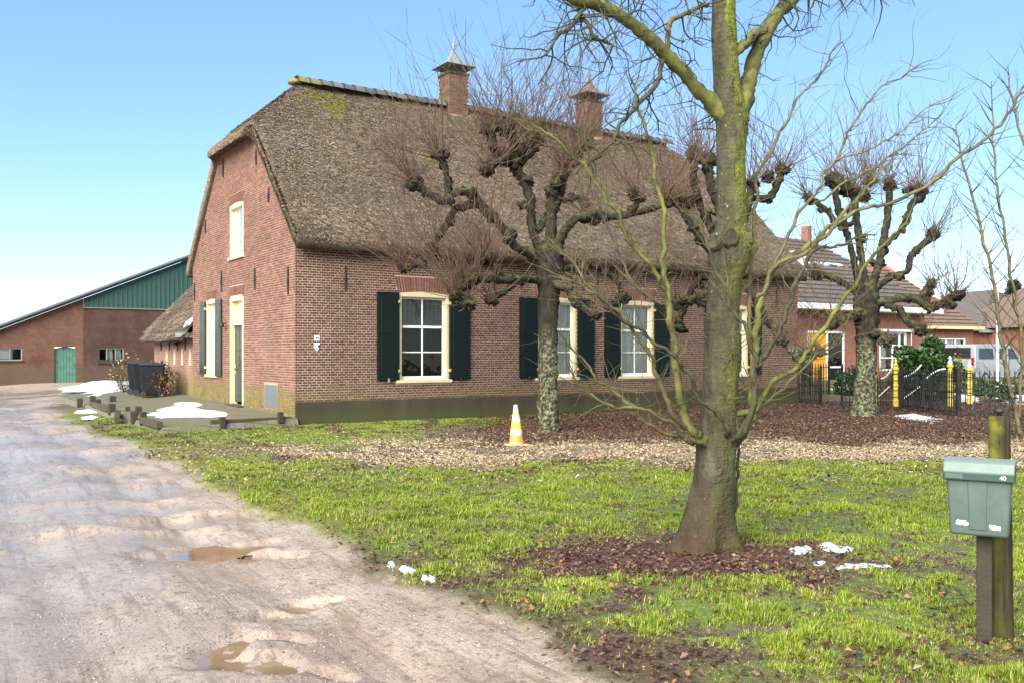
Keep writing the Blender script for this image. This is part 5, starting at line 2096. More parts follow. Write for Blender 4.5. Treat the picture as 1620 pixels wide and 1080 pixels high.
# ---- the big tree in the lawn (depth about 7.6 m)
TB = G(1116, 868)
TY = TB.y
big = empty('lawn_tree', (TB.x, TB.y, float(ground_z(TB.x, TB.y))))
tag(big, 'big bare tree with smooth mossy trunk standing in the lawn', 'tree')
PXM = TY / F


def TW(px, py, dy=0.0):
    return W(px, py, TY + dy) - big.location


ty_ = [(1113, 880, 50), (1116, 862, 45), (1121, 820, 40), (1128, 775, 34), (1132, 731, 31), (1134, 687, 30), (1139, 620, 30), (1143, 553, 30), (1143, 500, 28.5), (1147, 450, 26), (1152, 415, 31), (1155, 392, 32), (1156, 365, 27), (1157, 310, 25), (1156, 250, 24), (1157, 190, 27), (1152, 150, 24), (1148, 100, 22), (1145, 40, 20.5), (1146, -40, 18), (1150, -140, 14), (1158, -260, 9)]
P, Rr = smooth_line([TW(x, y) for x, y, _ in ty_], [r_ * PXM * (0.93 if y_ < 700 else 1.0) for _, y_, r_ in ty_], 6)
sides = 36
V, q = tubes([(P, Rr)], sides)
C = np.repeat(np.array([tuple(p) for p in P]), sides, axis=0)
D = V - C
ang = np.arctan2(D[:, 1], D[:, 0])
zloc = C[:, 2]
k = 1.0 + 0.0 * ang
flare = np.clip(1 - zloc / 0.42, 0, 1) ** 1.6
k += flare * (0.22 * np.cos(3 * ang + 0.6) + 0.14 * np.cos(5 * ang + 1.9) + 0.10)
k += flare * 0.22 * np.exp(-((np.angle(np.exp(1j * (ang - math.pi - 0.25)))) / 0.30) ** 2)
for i in range(len(V)):
    pv = Vector(V[i])
    k[i] += 0.05 * mnoise.noise(pv * 3.0) + 0.035 * mnoise.noise(Vector((pv.x * 14, pv.y * 14, pv.z * 5))) + 0.018 * mnoise.noise(pv * 34)
    z_ = pv.z
    for (pz_, pa, ph, pw) in ((1.56, 0.3, 0.13, 0.13), (2.42, -0.4, 0.16, 0.17), (2.42, 2.9, 0.14, 0.17), (2.45, -1.5, 0.10, 0.12), (1.92, 2.2, 0.08, 0.2), (0.9, 3.0, 0.12, 0.12), (0.88, 0.1, 0.14, 0.13), (3.55, 0.2, 0.12, 0.16)):
        da = math.atan2(math.sin(ang[i] - pa), math.cos(ang[i] - pa))
        k[i] += ph * math.exp(-(da / 0.5) ** 2 - ((z_ - pz_) / pw) ** 2)
V = C + D * k[:, None]
mobj('trunk', npmesh('trunk', V, q, smooth=True), M['bark'], big)
# cut-branch scars
for (px, py, an, rad) in ((1144, 380, -1.75, 0.072), (1194, 378, -0.35, 0.065), (1117, 385, 3.75, 0.065)):
    c = TW(px, py)
    m = MB()
    m.lathe([(rad * 1.25, -0.06), (rad * 1.1, -0.01), (rad * 0.92, 0.018), (rad * 0.75, 0.020), (rad * 0.6, 0.010), (rad * 0.3, 0.006), (rad * 0.05, 0.006)], 24)
    m.v = [tuple(Vector(p) * (1 + 0.35 * mnoise.noise(Vector(p) * 22))) for p in m.v]
    o = m.build('branch_scar', M['bark'], big, smooth=True)
    dirv = Vector((math.cos(an), math.sin(an), 0.1))
    o.rotation_euler = dirv.to_track_quat('Z', 'Y').to_euler()
    base_r = 31 * PXM
    cc = TW(1154, py)
    o.location = cc + Vector((math.cos(an), math.sin(an), 0)) * base_r * 1.04

LIMBS = {
    'upper_left': ('limb', [(1160, 216, 17, 0), (1146, 190, 15, -.02), (1128, 166, 12.5, -.06), (1100, 138, 10.5, -.15), (1055, 88, 10, -.3), (1010, 48, 9.5, -.45), (960, 14, 9, -.6), (915, 0, 8, -.75), (850, -22, 6.5, -.9), (770, -60, 4, -1.0)]),
    'upper_right': ('limb', [(1156, 235, 20, 0), (1166, 198, 17, 0.02), (1177, 160, 14.5, .05), (1188, 115, 13, .15), (1203, 68, 12, .25), (1226, 30, 11.5, .35), (1256, -6, 10.5, .45), (1296, -60, 8, .6), (1350, -150, 5, .8)]),
    'cross': ('limb', [(1158, 95, 7, 0), (1176, 76, 7.5, .02), (1190, 56, 7.5, .12), (1214, 45, 6.5, .3)]),
    's1': ('limb', [(1118, 700, 10, -.05), (1098, 686, 10, -.12), (1083, 662, 9, -.16), (1076, 620, 8.2, -.2), (1068, 560, 7.6, -.22), (1060, 500, 7.2, -.25), (1053, 440, 6.2, -.28), (1050, 400, 5.2, -.3), (1045, 330, 4.6, -.3), (1030, 250, 4, -.32), (1010, 170, 3, -.36), (998, 118, 1.6, -.4)]),
    's1b': ('limb', [(1054, 462, 4.6, -.27), (1040, 440, 4.6, -.33), (1015, 400, 4.4, -.4), (985, 350, 4, -.5), (950, 300, 3.4, -.6), (905, 248, 2.8, -.7), (860, 205, 2.2, -.75), (812, 168, 1.2, -.8)]),
    's1c': ('twig_d', [(1056, 482, 3.2, -.25), (1015, 462, 3.2, -.2), (986, 420, 3, -.1), (962, 360, 2.8, 0), (942, 290, 2.4, .05), (930, 240, 1.4, .1)]),
    's2': ('twig_o', [(1105, 694, 6, -.1), (1068, 655, 5.6, -.25), (1044, 605, 5, -.38), (1030, 568, 4.6, -.45), (1000, 520, 4, -.55), (960, 482, 3.2, -.65), (925, 440, 2.2, -.7), (895, 395, 1.2, -.75)]),
    's3': ('twig_d', [(1152, 680, 5, -.2), (1118, 642, 4.8, -.3), (1090, 592, 4.4, -.4), (1060, 560, 4, -.48), (1030, 536, 3.6, -.55), (980, 500, 3, -.65), (935, 468, 2.2, -.75), (905, 446, 1.2, -.8)]),
    's4': ('twig_o', [(1112, 706, 5.5, -.12), (1062, 690, 4.6, -.3), (1022, 670, 4, -.4), (992, 640, 3.4, -.45), (962, 612, 2.8, -.5), (930, 580, 2.2, -.55), (902, 540, 1.2, -.6)]),
    's5': ('twig_o', [(1108, 700, 5, -.15), (1060, 668, 4, -.35), (1015, 652, 3.4, -.5), (965, 642, 2.8, -.6), (925, 615, 2.2, -.7), (905, 590, 1.2, -.75)]),
    'r1': ('limb', [(1140, 706, 11, 0), (1168, 694, 10.5, .02), (1182, 668, 9, .0), (1191, 636, 8.2, -.05), (1193, 596, 7.6, -.08), (1193, 545, 7.6, -.1), (1202, 500, 7.2, -.1), (1215, 452, 6.6, -.1), (1226, 425, 6.2, -.1), (1262, 404, 5.6, -.05), (1300, 370, 5, 0), (1330, 345, 4, .05), (1372, 300, 2.6, .1), (1400, 262, 1.4, .15)]),
    'r2': ('twig_d', [(1150, 704, 8, -.1), (1180, 680, 7, -.2), (1196, 632, 6.2, -.28), (1196, 585, 5.8, -.3), (1204, 560, 5.6, -.32), (1228, 528, 5.2, -.38), (1250, 480, 4.8, -.42), (1257, 452, 4.4, -.45), (1280, 412, 3.8, -.5), (1302, 392, 3.2, -.55), (1345, 378, 2.2, -.6), (1390, 372, 1.2, -.65)]),
    'r2b': ('twig_d', [(1197, 580, 4.8, -.3), (1182, 525, 4.6, -.34), (1162, 500, 4.2, -.36), (1150, 468, 3.8, -.38), (1132, 420, 3.2, -.4), (1118, 380, 2.4, -.42), (1110, 350, 1.2, -.44)]),
    'r3': ('limb', [(1188, 650, 6, -.05), (1222, 604, 5.6, -.15), (1262, 578, 5.2, -.25), (1296, 528, 4.8, -.35), (1330, 480, 4.2, -.42), (1353, 446, 3.6, -.46), (1395, 395, 2.8, -.5), (1440, 355, 1.6, -.55)]),
    'r4': ('twig_o', [(1198, 470, 4.5, -.1), (1222, 432, 4.6, -.16), (1294, 387, 4.4, -.3), (1350, 338, 4.2, -.42), (1413, 316, 4, -.55), (1472, 291, 3.6, -.65), (1524, 243, 3.3, -.75), (1587, 187, 2.8, -.85), (1618, 147, 2.4, -.9), (1650, 90, 1.4, -1.0)]),
    'r5': ('twig_o', [(1206, 470, 4, .0), (1228, 420, 4, .05), (1257, 354, 3.8, .1), (1294, 299, 3.5, .15), (1320, 254, 3.2, .2), (1342, 206, 2.8, .22), (1379, 158, 2.2, .25), (1413, 128, 1.6, .28), (1450, 108, .9, .3)]),
    'r5b': ('twig_o', [(1320, 255, 2.4, .2), (1390, 226, 2.1, .1), (1427, 199, 1.7, .05), (1475, 167, 1, .0)]),
    'r5c': ('twig_o', [(1285, 324, 2.8, .14), (1357, 274, 2.4, .3), (1405, 250, 2, .38), (1442, 224, 1.6, .42), (1484, 188, .9, .45)]),
    'r6': ('twig_o', [(1188, 560, 4.6, .05), (1186, 480, 4.6, .12), (1188, 400, 4.4, .16), (1192, 322, 4.2, .2), (1212, 249, 3.8, .25), (1250, 175, 3.3, .3), (1284, 132, 2.6, .34), (1312, 89, 1.9, .36), (1332, 62, 1, .38)]),
    'r7': ('twig_d', [(1158, 846, 3.4, .1), (1162, 806, 3.8, .12), (1166, 750, 3.6, .1), (1170, 704, 3, .1), (1178, 660, 2, .12), (1184, 610, 1, .15)]),
    'r8': ('twig_o', [(1170, 690, 4, .05), (1210, 640, 3.4, .15), (1250, 600, 2.8, .2), (1292, 560, 2.2, .28), (1330, 545, 1.2, .3)]),
    'left_hang': ('twig_d', [(1047, 94, 4, -.3), (1040, 128, 3.6, -.33), (1014, 162, 3.4, -.36), (986, 192, 3, -.4), (968, 226, 2.6, -.42), (954, 250, 1.6, -.45)]),
    'left_up': ('twig_o', [(1049, 86, 4.5, -.28), (1056, 60, 4.2, -.24), (1064, 32, 3.8, -.2), (1090, 18, 3.2, -.15), (1122, 6, 2.6, -.1)]),
    'far_left': ('twig_d', [(925, 4, 4, -.7), (916, 24, 3.4, -.72), (896, 44, 3, -.75), (880, 58, 2.6, -.8), (862, 80, 1.5, -.85)]),
    'bow_left': ('twig_d', [(918, 24, 3.0, -.72), (934, 36, 2.8, -.7), (942, 54, 2.5, -.68), (956, 60, 2.1, -.66), (970, 72, 1.2, -.64)]),
}
rn = random.Random(11)
gn_dark, gn_olive = [], []
for nm, (mt, pts) in LIMBS.items():
    if pts[0][1] > 640 and nm != 'r7':
        pts = [(1136, pts[0][1] + 16, pts[0][2] * 1.25, 0.0)] + pts
    o, P, Rr = limb_obj('limb', [TW(x, y, dy) for x, y, _, dy in pts], [r_ * PXM * (0.72 if nm[0] in 'sr' else 1.0) for _, _, r_, _ in pts], M[mt], big, 10 if pts[0][2] > 6 else 7, 7, 0.16, sum(map(ord, nm)) % 17, 9.0, 0.012 if nm.startswith('upper') else 0.045)
    upper = nm in ('upper_left', 'upper_right', 'cross', 'left_hang', 'left_up', 'far_left', 'bow_left')
    L = len(P)
    for k in range(3, L):
        f = k / L
        if upper:
            thick = Rr[k] > 0.026
            for q_ in range(1 if rn.random() < (0.40 if thick else 0.6) else 0):
                d = Vector((rn.gauss(0, 1), rn.gauss(0, 1), rn.gauss(-0.25, 0.6)))
                gnarl(P[k], d, rn.uniform(0.30, 0.62), rn.uniform(0.0055, 0.0085), rn, 0.62, -0.03, 2, 0.065, 0.42, gn_dark, 0.9)
        else:
            for q_ in range(0 if f < 0.12 else (rn.random() < 0.30 + 0.45 * f) + (rn.random() < 0.2)):
                tdir = (P[k] - P[k - 1]).normalized()
                d = tdir * 0.9 + Vector((rn.gauss(0, 0.6), rn.gauss(0, 0.6), rn.gauss(0.1, 0.45)))
                gnarl(P[k], d, rn.uniform(0.10, 0.48) * (0.6 + 0.6 * f), rn.uniform(0.0028, 0.0048), rn, 0.36, 0.07, 2, 0.055, 0.26, gn_olive, 0.7)
# small epicormic twigs on the trunk
for k in range(70):
    z_ = rn.uniform(0.75, 3.2)
    an = rn.uniform(-math.pi, 0.3)
    py = 880 - z_ / PXM
    cx = float(np.interp(py, [p[1] for p in ty_][::-1], [p[0] for p in ty_][::-1]))
    rr = float(np.interp(py, [p[1] for p in ty_][::-1], [p[2] for p in ty_][::-1])) * PXM
    c = TW(cx, py) + Vector((math.cos(an), math.sin(an), 0)) * rr * 0.97
    gnarl(c, (math.cos(an), math.sin(an), rn.uniform(0, .8)), rn.uniform(0.08, 0.30), 0.004, rn, 0.3, 0.05, 1, 0.05, 0.3, gn_olive, 0.6)
# hanging sprays that come down from above the frame
for (px, py, dy) in ((1010, -20, -.4), (1040, -30, .3), (1075, -20, -.2), (985, -30, .1), (1225, -10, -.3), (1262, -20, .3), (1300, -30, .1), (1345, -30, .4), (1405, -35, .5), (1430, -30, .2), (1110, -30, .5), (960, -30, .5), (900, -30, -.2), (1370, -40, .6), (1280, -30, -.4)):
    for q_ in range(3):
        gnarl(TW(px + rn.uniform(-18, 18), py, dy), (rn.gauss(0, .7), rn.gauss(0, .5), -1 + rn.random() * 0.5), rn.uniform(0.3, 0.7), 0.009, rn, 0.6, -0.03, 2, 0.065, 0.40, gn_dark, 0.9)
# crown above the frame, so the tree is whole
for k in range(60):
    s = TW(1150 + rn.uniform(-40, 90), rn.uniform(-260, -80))
    gnarl(s, (rn.gauss(0, 1), rn.gauss(0, 1), rn.uniform(0.2, 1.2)), rn.uniform(0.7, 1.6), 0.014, rn, 0.45, 0.02, 2, 0.15, 0.4, gn_dark, 0.8)
twig_obj('gnarled_twigs', gn_dark, M['twig_d'], big, 4)
twig_obj('young_shoots', gn_olive, M['twig_o'], big, 4)


# ---- pollarded lime trees before the house
def head_mesh(rad, seed):
    bm = bmesh.new()
    bmesh.ops.create_icosphere(bm, subdivisions=3, radius=rad)
    for v in bm.verts:
        p = v.co.copy()
        k = 0.85 + 0.55 * mnoise.noise(p / rad * 1.5 + Vector((seed, seed * 2, 0))) + 0.55 * mnoise.noise(p / rad * 3.8 + Vector((0, seed, 3)))
        v.co = Vector((p.x * k * 1.05, p.y * k * 1.05, p.z * k * 0.85))
    me = bpy.data.meshes.new('pollard_head')
    bm.to_mesh(me)
    bm.free()
    for p in me.polygons:
        p.use_smooth = True
    me.materials.append(M['bark_p'])
    return me


HEADS = [head_mesh(1.0, s * 3.7) for s in range(6)]


def pollard(base, trunk, limbs, heads, label, seed, depth_of, shoots=46):
    Yb = base.y
    root = empty('pollarded_tree', (base.x, base.y, float(ground_z(base.x, base.y)) - 0.02))
    tag(root, label, 'tree', 'pollarded lime trees along the front')
    s = Yb / F
    rr = random.Random(seed)
    tw = lambda px, py, dy=0.0: W(px, py, Yb + dy) - root.location
    pts = [tw(x, y) for x, y, _ in trunk]
    limb_obj('trunk', pts, [r_ * s for _, _, r_ in trunk], M['bark_p'], root, 18, 7, 0.10, seed, 3.5)
    for L in limbs:
        P_ = [tw(x, y, dy) for x, y, _, dy in L]
        limb_obj('limb', P_, [r_ * s * 0.70 for _, _, r_, _ in L], M['bark_p'], root, 12, 8, 0.30, seed + L[0][0], 5.5)
        for q_ in range(max(2, len(L))):
            t_ = rr.uniform(0.2, 1.0) * (len(P_) - 1)
            i_ = min(int(t_), len(P_) - 2)
            bc = P_[i_].lerp(P_[i_ + 1], t_ - i_)
            rad_ = L[i_][2] * s
            b_o = bpy.data.objects.new('burr', rr.choice(HEADS))
            b_o.location = bc + Vector((rr.gauss(0, .5), rr.gauss(0, .5), rr.gauss(0, .5))) * rad_
            k_ = rad_ * rr.uniform(0.6, 1.05)
            b_o.scale = (k_ * rr.uniform(.8, 1.4), k_, k_ * rr.uniform(.7, 1.2))
            b_o.rotation_euler = (rr.uniform(0, 6), rr.uniform(0, 6), rr.uniform(0, 6))
            link(b_o, root)
    shoots_l = []
    for (px, py, dy, r_, lx, n) in heads:
        c = tw(px, py, dy)
        o = bpy.data.objects.new('pollard_head', rr.choice(HEADS))
        o.location = c
        sc = r_ * s
        o.scale = (sc * rr.uniform(0.8, 1.35), sc * rr.uniform(0.8, 1.2), sc * rr.uniform(0.8, 1.3))
        o.rotation_euler = (rr.uniform(-.4, .4), rr.uniform(-.4, .4), rr.uniform(0, 6))
        link(o, root)
        for k in range(20):      # dense short stubs of old cuts
            d = Vector((rr.gauss(0, 1), rr.gauss(0, 1), rr.gauss(0.25, .8))).normalized()
            p0 = c + d * sc * 0.5
            L_ = sc * rr.uniform(0.7, 1.5)
            shoots_l.append(([p0, p0 + d * L_ * .5, p0 + d * L_ + Vector((0, 0, L_ * 0.3))], [0.013, 0.010, 0.006]))
        for k in range(int(n * shoots / 46 * rr.uniform(0.7, 1.25))):
            lean = Vector((lx + rr.gauss(0, 0.55), rr.gauss(0, 0.5), rr.uniform(0.5, 1.15)))
            if rr.random() < 0.30:
                lean = Vector((lx * 1.5 + rr.gauss(0, 0.9), rr.gauss(0, 0.8), rr.uniform(-0.2, 0.6)))
            d = lean.normalized()
            L = rr.uniform(0.6, 2.75) * (1.0 if d.z > 0.5 else 0.6)
            p0 = c + Vector((rr.gauss(0, .5), rr.gauss(0, .5), rr.gauss(0.2, .4))) * sc
            pp, rd = [p0], [rr.uniform(0.0045, 0.0125)]
            ns = 6
            bend = Vector((rr.gauss(0, .08), rr.gauss(0, .08), 0.07))
            for j in range(ns):
                d = (d + bend + Vector((rr.gauss(0, .10), rr.gauss(0, .10), rr.gauss(0, .07)))).normalized()
                pp.append(pp[-1] + d * L / ns)
                rd.append(rd[0] * (1 - 0.72 * (j + 1) / ns))
                if j > 0 and rr.random() < 0.20:
                    dd = (d + Vector((rr.gauss(0, .45), rr.gauss(0, .45), rr.gauss(0, .3)))).normalized()
                    l2 = L * rr.uniform(0.12, 0.3)
                    shoots_l.append(([pp[-1], pp[-1] + dd * l2 * 0.5, pp[-1] + dd * l2], [0.0055, 0.005, 0.003]))
            shoots_l.append((pp, rd))
    twig_obj('shoots', shoots_l, M['twig_r'], root, 3)
    return root


T1 = G(868, 683)
pollard(T1, [(868, 690, 21), (868, 672, 17.5), (867, 620, 15.5), (867, 550, 15), (867, 500, 16), (868, 450, 19), (870, 420, 22), (872, 395, 20), (873, 380, 12)],
        [
            [(866, 415, 13, 0), (840, 402, 10, -.15), (818, 392, 9, -.3), (800, 367, 9, -.4), (777, 340, 9.5, -.5), (760, 325, 9, -.5), (723, 330, 8, -.5), (709, 353, 7.5, -.4), (690, 380, 7, -.3), (685, 402, 8, -.25), (660, 417, 8, -.2), (643, 423, 7, -.1)],
            [(776, 342, 8, -.5), (757, 318, 8, -.6), (741, 304, 8, -.65), (720, 306, 7.5, -.7), (700, 318, 8, -.7), (675, 304, 7, -.75), (657, 293, 8, -.8)],
            [(708, 312, 7, -.7), (709, 290, 6.5, -.75), (704, 265, 7, -.8), (697, 247, 8, -.85)],
            [(866, 410, 13, .05), (850, 388, 10, .1), (841, 352, 10, .1), (840, 320, 10.5, .05), (828, 284, 10, 0), (814, 262, 10, -.05), (798, 248, 9, -.1), (780, 262, 8, -.2), (768, 275, 8, -.3)],
            [(812, 258, 9, -.05), (818, 240, 9, .1), (806, 218, 9, .15), (805, 205, 8, .15)],
            [(796, 248, 9, -.1), (782, 235, 9, -.1), (776, 214, 9, -.1), (774, 200, 8, -.1)],
            [(822, 262, 8, .1), (842, 240, 8, .3), (850, 225, 8, .4)],
            [(872, 402, 14, .1), (872, 350, 12, .1), (874, 308, 13, .1), (884, 288, 12, .15), (890, 272, 11, .2)],
            [(850, 365, 9, .2), (862, 350, 8, .45), (880, 330, 7, .8), (900, 262, 8, 1.1), (925, 232, 9, 1.2)],
            [(878, 398, 12, 0), (895, 364, 9, -.1), (914, 346, 9, -.2), (943, 341, 9.5, -.25), (987, 341, 8, -.2), (1027, 331, 7, -.1), (1056, 322, 6, 0)],
            [(890, 318, 7, .1), (912, 313, 7, .15), (926, 322, 7.5, .1), (927, 342, 7, 0)],
            [(1000, 338, 6, -.2), (1008, 320, 6.5, -.3), (1002, 306, 7, -.4)],
            [(860, 446, 10, -.1), (835, 440, 7, -.4), (800, 444, 7.5, -.7), (770, 440, 9, -.9), (745, 446, 9, -1.0), (722, 462, 9, -1.1)],
            [(796, 442, 7, -.7), (780, 420, 8, -.8), (772, 408, 9, -.9)],
            [(846, 444, 7, -.2), (822, 444, 6, -.5), (797, 462, 6.5, -.7), (776, 474, 7, -.8)],
            [(872, 445, 9, -.1), (892, 456, 7, -.4), (908, 468, 7.5, -.6), (920, 486, 7.5, -.8), (944, 497, 8, -.9)],
            [(880, 432, 8, .1), (915, 420, 6, .4), (950, 425, 6, .7), (978, 448, 6.5, .9), (985, 470, 7, 1.0)],
        ],
        [(640, 424, -.1, 11, -.35, 60), (656, 292, -.8, 11, -.5, 55), (697, 246, -.85, 12, -.35, 60), (688, 398, -.3, 9, -.4, 40), (770, 270, -.3, 13, -.15, 55), (775, 205, -.1, 12, 0, 70), (805, 208, .15, 12, 0, 75), (838, 232, .3, 12, .1, 70), (852, 224, .4, 10, .1, 50),
         (892, 268, .2, 13, .05, 60), (885, 285, .1, 13, 0, 40), (925, 230, 1.2, 12, .15, 60), (905, 258, 1.1, 10, .1, 45), (926, 345, 0, 9, .1, 26), (1002, 305, -.4, 10, .1, 45), (1058, 320, 0, 11, .2, 45), (940, 348, -.2, 10, .1, 18),
         (722, 464, -1.1, 14, -.3, 70), (772, 408, -.9, 13, -.2, 60), (745, 446, -1.0, 11, -.2, 40), (776, 476, -.8, 10, -.1, 22), (740, 480, -1.1, 12, -.3, 45), (944, 498, -.9, 10, .25, 24), (908, 472, -.6, 9, .1, 14), (985, 470, 1.0, 11, .2, 25), (800, 250, -.1, 14, 0, 40)],
        'pollarded lime tree nearest the camera, with the traffic cone at its foot', 3, None)

T3 = G(1368, 657)
pollard(T3, [(1366, 664, 24), (1367, 645, 19), (1369, 600, 15.5), (1370, 560, 15), (1371, 520, 17), (1371, 485, 19), (1372, 462, 17), (1373, 448, 9)],
        [
            [(1374, 470, 11, 0), (1384, 440, 9, 0), (1394, 402, 8.5, .1), (1404, 345, 8, .2), (1407, 298, 8, .2)],
            [(1370, 468, 11, 0), (1366, 430, 8, .2), (1361, 396, 7.5, .3), (1355, 348, 7.5, .4), (1350, 308, 8, .5)],
            [(1366, 470, 10, -.1), (1352, 420, 7, -.3), (1342, 376, 6.5, -.5), (1328, 338, 7, -.6), (1320, 292, 7.5, -.6)],
            [(1394, 392, 7, .1), (1427, 362, 6.5, -.2), (1442, 326, 7, -.3), (1457, 304, 8, -.4)],
            [(1378, 462, 9, 0), (1408, 440, 7, .2), (1436, 428, 6.5, .4), (1442, 404, 6.5, .5), (1476, 374, 7.5, .6)],
            [(1376, 484, 10, -.1), (1410, 476, 8, -.3), (1442, 472, 7.5, -.4), (1472, 487, 8, -.5), (1496, 478, 8, -.5), (1512, 468, 9, -.5)],
            [(1450, 474, 7, -.4), (1465, 462, 7, -.4), (1474, 452, 7, -.4)],
            [(1400, 484, 7, -.3), (1424, 490, 6.5, -.5), (1434, 508, 6.5, -.6), (1457, 521, 8, -.7)],
            [(1366, 490, 9, -.1), (1340, 502, 7.5, -.4), (1318, 511, 8, -.6)],
            [(1366, 472, 9, .1), (1335, 448, 7, .4), (1312, 438, 7, .6), (1292, 434, 8, .7)],
            [(1372, 530, 8, -.1), (1388, 526, 8, -.3), (1402, 536, 9, -.4)],
            [(1352, 352, 6, .4), (1328, 356, 6, .6), (1304, 330, 6, .8), (1278, 312, 7, .9)],
        ],
        [(1407, 294, .2, 11, .05, 55), (1350, 302, .5, 12, 0, 60), (1320, 286, -.6, 12, -.1, 60), (1378, 288, .3, 10, 0, 45), (1457, 302, -.4, 13, .2, 65), (1438, 300, -.3, 9, .1, 35), (1477, 372, .6, 11, .35, 45), (1512, 468, -.5, 12, .3, 55), (1474, 450, -.4, 9, .1, 26), (1458, 522, -.7, 11, .1, 20),
         (1318, 512, -.6, 11, -.2, 26), (1292, 434, .7, 11, -.3, 36), (1402, 538, -.4, 12, 0, 6), (1278, 312, .9, 9, -.3, 40), (1340, 300, -.2, 10, 0, 40), (1366, 310, .4, 11, 0, 40), (1496, 480, -.5, 10, .2, 26)],
        'pollarded lime tree standing by the yellow gate posts', 8, None, 40)

T2 = Vector((5.08, 21.8, 0))
pollard(T2, [(1150, 672, 21), (1150, 640, 17), (1151, 560, 15), (1151, 500, 16), (1152, 440, 18), (1152, 400, 17), (1152, 385, 9)],
        [
            [(1150, 420, 11, 0), (1130, 370, 9, 0), (1110, 330, 9, .1), (1098, 285, 9, .1), (1098, 250, 9, .1)],
            [(1152, 400, 11, 0), (1140, 340, 9, -.2), (1126, 300, 9, -.3), (1120, 262, 9, -.3)],
            [(1148, 420, 10, 0), (1110, 380, 8, -.3), (1085, 340, 8, -.4), (1070, 318, 9, -.4)],
            [(1150, 400, 10, 0), (1170, 350, 8, .1), (1180, 316, 8, .2), (1218, 312, 8, .3), (1236, 276, 9, .3)],
            [(1154, 405, 9, 0), (1180, 340, 8, -.2), (1190, 296, 8, -.2)],
            [(1146, 440, 9, 0), (1120, 460, 7, -.3), (1095, 474, 8, -.4), (1072, 480, 8, -.5)],
            [(1158, 440, 9, 0), (1182, 456, 7, -.2), (1198, 480, 7, -.3), (1216, 508, 7, -.4), (1236, 537, 8, -.5), (1258, 556, 8, -.5)],
            [(1146, 450, 8, .1), (1108, 440, 7, .4), (1078, 500, 7, .6), (1074, 520, 9, .6)],
        ],
        [(1098, 244, .1, 12, -.1, 60), (1120, 256, -.3, 13, 0, 60), (1068, 314, -.4, 13, -.2, 55), (1088, 320, -.3, 11, -.1, 45), (1013, 313, -.3, 8, -.1, 20), (1238, 270, .3, 13, .25, 65), (1190, 290, -.2, 12, .1, 55), (1215, 280, .2, 10, .2, 40), (1072, 478, -.5, 10, -.2, 18), (1110, 476, -.3, 10, 0, 14), (1075, 520, .6, 11, -.1, 10), (1258, 557, -.5, 11, .2, 14), (1236, 538, -.5, 9, .1, 8)],
        'pollarded lime tree hidden in part behind the big trunk', 15, None, 40)
T4 = W(1277, 0, 36.0)
pollard(Vector((T4.x, 36.0, 0.1)), [(1277, 625, 9), (1277, 600, 8), (1277, 575, 8.5), (1277, 562, 9)],
        [[(1277, 572, 8, 0), (1266, 562, 7, 0), (1256, 556, 8, 0)], [(1277, 572, 8, 0), (1288, 562, 7, 0), (1296, 555, 8, 0)]],
        [(1256, 556, 0, 10, -.2, 10), (1296, 555, 0, 10, .2, 10), (1277, 558, 0, 12, 0, 10)],
        'small stubby pollard behind the iron fence before the orange door', 21, None, 40)


# ---- thin young trees at the right edge
def sapling(stems, base, label, seed):
    root = empty('young_tree', (base.x, base.y, float(ground_z(base.x, base.y)) - 0.02))
    tag(root, label, 'tree', 'thin young trees at the fence')
    rr = random.Random(seed)
    s = base.y / F
    tw = lambda px, py, dy=0.0: W(px, py, base.y + dy) - root.location
    items = []
    for st in stems:
        o, P, Rr = limb_obj('stem', [tw(x, y, dy) for x, y, _, dy in st], [r_ * s * 0.55 for _, _, r_, _ in st], M['twig_o'], root, 7, 5, 0.08, seed, 4.0, 0.06)
        L = len(P)
        for k in range(4, L):
            for q_ in range(2):
                if rr.random() < 0.75:
                    sgn = rr.choice((-1, 1))
                    td = (P[k] - P[k - 1]).normalized()
                    d = td * 0.9 + Vector((sgn * rr.uniform(0.4, 1.1), rr.gauss(0, .6), 0.1))
                    gnarl(P[k], d, rr.uniform(0.5, 1.5) * (1.15 - 0.6 * k / L), rr.uniform(0.009, 0.014), rr, 0.13, 0.02, 2, 0.16, 0.34, items, 0.45)
    twig_obj('twigs', items, M['twig_d'], root, 3)


Y1 = G(1612, 688)
sapling([[(1616, 692, 7, 0), (1604, 640, 6.5, 0), (1592, 580, 6, 0), (1580, 500, 5.2, .1), (1565, 420, 4.6, .2), (1545, 340, 4, .3), (1525, 258, 3, .3), (1512, 200, 1.5, .3)],
         [(1612, 660, 5, 0), (1618, 560, 4.6, -.2), (1606, 470, 4.2, -.3), (1592, 380, 3.8, -.4), (1578, 300, 3.2, -.5), (1572, 220, 2.5, -.5), (1566, 130, 1.2, -.5)]], Y1, 'thin young tree with two green stems at the right edge', 31)
Y2 = G(1672, 672)
sapling([[(1672, 676, 7, 0), (1664, 560, 6, 0), (1650, 420, 5, .2), (1636, 300, 4.2, .3), (1612, 200, 3, .4), (1590, 110, 1.4, .4)],
         [(1668, 600, 5, 0), (1690, 430, 4, .3), (1668, 260, 3, .5), (1640, 120, 1.4, .6)]], Y2, 'thin young tree just outside the right edge with twigs reaching in', 32)

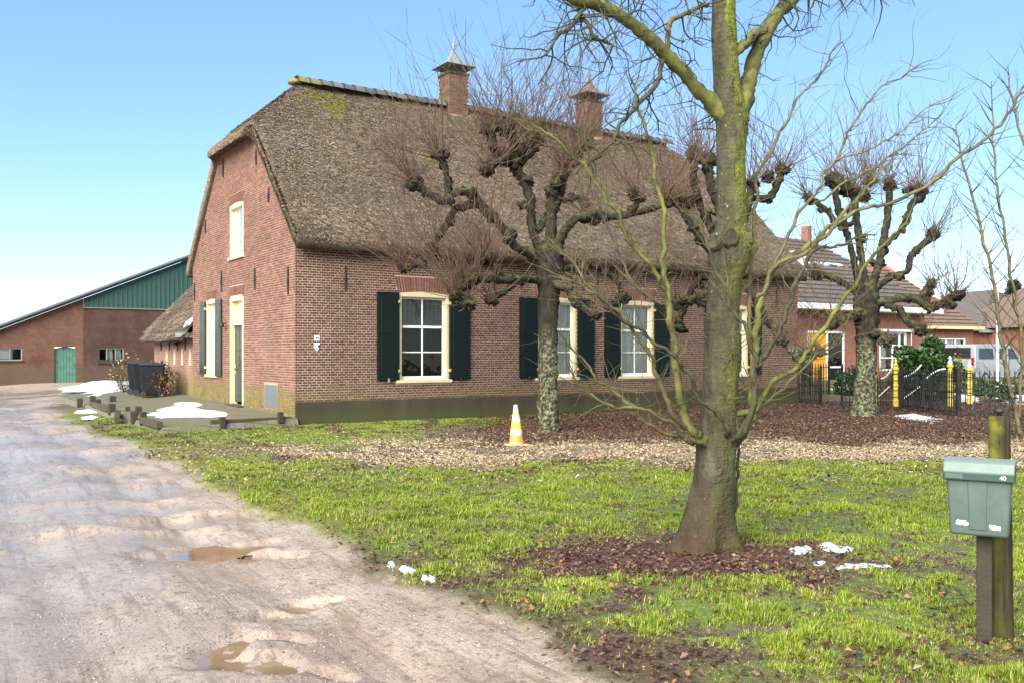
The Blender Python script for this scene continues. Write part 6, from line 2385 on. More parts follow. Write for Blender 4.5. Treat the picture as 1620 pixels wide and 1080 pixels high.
# ------------------------------------------------------------------ letterbox on its posts
MY = 5.06
mc = W(1550, 0, MY)
mbx = empty('letterbox', (mc.x, MY, float(ground_z(mc.x, MY))), R(-31))
tag(mbx, 'faded green plastic letterbox with two torn white stickers', 'letterbox')
zof = lambda py: W(1550, py, MY - 0.08).z - mbx.location.z
zt, zb, zl = zof(752), zof(849), zof(731)
m = MB()
m.add([(-0.142, -0.07, zb), (0.142, -0.07, zb), (0.142, 0.06, zb), (-0.142, 0.06, zb), (-0.160, -0.09, zt), (0.160, -0.09, zt), (0.160, 0.06, zt), (-0.160, 0.06, zt)],
      [(0, 3, 2, 1), (4, 5, 6, 7), (0, 1, 5, 4), (1, 2, 6, 5), (2, 3, 7, 6), (3, 0, 4, 7)])
bod = m.build('box_body', M['mail'], mbx, bevel=0.016, seg=3)
yb = lambda z: -0.07 - 0.02 * (z - zb) / (zt - zb)
za, zc = zb + 0.035, zt - 0.01
m = MB()
m.add([(-0.045, yb(za) - 0.006, za), (0.035, yb(za) - 0.006, za), (0.042, yb(zc) - 0.006, zc), (-0.052, yb(zc) - 0.006, zc), (-0.05, yb(za) + 0.01, za), (0.04, yb(za) + 0.01, za), (0.047, yb(zc) + 0.01, zc), (-0.057, yb(zc) + 0.01, zc)],
      [(0, 1, 2, 3), (7, 6, 5, 4), (0, 4, 5, 1), (1, 5, 6, 2), (2, 6, 7, 3), (3, 7, 4, 0)])
m.build('raised_rib', M['mail'], bod, bevel=0.003, seg=2)
zl1 = zof(760)
m = MB()
m.prism([(-0.112, zl1), (-0.112, zl1 + 0.045), (-0.085, zl - 0.006), (-0.05, zl + 0.002), (0.06, zl + 0.012), (0.068, zl1)], lambda y_, z_, x_: (x_, y_, z_), -0.174, 0.174)
lid = m.build('lid', M['maillid'], mbx, bevel=0.007, seg=3)
m = MB()
m.box(-0.160, -0.075, -0.1145, -0.1125, zl1 + 0.010, zl1 + 0.036)
m.build('slot_label', M['mail'], lid)
tm = text_mesh('40', 0.032)
o = mobj('lettering', tm, M['sticker'], lid)
o.rotation_euler = (R(90), 0, 0)
o.location = (0.118, -0.1145, zl1 + 0.023)
for (sx_, py, sd_) in ((-0.082, 829, 1), (0.080, 833, 2)):
    rr = random.Random(sd_ + 1)
    zz_ = zof(py)
    n = 26
    poly = []
    for k in range(n):
        a = 2 * math.pi * k / n
        ra = 1 + rr.uniform(-0.2, 0.2)
        poly.append((sx_ + 0.028 * ra * (abs(math.cos(a)) ** 0.6) * math.copysign(1, math.cos(a)), zz_ + 0.0135 * ra * (abs(math.sin(a)) ** 0.6) * math.copysign(1, math.sin(a)) - 0.004 * math.cos(a)))
    m = MB()
    m.prism(poly, lambda s, z, d: (s, yb(z) + d, z), -0.0025, 0.002)
    m.build('sticker', M['sticker'], bod)
m = MB()
m.box(-0.022, 0.056, 0.062, 0.105, -0.25, zl - 0.05)
m.build('support_board', M['post_dark'], mbx, bevel=0.006)
rpl = W(1586, 0, 5.25)
rp = empty('round_post', (rpl.x, 5.25, float(ground_z(rpl.x, 5.25))))
tag(rp, 'round mossy wooden post with black knob behind the letterbox', 'post')
top = W(1577, 657, 5.25).z - rp.location.z
m = MB()
hs_ = np.linspace(-0.3, top - 0.012, 26)
m.lathe([(0.061 - 0.006 * (h_ + 0.3) / (top + 0.3), h_) for h_ in hs_] + [(0.048, top), (0.02, top + 0.002)], 28)
V_ = []
for (x, y_, z_) in m.v:
    k = 1 + 0.07 * mnoise.noise(Vector((x * 16, y_ * 16, z_ * 2.5))) + 0.03 * mnoise.noise(Vector((x * 60, y_ * 60, z_ * 9)))
    V_.append((x * k - 0.02 * z_ / top, y_ * k, z_))
m.v = V_
o = m.build('post', M['post'], rp, smooth=True)
m = MB()
m.lathe([(0.010, top - 0.01), (0.012, top + 0.012), (0.026, top + 0.018), (0.030, top + 0.03), (0.022, top + 0.042), (0.006, top + 0.046)], 14, (-0.02, 0, 0))
m.build('cap_knob', M['iron'], rp, smooth=True)

# ------------------------------------------------------------------ neighbours on the right
NB = Vector((16.1, 42.0, 0.0))
nb = empty('neighbour_house', NB, HROT)
tag(nb, 'red brick house with orange door and number 45 behind the fence', 'house')
EZ = 3.52


def holes_wall(parent, x0, x1, z0, z1, holes, mat, name, depth=0.25):
    br = sorted(set([x0, x1] + [h for o_ in holes for h in o_[:2]]))
    m = MB()
    for a, b in zip(br[:-1], br[1:]):
        mid = (a + b) / 2
        z = z0
        for (p, q) in sorted([(o_[2], o_[3]) for o_ in holes if o_[0] < mid < o_[1]]):
            m.add([(a, 0, z), (b, 0, z), (b, 0, p), (a, 0, p)], [(0, 1, 2, 3)])
            z = q
        m.add([(a, 0, z), (b, 0, z), (b, 0, z1), (a, 0, z1)], [(0, 1, 2, 3)])
    for (a, b, p, q) in holes:
        for s_, t_ in (((a, p), (b, p)), ((b, p), (b, q)), ((b, q), (a, q)), ((a, q), (a, p))):
            m.add([(s_[0], 0, s_[1]), (t_[0], 0, t_[1]), (t_[0], depth, t_[1]), (s_[0], depth, s_[1])], [(0, 1, 2, 3)])
    return m.build(name, mat, parent)


def simple_window(parent, o_, xs, zs, frame_mat, glass='glass', back='room', w=0.07, curtain=None, name='window'):
    a, b, p, q = o_
    m = MB()
    m.box(a, a + w, -0.02, 0.1, p, q)
    m.box(b - w, b, -0.02, 0.1, p, q)
    m.box(a + w, b - w, -0.018, 0.1, q - w, q)
    m.box(a + w, b - w, -0.018, 0.1, p, p + w)
    for x in xs:
        m.box(a + (b - a) * x - 0.03, a + (b - a) * x + 0.03, -0.012, 0.095, p + w, q - w)
    for z in zs:
        m.box(a + w, b - w, -0.010, 0.09, p + (q - p) * z - 0.025, p + (q - p) * z + 0.025)
    fr = m.build(name, frame_mat, parent)
    gx_ = [0] + list(xs) + [1]
    gz_ = [0] + list(zs) + [1]
    for i in range(len(gx_) - 1):
        for j in range(len(gz_) - 1):
            m = MB()
            m.add([(a + (b - a) * gx_[i], 0.05, p + (q - p) * gz_[j]), (a + (b - a) * gx_[i + 1], 0.05, p + (q - p) * gz_[j]), (a + (b - a) * gx_[i + 1], 0.052, p + (q - p) * gz_[j + 1]), (a + (b - a) * gx_[i], 0.052, p + (q - p) * gz_[j + 1])], [(0, 1, 2, 3)])
            m.build('pane', M[glass], fr)
    m = MB()
    m.add([(a, 0.25, p), (b, 0.25, p), (b, 0.25, q), (a, 0.25, q), (a - .2, 1.2, p), (b + .2, 1.2, p), (b + .2, 1.2, q), (a - .2, 1.2, q)], [(4, 5, 6, 7), (0, 1, 5, 4), (1, 2, 6, 5), (2, 3, 7, 6), (3, 0, 4, 7)])
    m.build('room', M[back], fr)
    if curtain:
        m = MB()
        a2, b2 = curtain
        m.add([(a2, 0.16, p + 0.1), (b2, 0.16, p + 0.1), (b2, 0.16, q - 0.08), (a2, 0.16, q - 0.08)], [(0, 1, 2, 3)])
        m.build('curtain', M['lace'], fr)
    return fr


DH = (-4.05, -1.55, 0.40, 2.60)
WH = (1.0, 3.05, 0.85, 2.62)
holes_wall(nb, -10, 4.4, 0, EZ, [DH, WH], M['house_brick'], 'wall')
m = MB()
m.box(4.2, 4.4, 0.004, 9, 0, EZ)
m.box(-10, 4.2, 8.8, 9, 0, EZ)
m.box(-10, -9.8, 0.004, 8.8, 0, EZ)
m.build('side_wall', M['house_brick'], nb)
m = MB()
for (x0, x1, z0, z1) in ((-4.05, -3.97, .4, 2.6), (-2.75, -2.67, .4, 2.6), (-1.63, -1.55, .4, 2.6), (-3.97, -2.75, 2.52, 2.6), (-2.67, -1.63, 2.52, 2.6), (-2.67, -1.63, 1.0, 1.08), (-2.67, -1.63, .4, .46)):
    m.box(x0, x1, -0.02, 0.1, z0, z1)
fr = m.build('door_frame', M['white'], nb)
m = MB()
m.box(-3.97, -2.75, 0.03, 0.08, 0.42, 2.52)
od = m.build('orange_door', M['yellow_door'], nb)
for k in range(5):
    m = MB()
    m.box(-3.90, -2.82, 0.018, 0.031, 0.50 + k * 0.4, 0.86 + k * 0.4)
    m.build('door_board', M['yellow_door'], od, bevel=0.006, seg=1)
m = MB()
m.box(-2.67, -1.63, 0.03, 0.035, 1.08, 2.52)
m.build('side_pane', M['glass'], nb)
m = MB()
m.box(-2.67, -1.63, 0.14, 0.15, 1.0, 2.55)
m.build('net_curtain', M['lace'], nb)
m = MB()
m.box(-2.67, -1.63, 0.02, 0.06, 0.46, 1.0)
m.build('green_panel', M['green'], nb)
simple_window(nb, WH, (0.5, 0.76), (0.33, 0.66), M['white'], curtain=(1.1, 1.7))
m = MB()
m.box(WH[0] - 0.1, WH[1] + 0.35, -0.16, -0.022, WH[3] + 0.02, WH[3] + 0.13)
m.build('awning_box', M['white'], nb)
m = MB()
m.tube([(3.38, -0.06, 1.6), (3.38, -0.06, 2.6)], [0.02, 0.02], 6)
m.build('white_pipe', M['white'], nb)
m = MB()
m.tube([(4.36, -0.07, 0.2), (4.36, -0.07, EZ)], [0.04, 0.04], 8)
m.build('downpipe', M['zinc'], nb)
tm = text_mesh('45', 0.34)
o = mobj('lettering', tm, M['white'], nb)
o.rotation_euler = (R(90), 0, 0)
o.location = (3.95, -0.015, 1.72)
# fascia gutter, hipped roof of tile courses
m = MB()
m.box(-10.5, 5.1, -0.62, -0.50, EZ + 0.0, EZ + 0.24)
m.box(4.98, 5.1, -0.50, 9.4, EZ + 0.0, EZ + 0.24)
m.build('fascia', M['white'], nb)
m = MB()
m.box(-10.4, 4.98, -0.5, 0.3, EZ - 0.03, EZ)
m.box(4.4, 4.98, 0.3, 9.3, EZ - 0.03, EZ)
m.build('soffit', M['white'], nb)
RZ = 7.3
E0, E1, D0_, D1_ = -10.5, 5.08, -0.55, 9.45
Rx0, Rx1, Rd = -6.0, 1.6, 4.45
m = MB()
m.add([(E0, D0_, EZ + .22), (E1, D0_, EZ + .22), (E1, D1_, EZ + .22), (E0, D1_, EZ + .22), (Rx0, Rd, RZ), (Rx1, Rd, RZ)], [(0, 1, 5, 4), (1, 2, 5), (2, 3, 4, 5), (3, 0, 4)])
nroof = m.build('roof', M['tile_dark'], nb)
nc = 16
for k in range(nc):
    f0, f1 = k / nc, (k + 1) / nc
    lerp = lambda A, B, f: Vector(A).lerp(Vector(B), f)
    A, B = lerp((E0, D0_, EZ + .22), (Rx0, Rd, RZ), f0), lerp((E1, D0_, EZ + .22), (Rx1, Rd, RZ), f0)
    A1, B1 = lerp((E0, D0_, EZ + .22), (Rx0, Rd, RZ), f1), lerp((E1, D0_, EZ + .22), (Rx1, Rd, RZ), f1)
    m = MB()
    up, up1 = Vector((0, -0.04, 0.09)), Vector((0, -0.02, 0.03))
    m.add([A + up, B + up, B1 + up1, A1 + up1, A, B], [(0, 1, 2, 3), (4, 5, 1, 0)])
    m.build('tile_course', M['tile_snow'] if k in (9,) else M['tile_dark'], nroof)
    A, B = lerp((E1, D0_, EZ + .22), (Rx1, Rd, RZ), f0), lerp((E1, D1_, EZ + .22), (Rx1, Rd, RZ), f0)
    A1, B1 = lerp((E1, D0_, EZ + .22), (Rx1, Rd, RZ), f1), lerp((E1, D1_, EZ + .22), (Rx1, Rd, RZ), f1)
    up, up1 = Vector((0.04, 0, 0.09)), Vector((0.02, 0, 0.03))
    m = MB()
    m.add([A + up, B + up, B1 + up1, A1 + up1, A, B], [(0, 1, 2, 3), (4, 5, 1, 0)])
    m.build('tile_course', M['tile_snow'] if k in (1,) else M['tile_dark'], nroof)
m = MB()
m.box(-3.4, -2.6, 1.2, 3.2, 5.0, 6.2)
m.build('dormer', M['white'], nroof)
m = MB()
m.box(1.2, 1.5, 4.2, 4.6, 7.0, 8.0)
m.build('chimney', M['house_brick'], nb)


def hip_house(name, label, loc, rz, w, d, ez, rz_, roofm, wallm, wins, ridge_mat=None):
    o = empty(name, loc, rz)
    tag(o, label, 'house', 'houses beyond the fence')
    hl = [(a, b, p, q) for a, b, p, q, *_ in wins]
    holes_wall(o, -w / 2, w / 2, -0.3, ez, hl, wallm, 'wall')
    m = MB()
    m.box(-w / 2, -w / 2 + 0.2, 0.004, d, -0.3, ez)
    m.box(w / 2 - 0.2, w / 2, 0.004, d, -0.3, ez)
    m.box(-w / 2 + 0.2, w / 2 - 0.2, d - 0.2, d - 0.004, -0.3, ez)
    m.build('side_wall', wallm, o)
    for (a, b, p, q, xs, zs) in wins:
        simple_window(o, (a, b, p, q), xs, zs, M['white'], curtain=(a + 0.1, b - 0.2))
    m = MB()
    ov_ = 0.4
    A = [(-w / 2 - ov_, -ov_, ez), (w / 2 + ov_, -ov_, ez), (w / 2 + ov_, d + ov_, ez), (-w / 2 - ov_, d + ov_, ez), (0, w * 0.36, rz_), (0, d - w * 0.36, rz_)]
    m.add(A, [(0, 1, 4), (1, 2, 5, 4), (2, 3, 5), (3, 0, 4, 5)])
    rf = m.build('roof', roofm, o)
    nn_ = 18
    for (i, j, k1, k2) in ((0, 1, 4, 4), (1, 2, 4, 5)):
        for k in range(nn_):
            f0, f1 = k / nn_, (k + 1) / nn_
            P0, P1 = Vector(A[i]).lerp(Vector(A[k1]), f0), Vector(A[j]).lerp(Vector(A[k2]), f0)
            Q0, Q1 = Vector(A[i]).lerp(Vector(A[k1]), f1), Vector(A[j]).lerp(Vector(A[k2]), f1)
            nrm = (P1 - P0).cross(Q0 - P0).normalized() if (Q0 - P0).length > 0 else Vector((0, 0, 1))
            m = MB()
            m.add([P0 + nrm * .09, P1 + nrm * .09, Q1 + nrm * .02, Q0 + nrm * .02, P0, P1], [(0, 1, 2, 3), (4, 5, 1, 0)])
            m.build('tile_course', roofm, rf)
    if ridge_mat:
        m = MB()
        m.tube([A[4], A[5]], [0.2, 0.2], 8)
        m.tube([A[4], Vector(A[4]).lerp(Vector(A[1]), 0.16)], [0.19, 0.16], 8)
        m.build('ridge_tiles', ridge_mat, rf)
    m = MB()
    m.box(-w / 2 - ov_ - 0.05, w / 2 + ov_ + 0.05, -ov_ - 0.1, -ov_ + 0.02, ez - 0.12, ez + 0.06)
    m.build('gutter', M['zinc'] if ridge_mat is None else M['cream'], o)
    return o, rf


pB = W(1462, 560, 58)
oB, rB = hip_house('brown_roof_house', 'brick house with brown tiled roof and orange ridge tiles', (pB.x, 58, 0.2), HROT - 0.1, 9.5, 11, 3.1, 7.3, M['tile_brown'], M['house_brick'], [(1.2, 3.9, 0.9, 2.4, (0.33, 0.66), ())], M['tile_orange'])
m = MB()
m.box(0.8, 2.2, 0.2, 2.0, 3.9, 4.9)
dm_ = m.build('dormer', M['tile_orange'], oB)
m = MB()
m.box(0.95, 2.05, 0.17, 0.199, 4.05, 4.75)
m.build('dormer_pane', M['tint'], dm_)
pC = W(1570, 560, 66)
hip_house('grey_roof_house', 'low house with dark roof beyond the parked van', (pC.x + 3, 66, 0.2), HROT - 0.25, 10, 10, 3.0, 6.2, M['tile_dark'], M['house_brick'], [(-3.6, -1.8, 0.9, 2.5, (0.5,), (0.5,))])
pD = W(1700, 560, 60)
hip_house('brick_house', 'brick house beyond the right edge behind the van', (pD.x + 4, 60, 0.2), HROT - 0.2, 10, 10, 3.2, 7.0, M['tile_brown'], M['house_brick'], [(-3, -1, 0.9, 2.4, (0.5,), (0.5,))])

# ---- van
VP = W(1543, 600, 43.0)
van = empty('parked_van', (VP.x, VP.y, 0.13), HROT)
tag(van, 'silver van with tinted windows parked beside the neighbour house', 'van')
m = MB()
# side outline (x forward, z up), width along y from 0 to 1.9
side = [(0.0, 0.35), (0.02, 0.9), (0.06, 1.25), (0.16, 1.85), (0.28, 1.94), (3.0, 1.96), (3.35, 1.88), (4.05, 1.25), (4.75, 1.05), (4.9, 0.75), (4.9, 0.35)]
nn_ = len(side)
prof = []
for (yy, dx, sc) in ((0.0, 0.0, 0.0), (0.06, 0.0, 1.0), (1.84, 0.0, 1.0), (1.9, 0.0, 0.0)):
    for (x, z) in side:
        inset = 0.10 * max(0, (z - 1.1) / 0.85) if sc == 0 or True else 0
        ymid = 0.95
        yv = ymid + (yy - ymid) * (1 - 0.10 * max(0, (z - 1.05) / 0.9))
        zz = z - (0.03 if sc == 0 and z > 1.8 else 0)
        prof.append((x, yv, zz))
fs = [tuple(range(nn_ - 1, -1, -1)), tuple(3 * nn_ + i for i in range(nn_))]
for l in range(3):
    for i in range(nn_):
        j = (i + 1) % nn_
        fs.append((l * nn_ + i, l * nn_ + j, (l + 1) * nn_ + j, (l + 1) * nn_ + i))
m.add(prof, fs)
m.build('body', M['van'], van, bevel=0.03, seg=2)
yv = lambda y_, z: 0.95 + (y_ - 0.95) * (1 - 0.10 * max(0, (z - 1.05) / 0.9))
for (xa, xb, xc, xd) in ((0.35, 1.6, 1.6, 0.42), (1.78, 2.75, 2.75, 1.78), (2.92, 3.85, 3.35, 2.92)):
    m = MB()
    m.add([(xa, yv(0, 1.25) - 0.012, 1.25), (xb, yv(0, 1.25) - 0.012, 1.25), (xc, yv(0, 1.75) - 0.012, 1.75), (xd, yv(0, 1.75) - 0.012, 1.75)], [(0, 1, 2, 3)])
    m.build('side_window', M['tint'], van)
m = MB()
m.add([(0.045, 0.25, 1.28), (0.045, 1.65, 1.28), (0.125, 1.60, 1.78), (0.125, 0.30, 1.78)], [(0, 3, 2, 1)])
m.build('rear_window', M['tint'], van)
for y_ in (0.08, 1.72):
    m = MB()
    m.box(-0.012, 0.06, y_, y_ + 0.12, 0.95, 1.32)
    m.build('tail_lamp', M['redlamp'], van, bevel=0.01)
m = MB()
m.box(-0.08, 0.15, 0.03, 1.87, 0.35, 0.6)
m.build('bumper', M['bin'], van, bevel=0.03)
for x in (0.85, 3.95):
    for y_ in (0.02, 1.88):
        m = MB()
        m.lathe([(0.2, -0.11), (0.31, -0.11), (0.34, -0.06), (0.34, 0.06), (0.31, 0.11), (0.2, 0.11)], 22, (x, y_ + (0.08 if y_ < 1 else -0.08), 0.33), axis='y')
        wl = m.build('wheel', M['tyre'], van)
        m = MB()
        m.lathe([(0.2, -0.115), (0.19, 0.0), (0.05, 0.02), (0.19, 0.03), (0.2, 0.115)], 16, (x, y_ + (0.075 if y_ < 1 else -0.075), 0.33), axis='y')
        m.build('rim', M['rim'], wl)

# ---- flag pole
fp = W(1578, 604, 36.0)
m = MB()
m.lathe([(0.07, 0.0), (0.06, 0.3), (0.055, 2.0), (0.042, 4.55), (0.06, 4.58), (0.05, 4.66), (0.01, 4.70)], 12)
o = m.build('flag_pole', M['white'], smooth=True)
o.location = (fp.x, fp.y, 0.1)
tag(o, 'slim white flag pole standing before the parked van', 'pole')


# ---- iron fences and the gate
BARM = {}


def bar_mesh(h, spike):
    k = (round(h, 2), spike)
    if k not in BARM:
        m = MB()
        m.box(-0.011, 0.011, -0.011, 0.011, 0.03, h)
        if spike:
            m.add([(-0.02, 0, h), (0, -0.012, h), (0.02, 0, h), (0, 0.012, h), (0, 0, h + 0.09)], [(0, 1, 4), (1, 2, 4), (2, 3, 4), (3, 0, 4)])
        me = m.mesh('bar')
        me.materials.append(M['iron'])
        BARM[k] = me
    return BARM[k]


def fence(a, b, h, label, group, step=0.115, posts=(0.0, 1.0), spike=True, name='iron_fence', arc=0.0, post_h=None, snow=False):
    a, b = Vector(a), Vector(b)
    L = (b - a).length
    o = empty(name, (a.x, a.y, float(ground_z(a.x, a.y))), math.atan2(b.y - a.y, b.x - a.x))
    tag(o, label, 'gate' if 'gate' in name else 'fence', group)
    dz = float(ground_z(b.x, b.y)) - o.location.z
    n = int(L / step)
    for k in range(n + 1):
        f = k / n
        hh = h + arc * (1 - math.sin(math.pi * f)) if arc else h
        br = bpy.data.objects.new('bar', bar_mesh(hh, spike))
        br.location = (L * f, 0, dz * f)
        link(br, o)
    for z in (0.14, h * 0.55, h - 0.12):
        m = MB()
        m.add([(0, -0.012, z - 0.012), (L, -0.012, z - 0.012 + dz), (L, 0.012, z - 0.012 + dz), (0, 0.012, z - 0.012), (0, -0.012, z + 0.012), (L, -0.012, z + 0.012 + dz), (L, 0.012, z + 0.012 + dz), (0, 0.012, z + 0.012)],
              [(0, 3, 2, 1), (4, 5, 6, 7), (0, 1, 5, 4), (1, 2, 6, 5), (2, 3, 7, 6), (3, 0, 4, 7)])
        m.build('rail', M['iron'], o)
    for f in posts:
        m = MB()
        m.box(L * f - 0.03, L * f + 0.03, -0.03, 0.03, -0.2 + dz * f, (post_h or h + 0.08) + dz * f)
        m.lathe([(0.03, h + 0.08 + dz * f), (0.045, h + 0.11 + dz * f), (0.03, h + 0.15 + dz * f), (0.005, h + 0.18 + dz * f)], 8, (L * f, 0, 0))
        m.build('fence_post', M['iron'], o)
    return o, L


fe = H(FL + 0.12, 0.1)
fence((fe.x, fe.y, 0), (9.62, 28.75, 0), 1.1, 'short iron fence joining the far corner of the farmhouse', 'iron fences', posts=(1.0,))
fence((9.75, 32.6, 0), (11.4, 33.2, 0), 1.1, 'iron fence piece set back in the opening by the house corner', 'iron fences', posts=(0.0, 1.0))
fence((10.05, 28.1, 0), (11.0, 28.2, 0), 1.15, 'iron fence behind the pollard trunk left of the yellow posts', 'iron fences', posts=(0.0,))
pst = [G(1383, 642), G(1417, 643), G(1503, 642), G(1534, 639)]
labs = ['yellow gate post half hidden behind the pollard trunk', 'yellow gate post at the left side of the swooping gate', 'tall yellow gate post with white cap at the right side of the gate', 'rightmost yellow gate post with white cap']
for k, (p, lab) in enumerate(zip(pst, labs)):
    o = empty('gate_post', (p.x, p.y, float(ground_z(p.x, p.y))))
    tag(o, lab, 'gate post', 'yellow gate posts')
    hh = [1.12, 1.22, 1.32, 1.18][k]
    m = MB()
    m.lathe([(0.085, -0.1), (0.085, 0.16), (0.095, 0.18), (0.075, 0.22), (0.072, 0.62), (0.088, 0.65), (0.070, 0.69), (0.066, hh - 0.12), (0.095, hh - 0.09), (0.095, hh - 0.03), (0.06, hh)], 10)
    m.build('post_shaft', M['yellow_post'], o)
    m = MB()
    m.lathe([(0.06, hh), (0.085, hh + 0.04), (0.045, hh + 0.10), (0.03, hh + 0.14), (0.055, hh + 0.18), (0.01, hh + 0.25)], 10)
    m.build('post_cap', M['white'] if k >= 2 else M['yellow_post'], o, smooth=True)
    for z in (0.3, 0.5, 0.8, 1.0):
        m = MB()
        m.lathe([(0.078, z - 0.012), (0.082, z), (0.078, z + 0.012)], 10)
        m.build('iron_band', M['iron'], o)
g0, g1 = pst[1] + Vector((0.12, 0, 0)), pst[2] - Vector((0.12, 0, 0))
go, gl = fence(g0, g1, 0.85, 'black iron gate with swooping snowy top rail between yellow posts', None, 0.10, (0.0, 1.0), True, 'iron_gate', 0.22)
m = MB()
for (xa, xb, z0, z1) in ((0.05, gl * 0.45, 0.92, 1.28), (gl - 0.05, gl * 0.55, 1.15, 0.85)):
    pts = [(xa + (xb - xa) * t_, -0.03, z0 + (z1 - z0) * t_ ** 2) for t_ in np.linspace(0, 1, 9)]
    m.tube(pts, [0.022] * 9, 6)
m.build('swoop_rail', M['white'], go)
m = MB()
m.tube([(0.1, -0.04, 0.25), (gl * 0.42, -0.04, 0.62)], [0.016, 0.016], 6)
m.build('brace', M['white'], go)
p0 = pst[0]
g2 = p0 + Vector((0.1, 0, 0))
go2, gl2 = fence(g2, pst[1] - Vector((0.12, 0, 0)), 0.85, 'narrow iron wicket gate left of the swooping gate', None, 0.09, (), True, 'iron_gate')
m = MB()
pts = [(gl2 * 0.3 + gl2 * 0.65 * t_, -0.03, 0.85 + 0.25 * t_ ** 2) for t_ in np.linspace(0, 1, 7)]
m.tube(pts, [0.022] * 7, 6)
m.tube([(0.06, -0.04, 0.3), (gl2 * 0.9, -0.04, 0.62)], [0.016, 0.016], 6)
m.build('swoop_rail', M['white'], go2)
f0 = G(1427, 647)
f1 = G(1516, 659)
f2 = G(1625, 664)
f3 = f2 + (f2 - f1) * 1.2
fence((f0.x, f0.y, 0), (f1.x, f1.y, 0), 1.15, 'iron fence running forward from the gate over the leaves', 'iron fences', posts=(0.0, 1.0))
fence((f1.x + 0.06, f1.y, 0), (f3.x, f3.y, 0), 1.15, 'iron fence behind the letterbox post at the right edge', 'iron fences', posts=(1.0,))


# ---- shrubs
def leaf_cloud(n, pts_fn, size, seed, nrm_bias=None):
    r = np.random.default_rng(seed)
    P = pts_fn(r, n)
    d = r.normal(0, 1, (n, 3))
    d[:, 2] = np.abs(d[:, 2]) * 0.6 + 0.2
    d /= np.linalg.norm(d, axis=1)[:, None]
    s = np.cross(d, r.normal(0, 1, (n, 3)))
    s /= np.linalg.norm(s, axis=1)[:, None]
    L = (size * (0.6 + 0.8 * r.random(n)))[:, None]
    w = L * 0.32
    V = np.stack([P, P + d * L * 0.5 + s * w, P + d * L, P + d * L * 0.5 - s * w], 1).reshape(-1, 3)
    return V, np.arange(4 * n).reshape(-1, 4), r.random(n)


def blob(cx, cy, cz, rx, ry, rz, lump=0.25):
    def fn(r, n):
        d = r.normal(0, 1, (n, 3))
        d /= np.linalg.norm(d, axis=1)[:, None]
        k = 0.55 + 0.45 * r.random(n) ** 0.4
        lum = 1 + lump * np.sin(d[:, 0] * 5 + 1) * np.sin(d[:, 1] * 4 + 2) + lump * 0.8 * np.sin(d[:, 2] * 6 + d[:, 0] * 3)
        P = d * (k * lum)[:, None] * np.array([rx, ry, rz]) + np.array([cx, cy, cz])
        P[:, 2] = np.maximum(P[:, 2], 0.02)
        return P
    return fn


def shrub(name, label, loc, rx, rz, n, size, mat, seed, stems=14, stem_mat='twig_d', group=None):
    o = empty(name, (loc[0], loc[1], float(loc[2])))
    tag(o, label, 'shrub', group)
    V, q, rd = leaf_cloud(n, blob(0, 0, rz, rx, rx * 0.9, rz), size, seed)
    mobj('foliage', npmesh('foliage', V, q, fattrs={'rnd': rd}), M[mat], o, kind='stuff')
    rr = random.Random(seed)
    items = []
    for k in range(stems):
        a = rr.uniform(0, 6.28)
        gnarl((rr.gauss(0, .08), rr.gauss(0, .08), 0), (math.cos(a) * 0.5, math.sin(a) * 0.5, 1.0), rz * rr.uniform(1.1, 2.0), 0.011, rr, 0.15, 0.0, 1, 0.15, 0.3, items, 0.5)
    twig_obj('stems', items, M[stem_mat], o, 4)
    return o


lp = W(1466, 600, 31.5)
shrub('laurel_bush', 'dense dark green laurel bush behind the iron gate', (lp.x, 31.5, 0.1), 1.0, 0.95, 9000, 0.13, 'laurel', 41)
hp = H(-0.5, 10.9)
shrub('hydrangea_bush', 'dried brown hydrangea bush right of the wheeled bins', (hp.x, hp.y, pz(-0.55, 11.5)), 0.50, 0.55, 480, 0.09, 'hydrangea', 42, 60, 'twig_r')
hp = H(-0.62, 9.95)
shrub('hydrangea_bush', 'low dry hydrangea stems against the annex wall by the gable', (hp.x, hp.y, pz(-0.5, 9.9)), 0.50, 0.42, 260, 0.09, 'hydrangea', 43, 40, 'twig_r')
hp = H(-0.9, 13.9)
shrub('yellow_bush', 'yellow green bush behind the wheeled bins', (hp.x, hp.y, 0.1), 0.60, 0.75, 320, 0.08, 'yellowgreen', 44, 60)
bp_ = W(1398, 600, 32.0)
shrub('brown_shrub', 'twiggy reddish shrub in front of the neighbour window', (bp_.x, 32.0, 0.05), 0.55, 0.72, 160, 0.07, 'hydrangea', 45, 60, 'twig_r')
bp_ = W(1345, 600, 33.0)
shrub('dark_shrub', 'small dark evergreen shrub before the orange door', (bp_.x, 33.0, 0.05), 0.5, 0.5, 2200, 0.09, 'laurel', 46)
for k, (px, Yd, rx, lab) in enumerate(((1545, 33.5, 0.5, 'low evergreen shrub behind the rightmost yellow post'), (1590, 31.0, 0.55, 'low evergreen shrub at the right edge behind the fence'), (1512, 34.5, 0.35, 'pale leaved shrub between the laurel and the van'))):
    bp_ = W(px, 600, Yd)
    shrub('low_shrub', lab, (bp_.x, Yd, 0.08), rx, rx * 0.6 if k < 2 else 0.8, 1500 if k < 2 else 420, 0.09, 'laurel' if k < 2 else 'yellowgreen', 50 + k)
# snow in the garden
for k, (pts, lab) in enumerate((([(1505, 626), (1530, 622), (1552, 626), (1548, 634), (1520, 634)], 'garden snow behind the right yellow posts'), ([(1575, 624), (1604, 620), (1620, 626), (1610, 640), (1585, 636)], 'garden snow at the right edge behind the fence'), ([(1320, 622), (1335, 620), (1352, 622), (1345, 627), (1324, 627)], 'thin snow on the gravel before the orange door'))):
    gsheet(pts, lab, 0.05, None, 20.0 + k, 0.05)
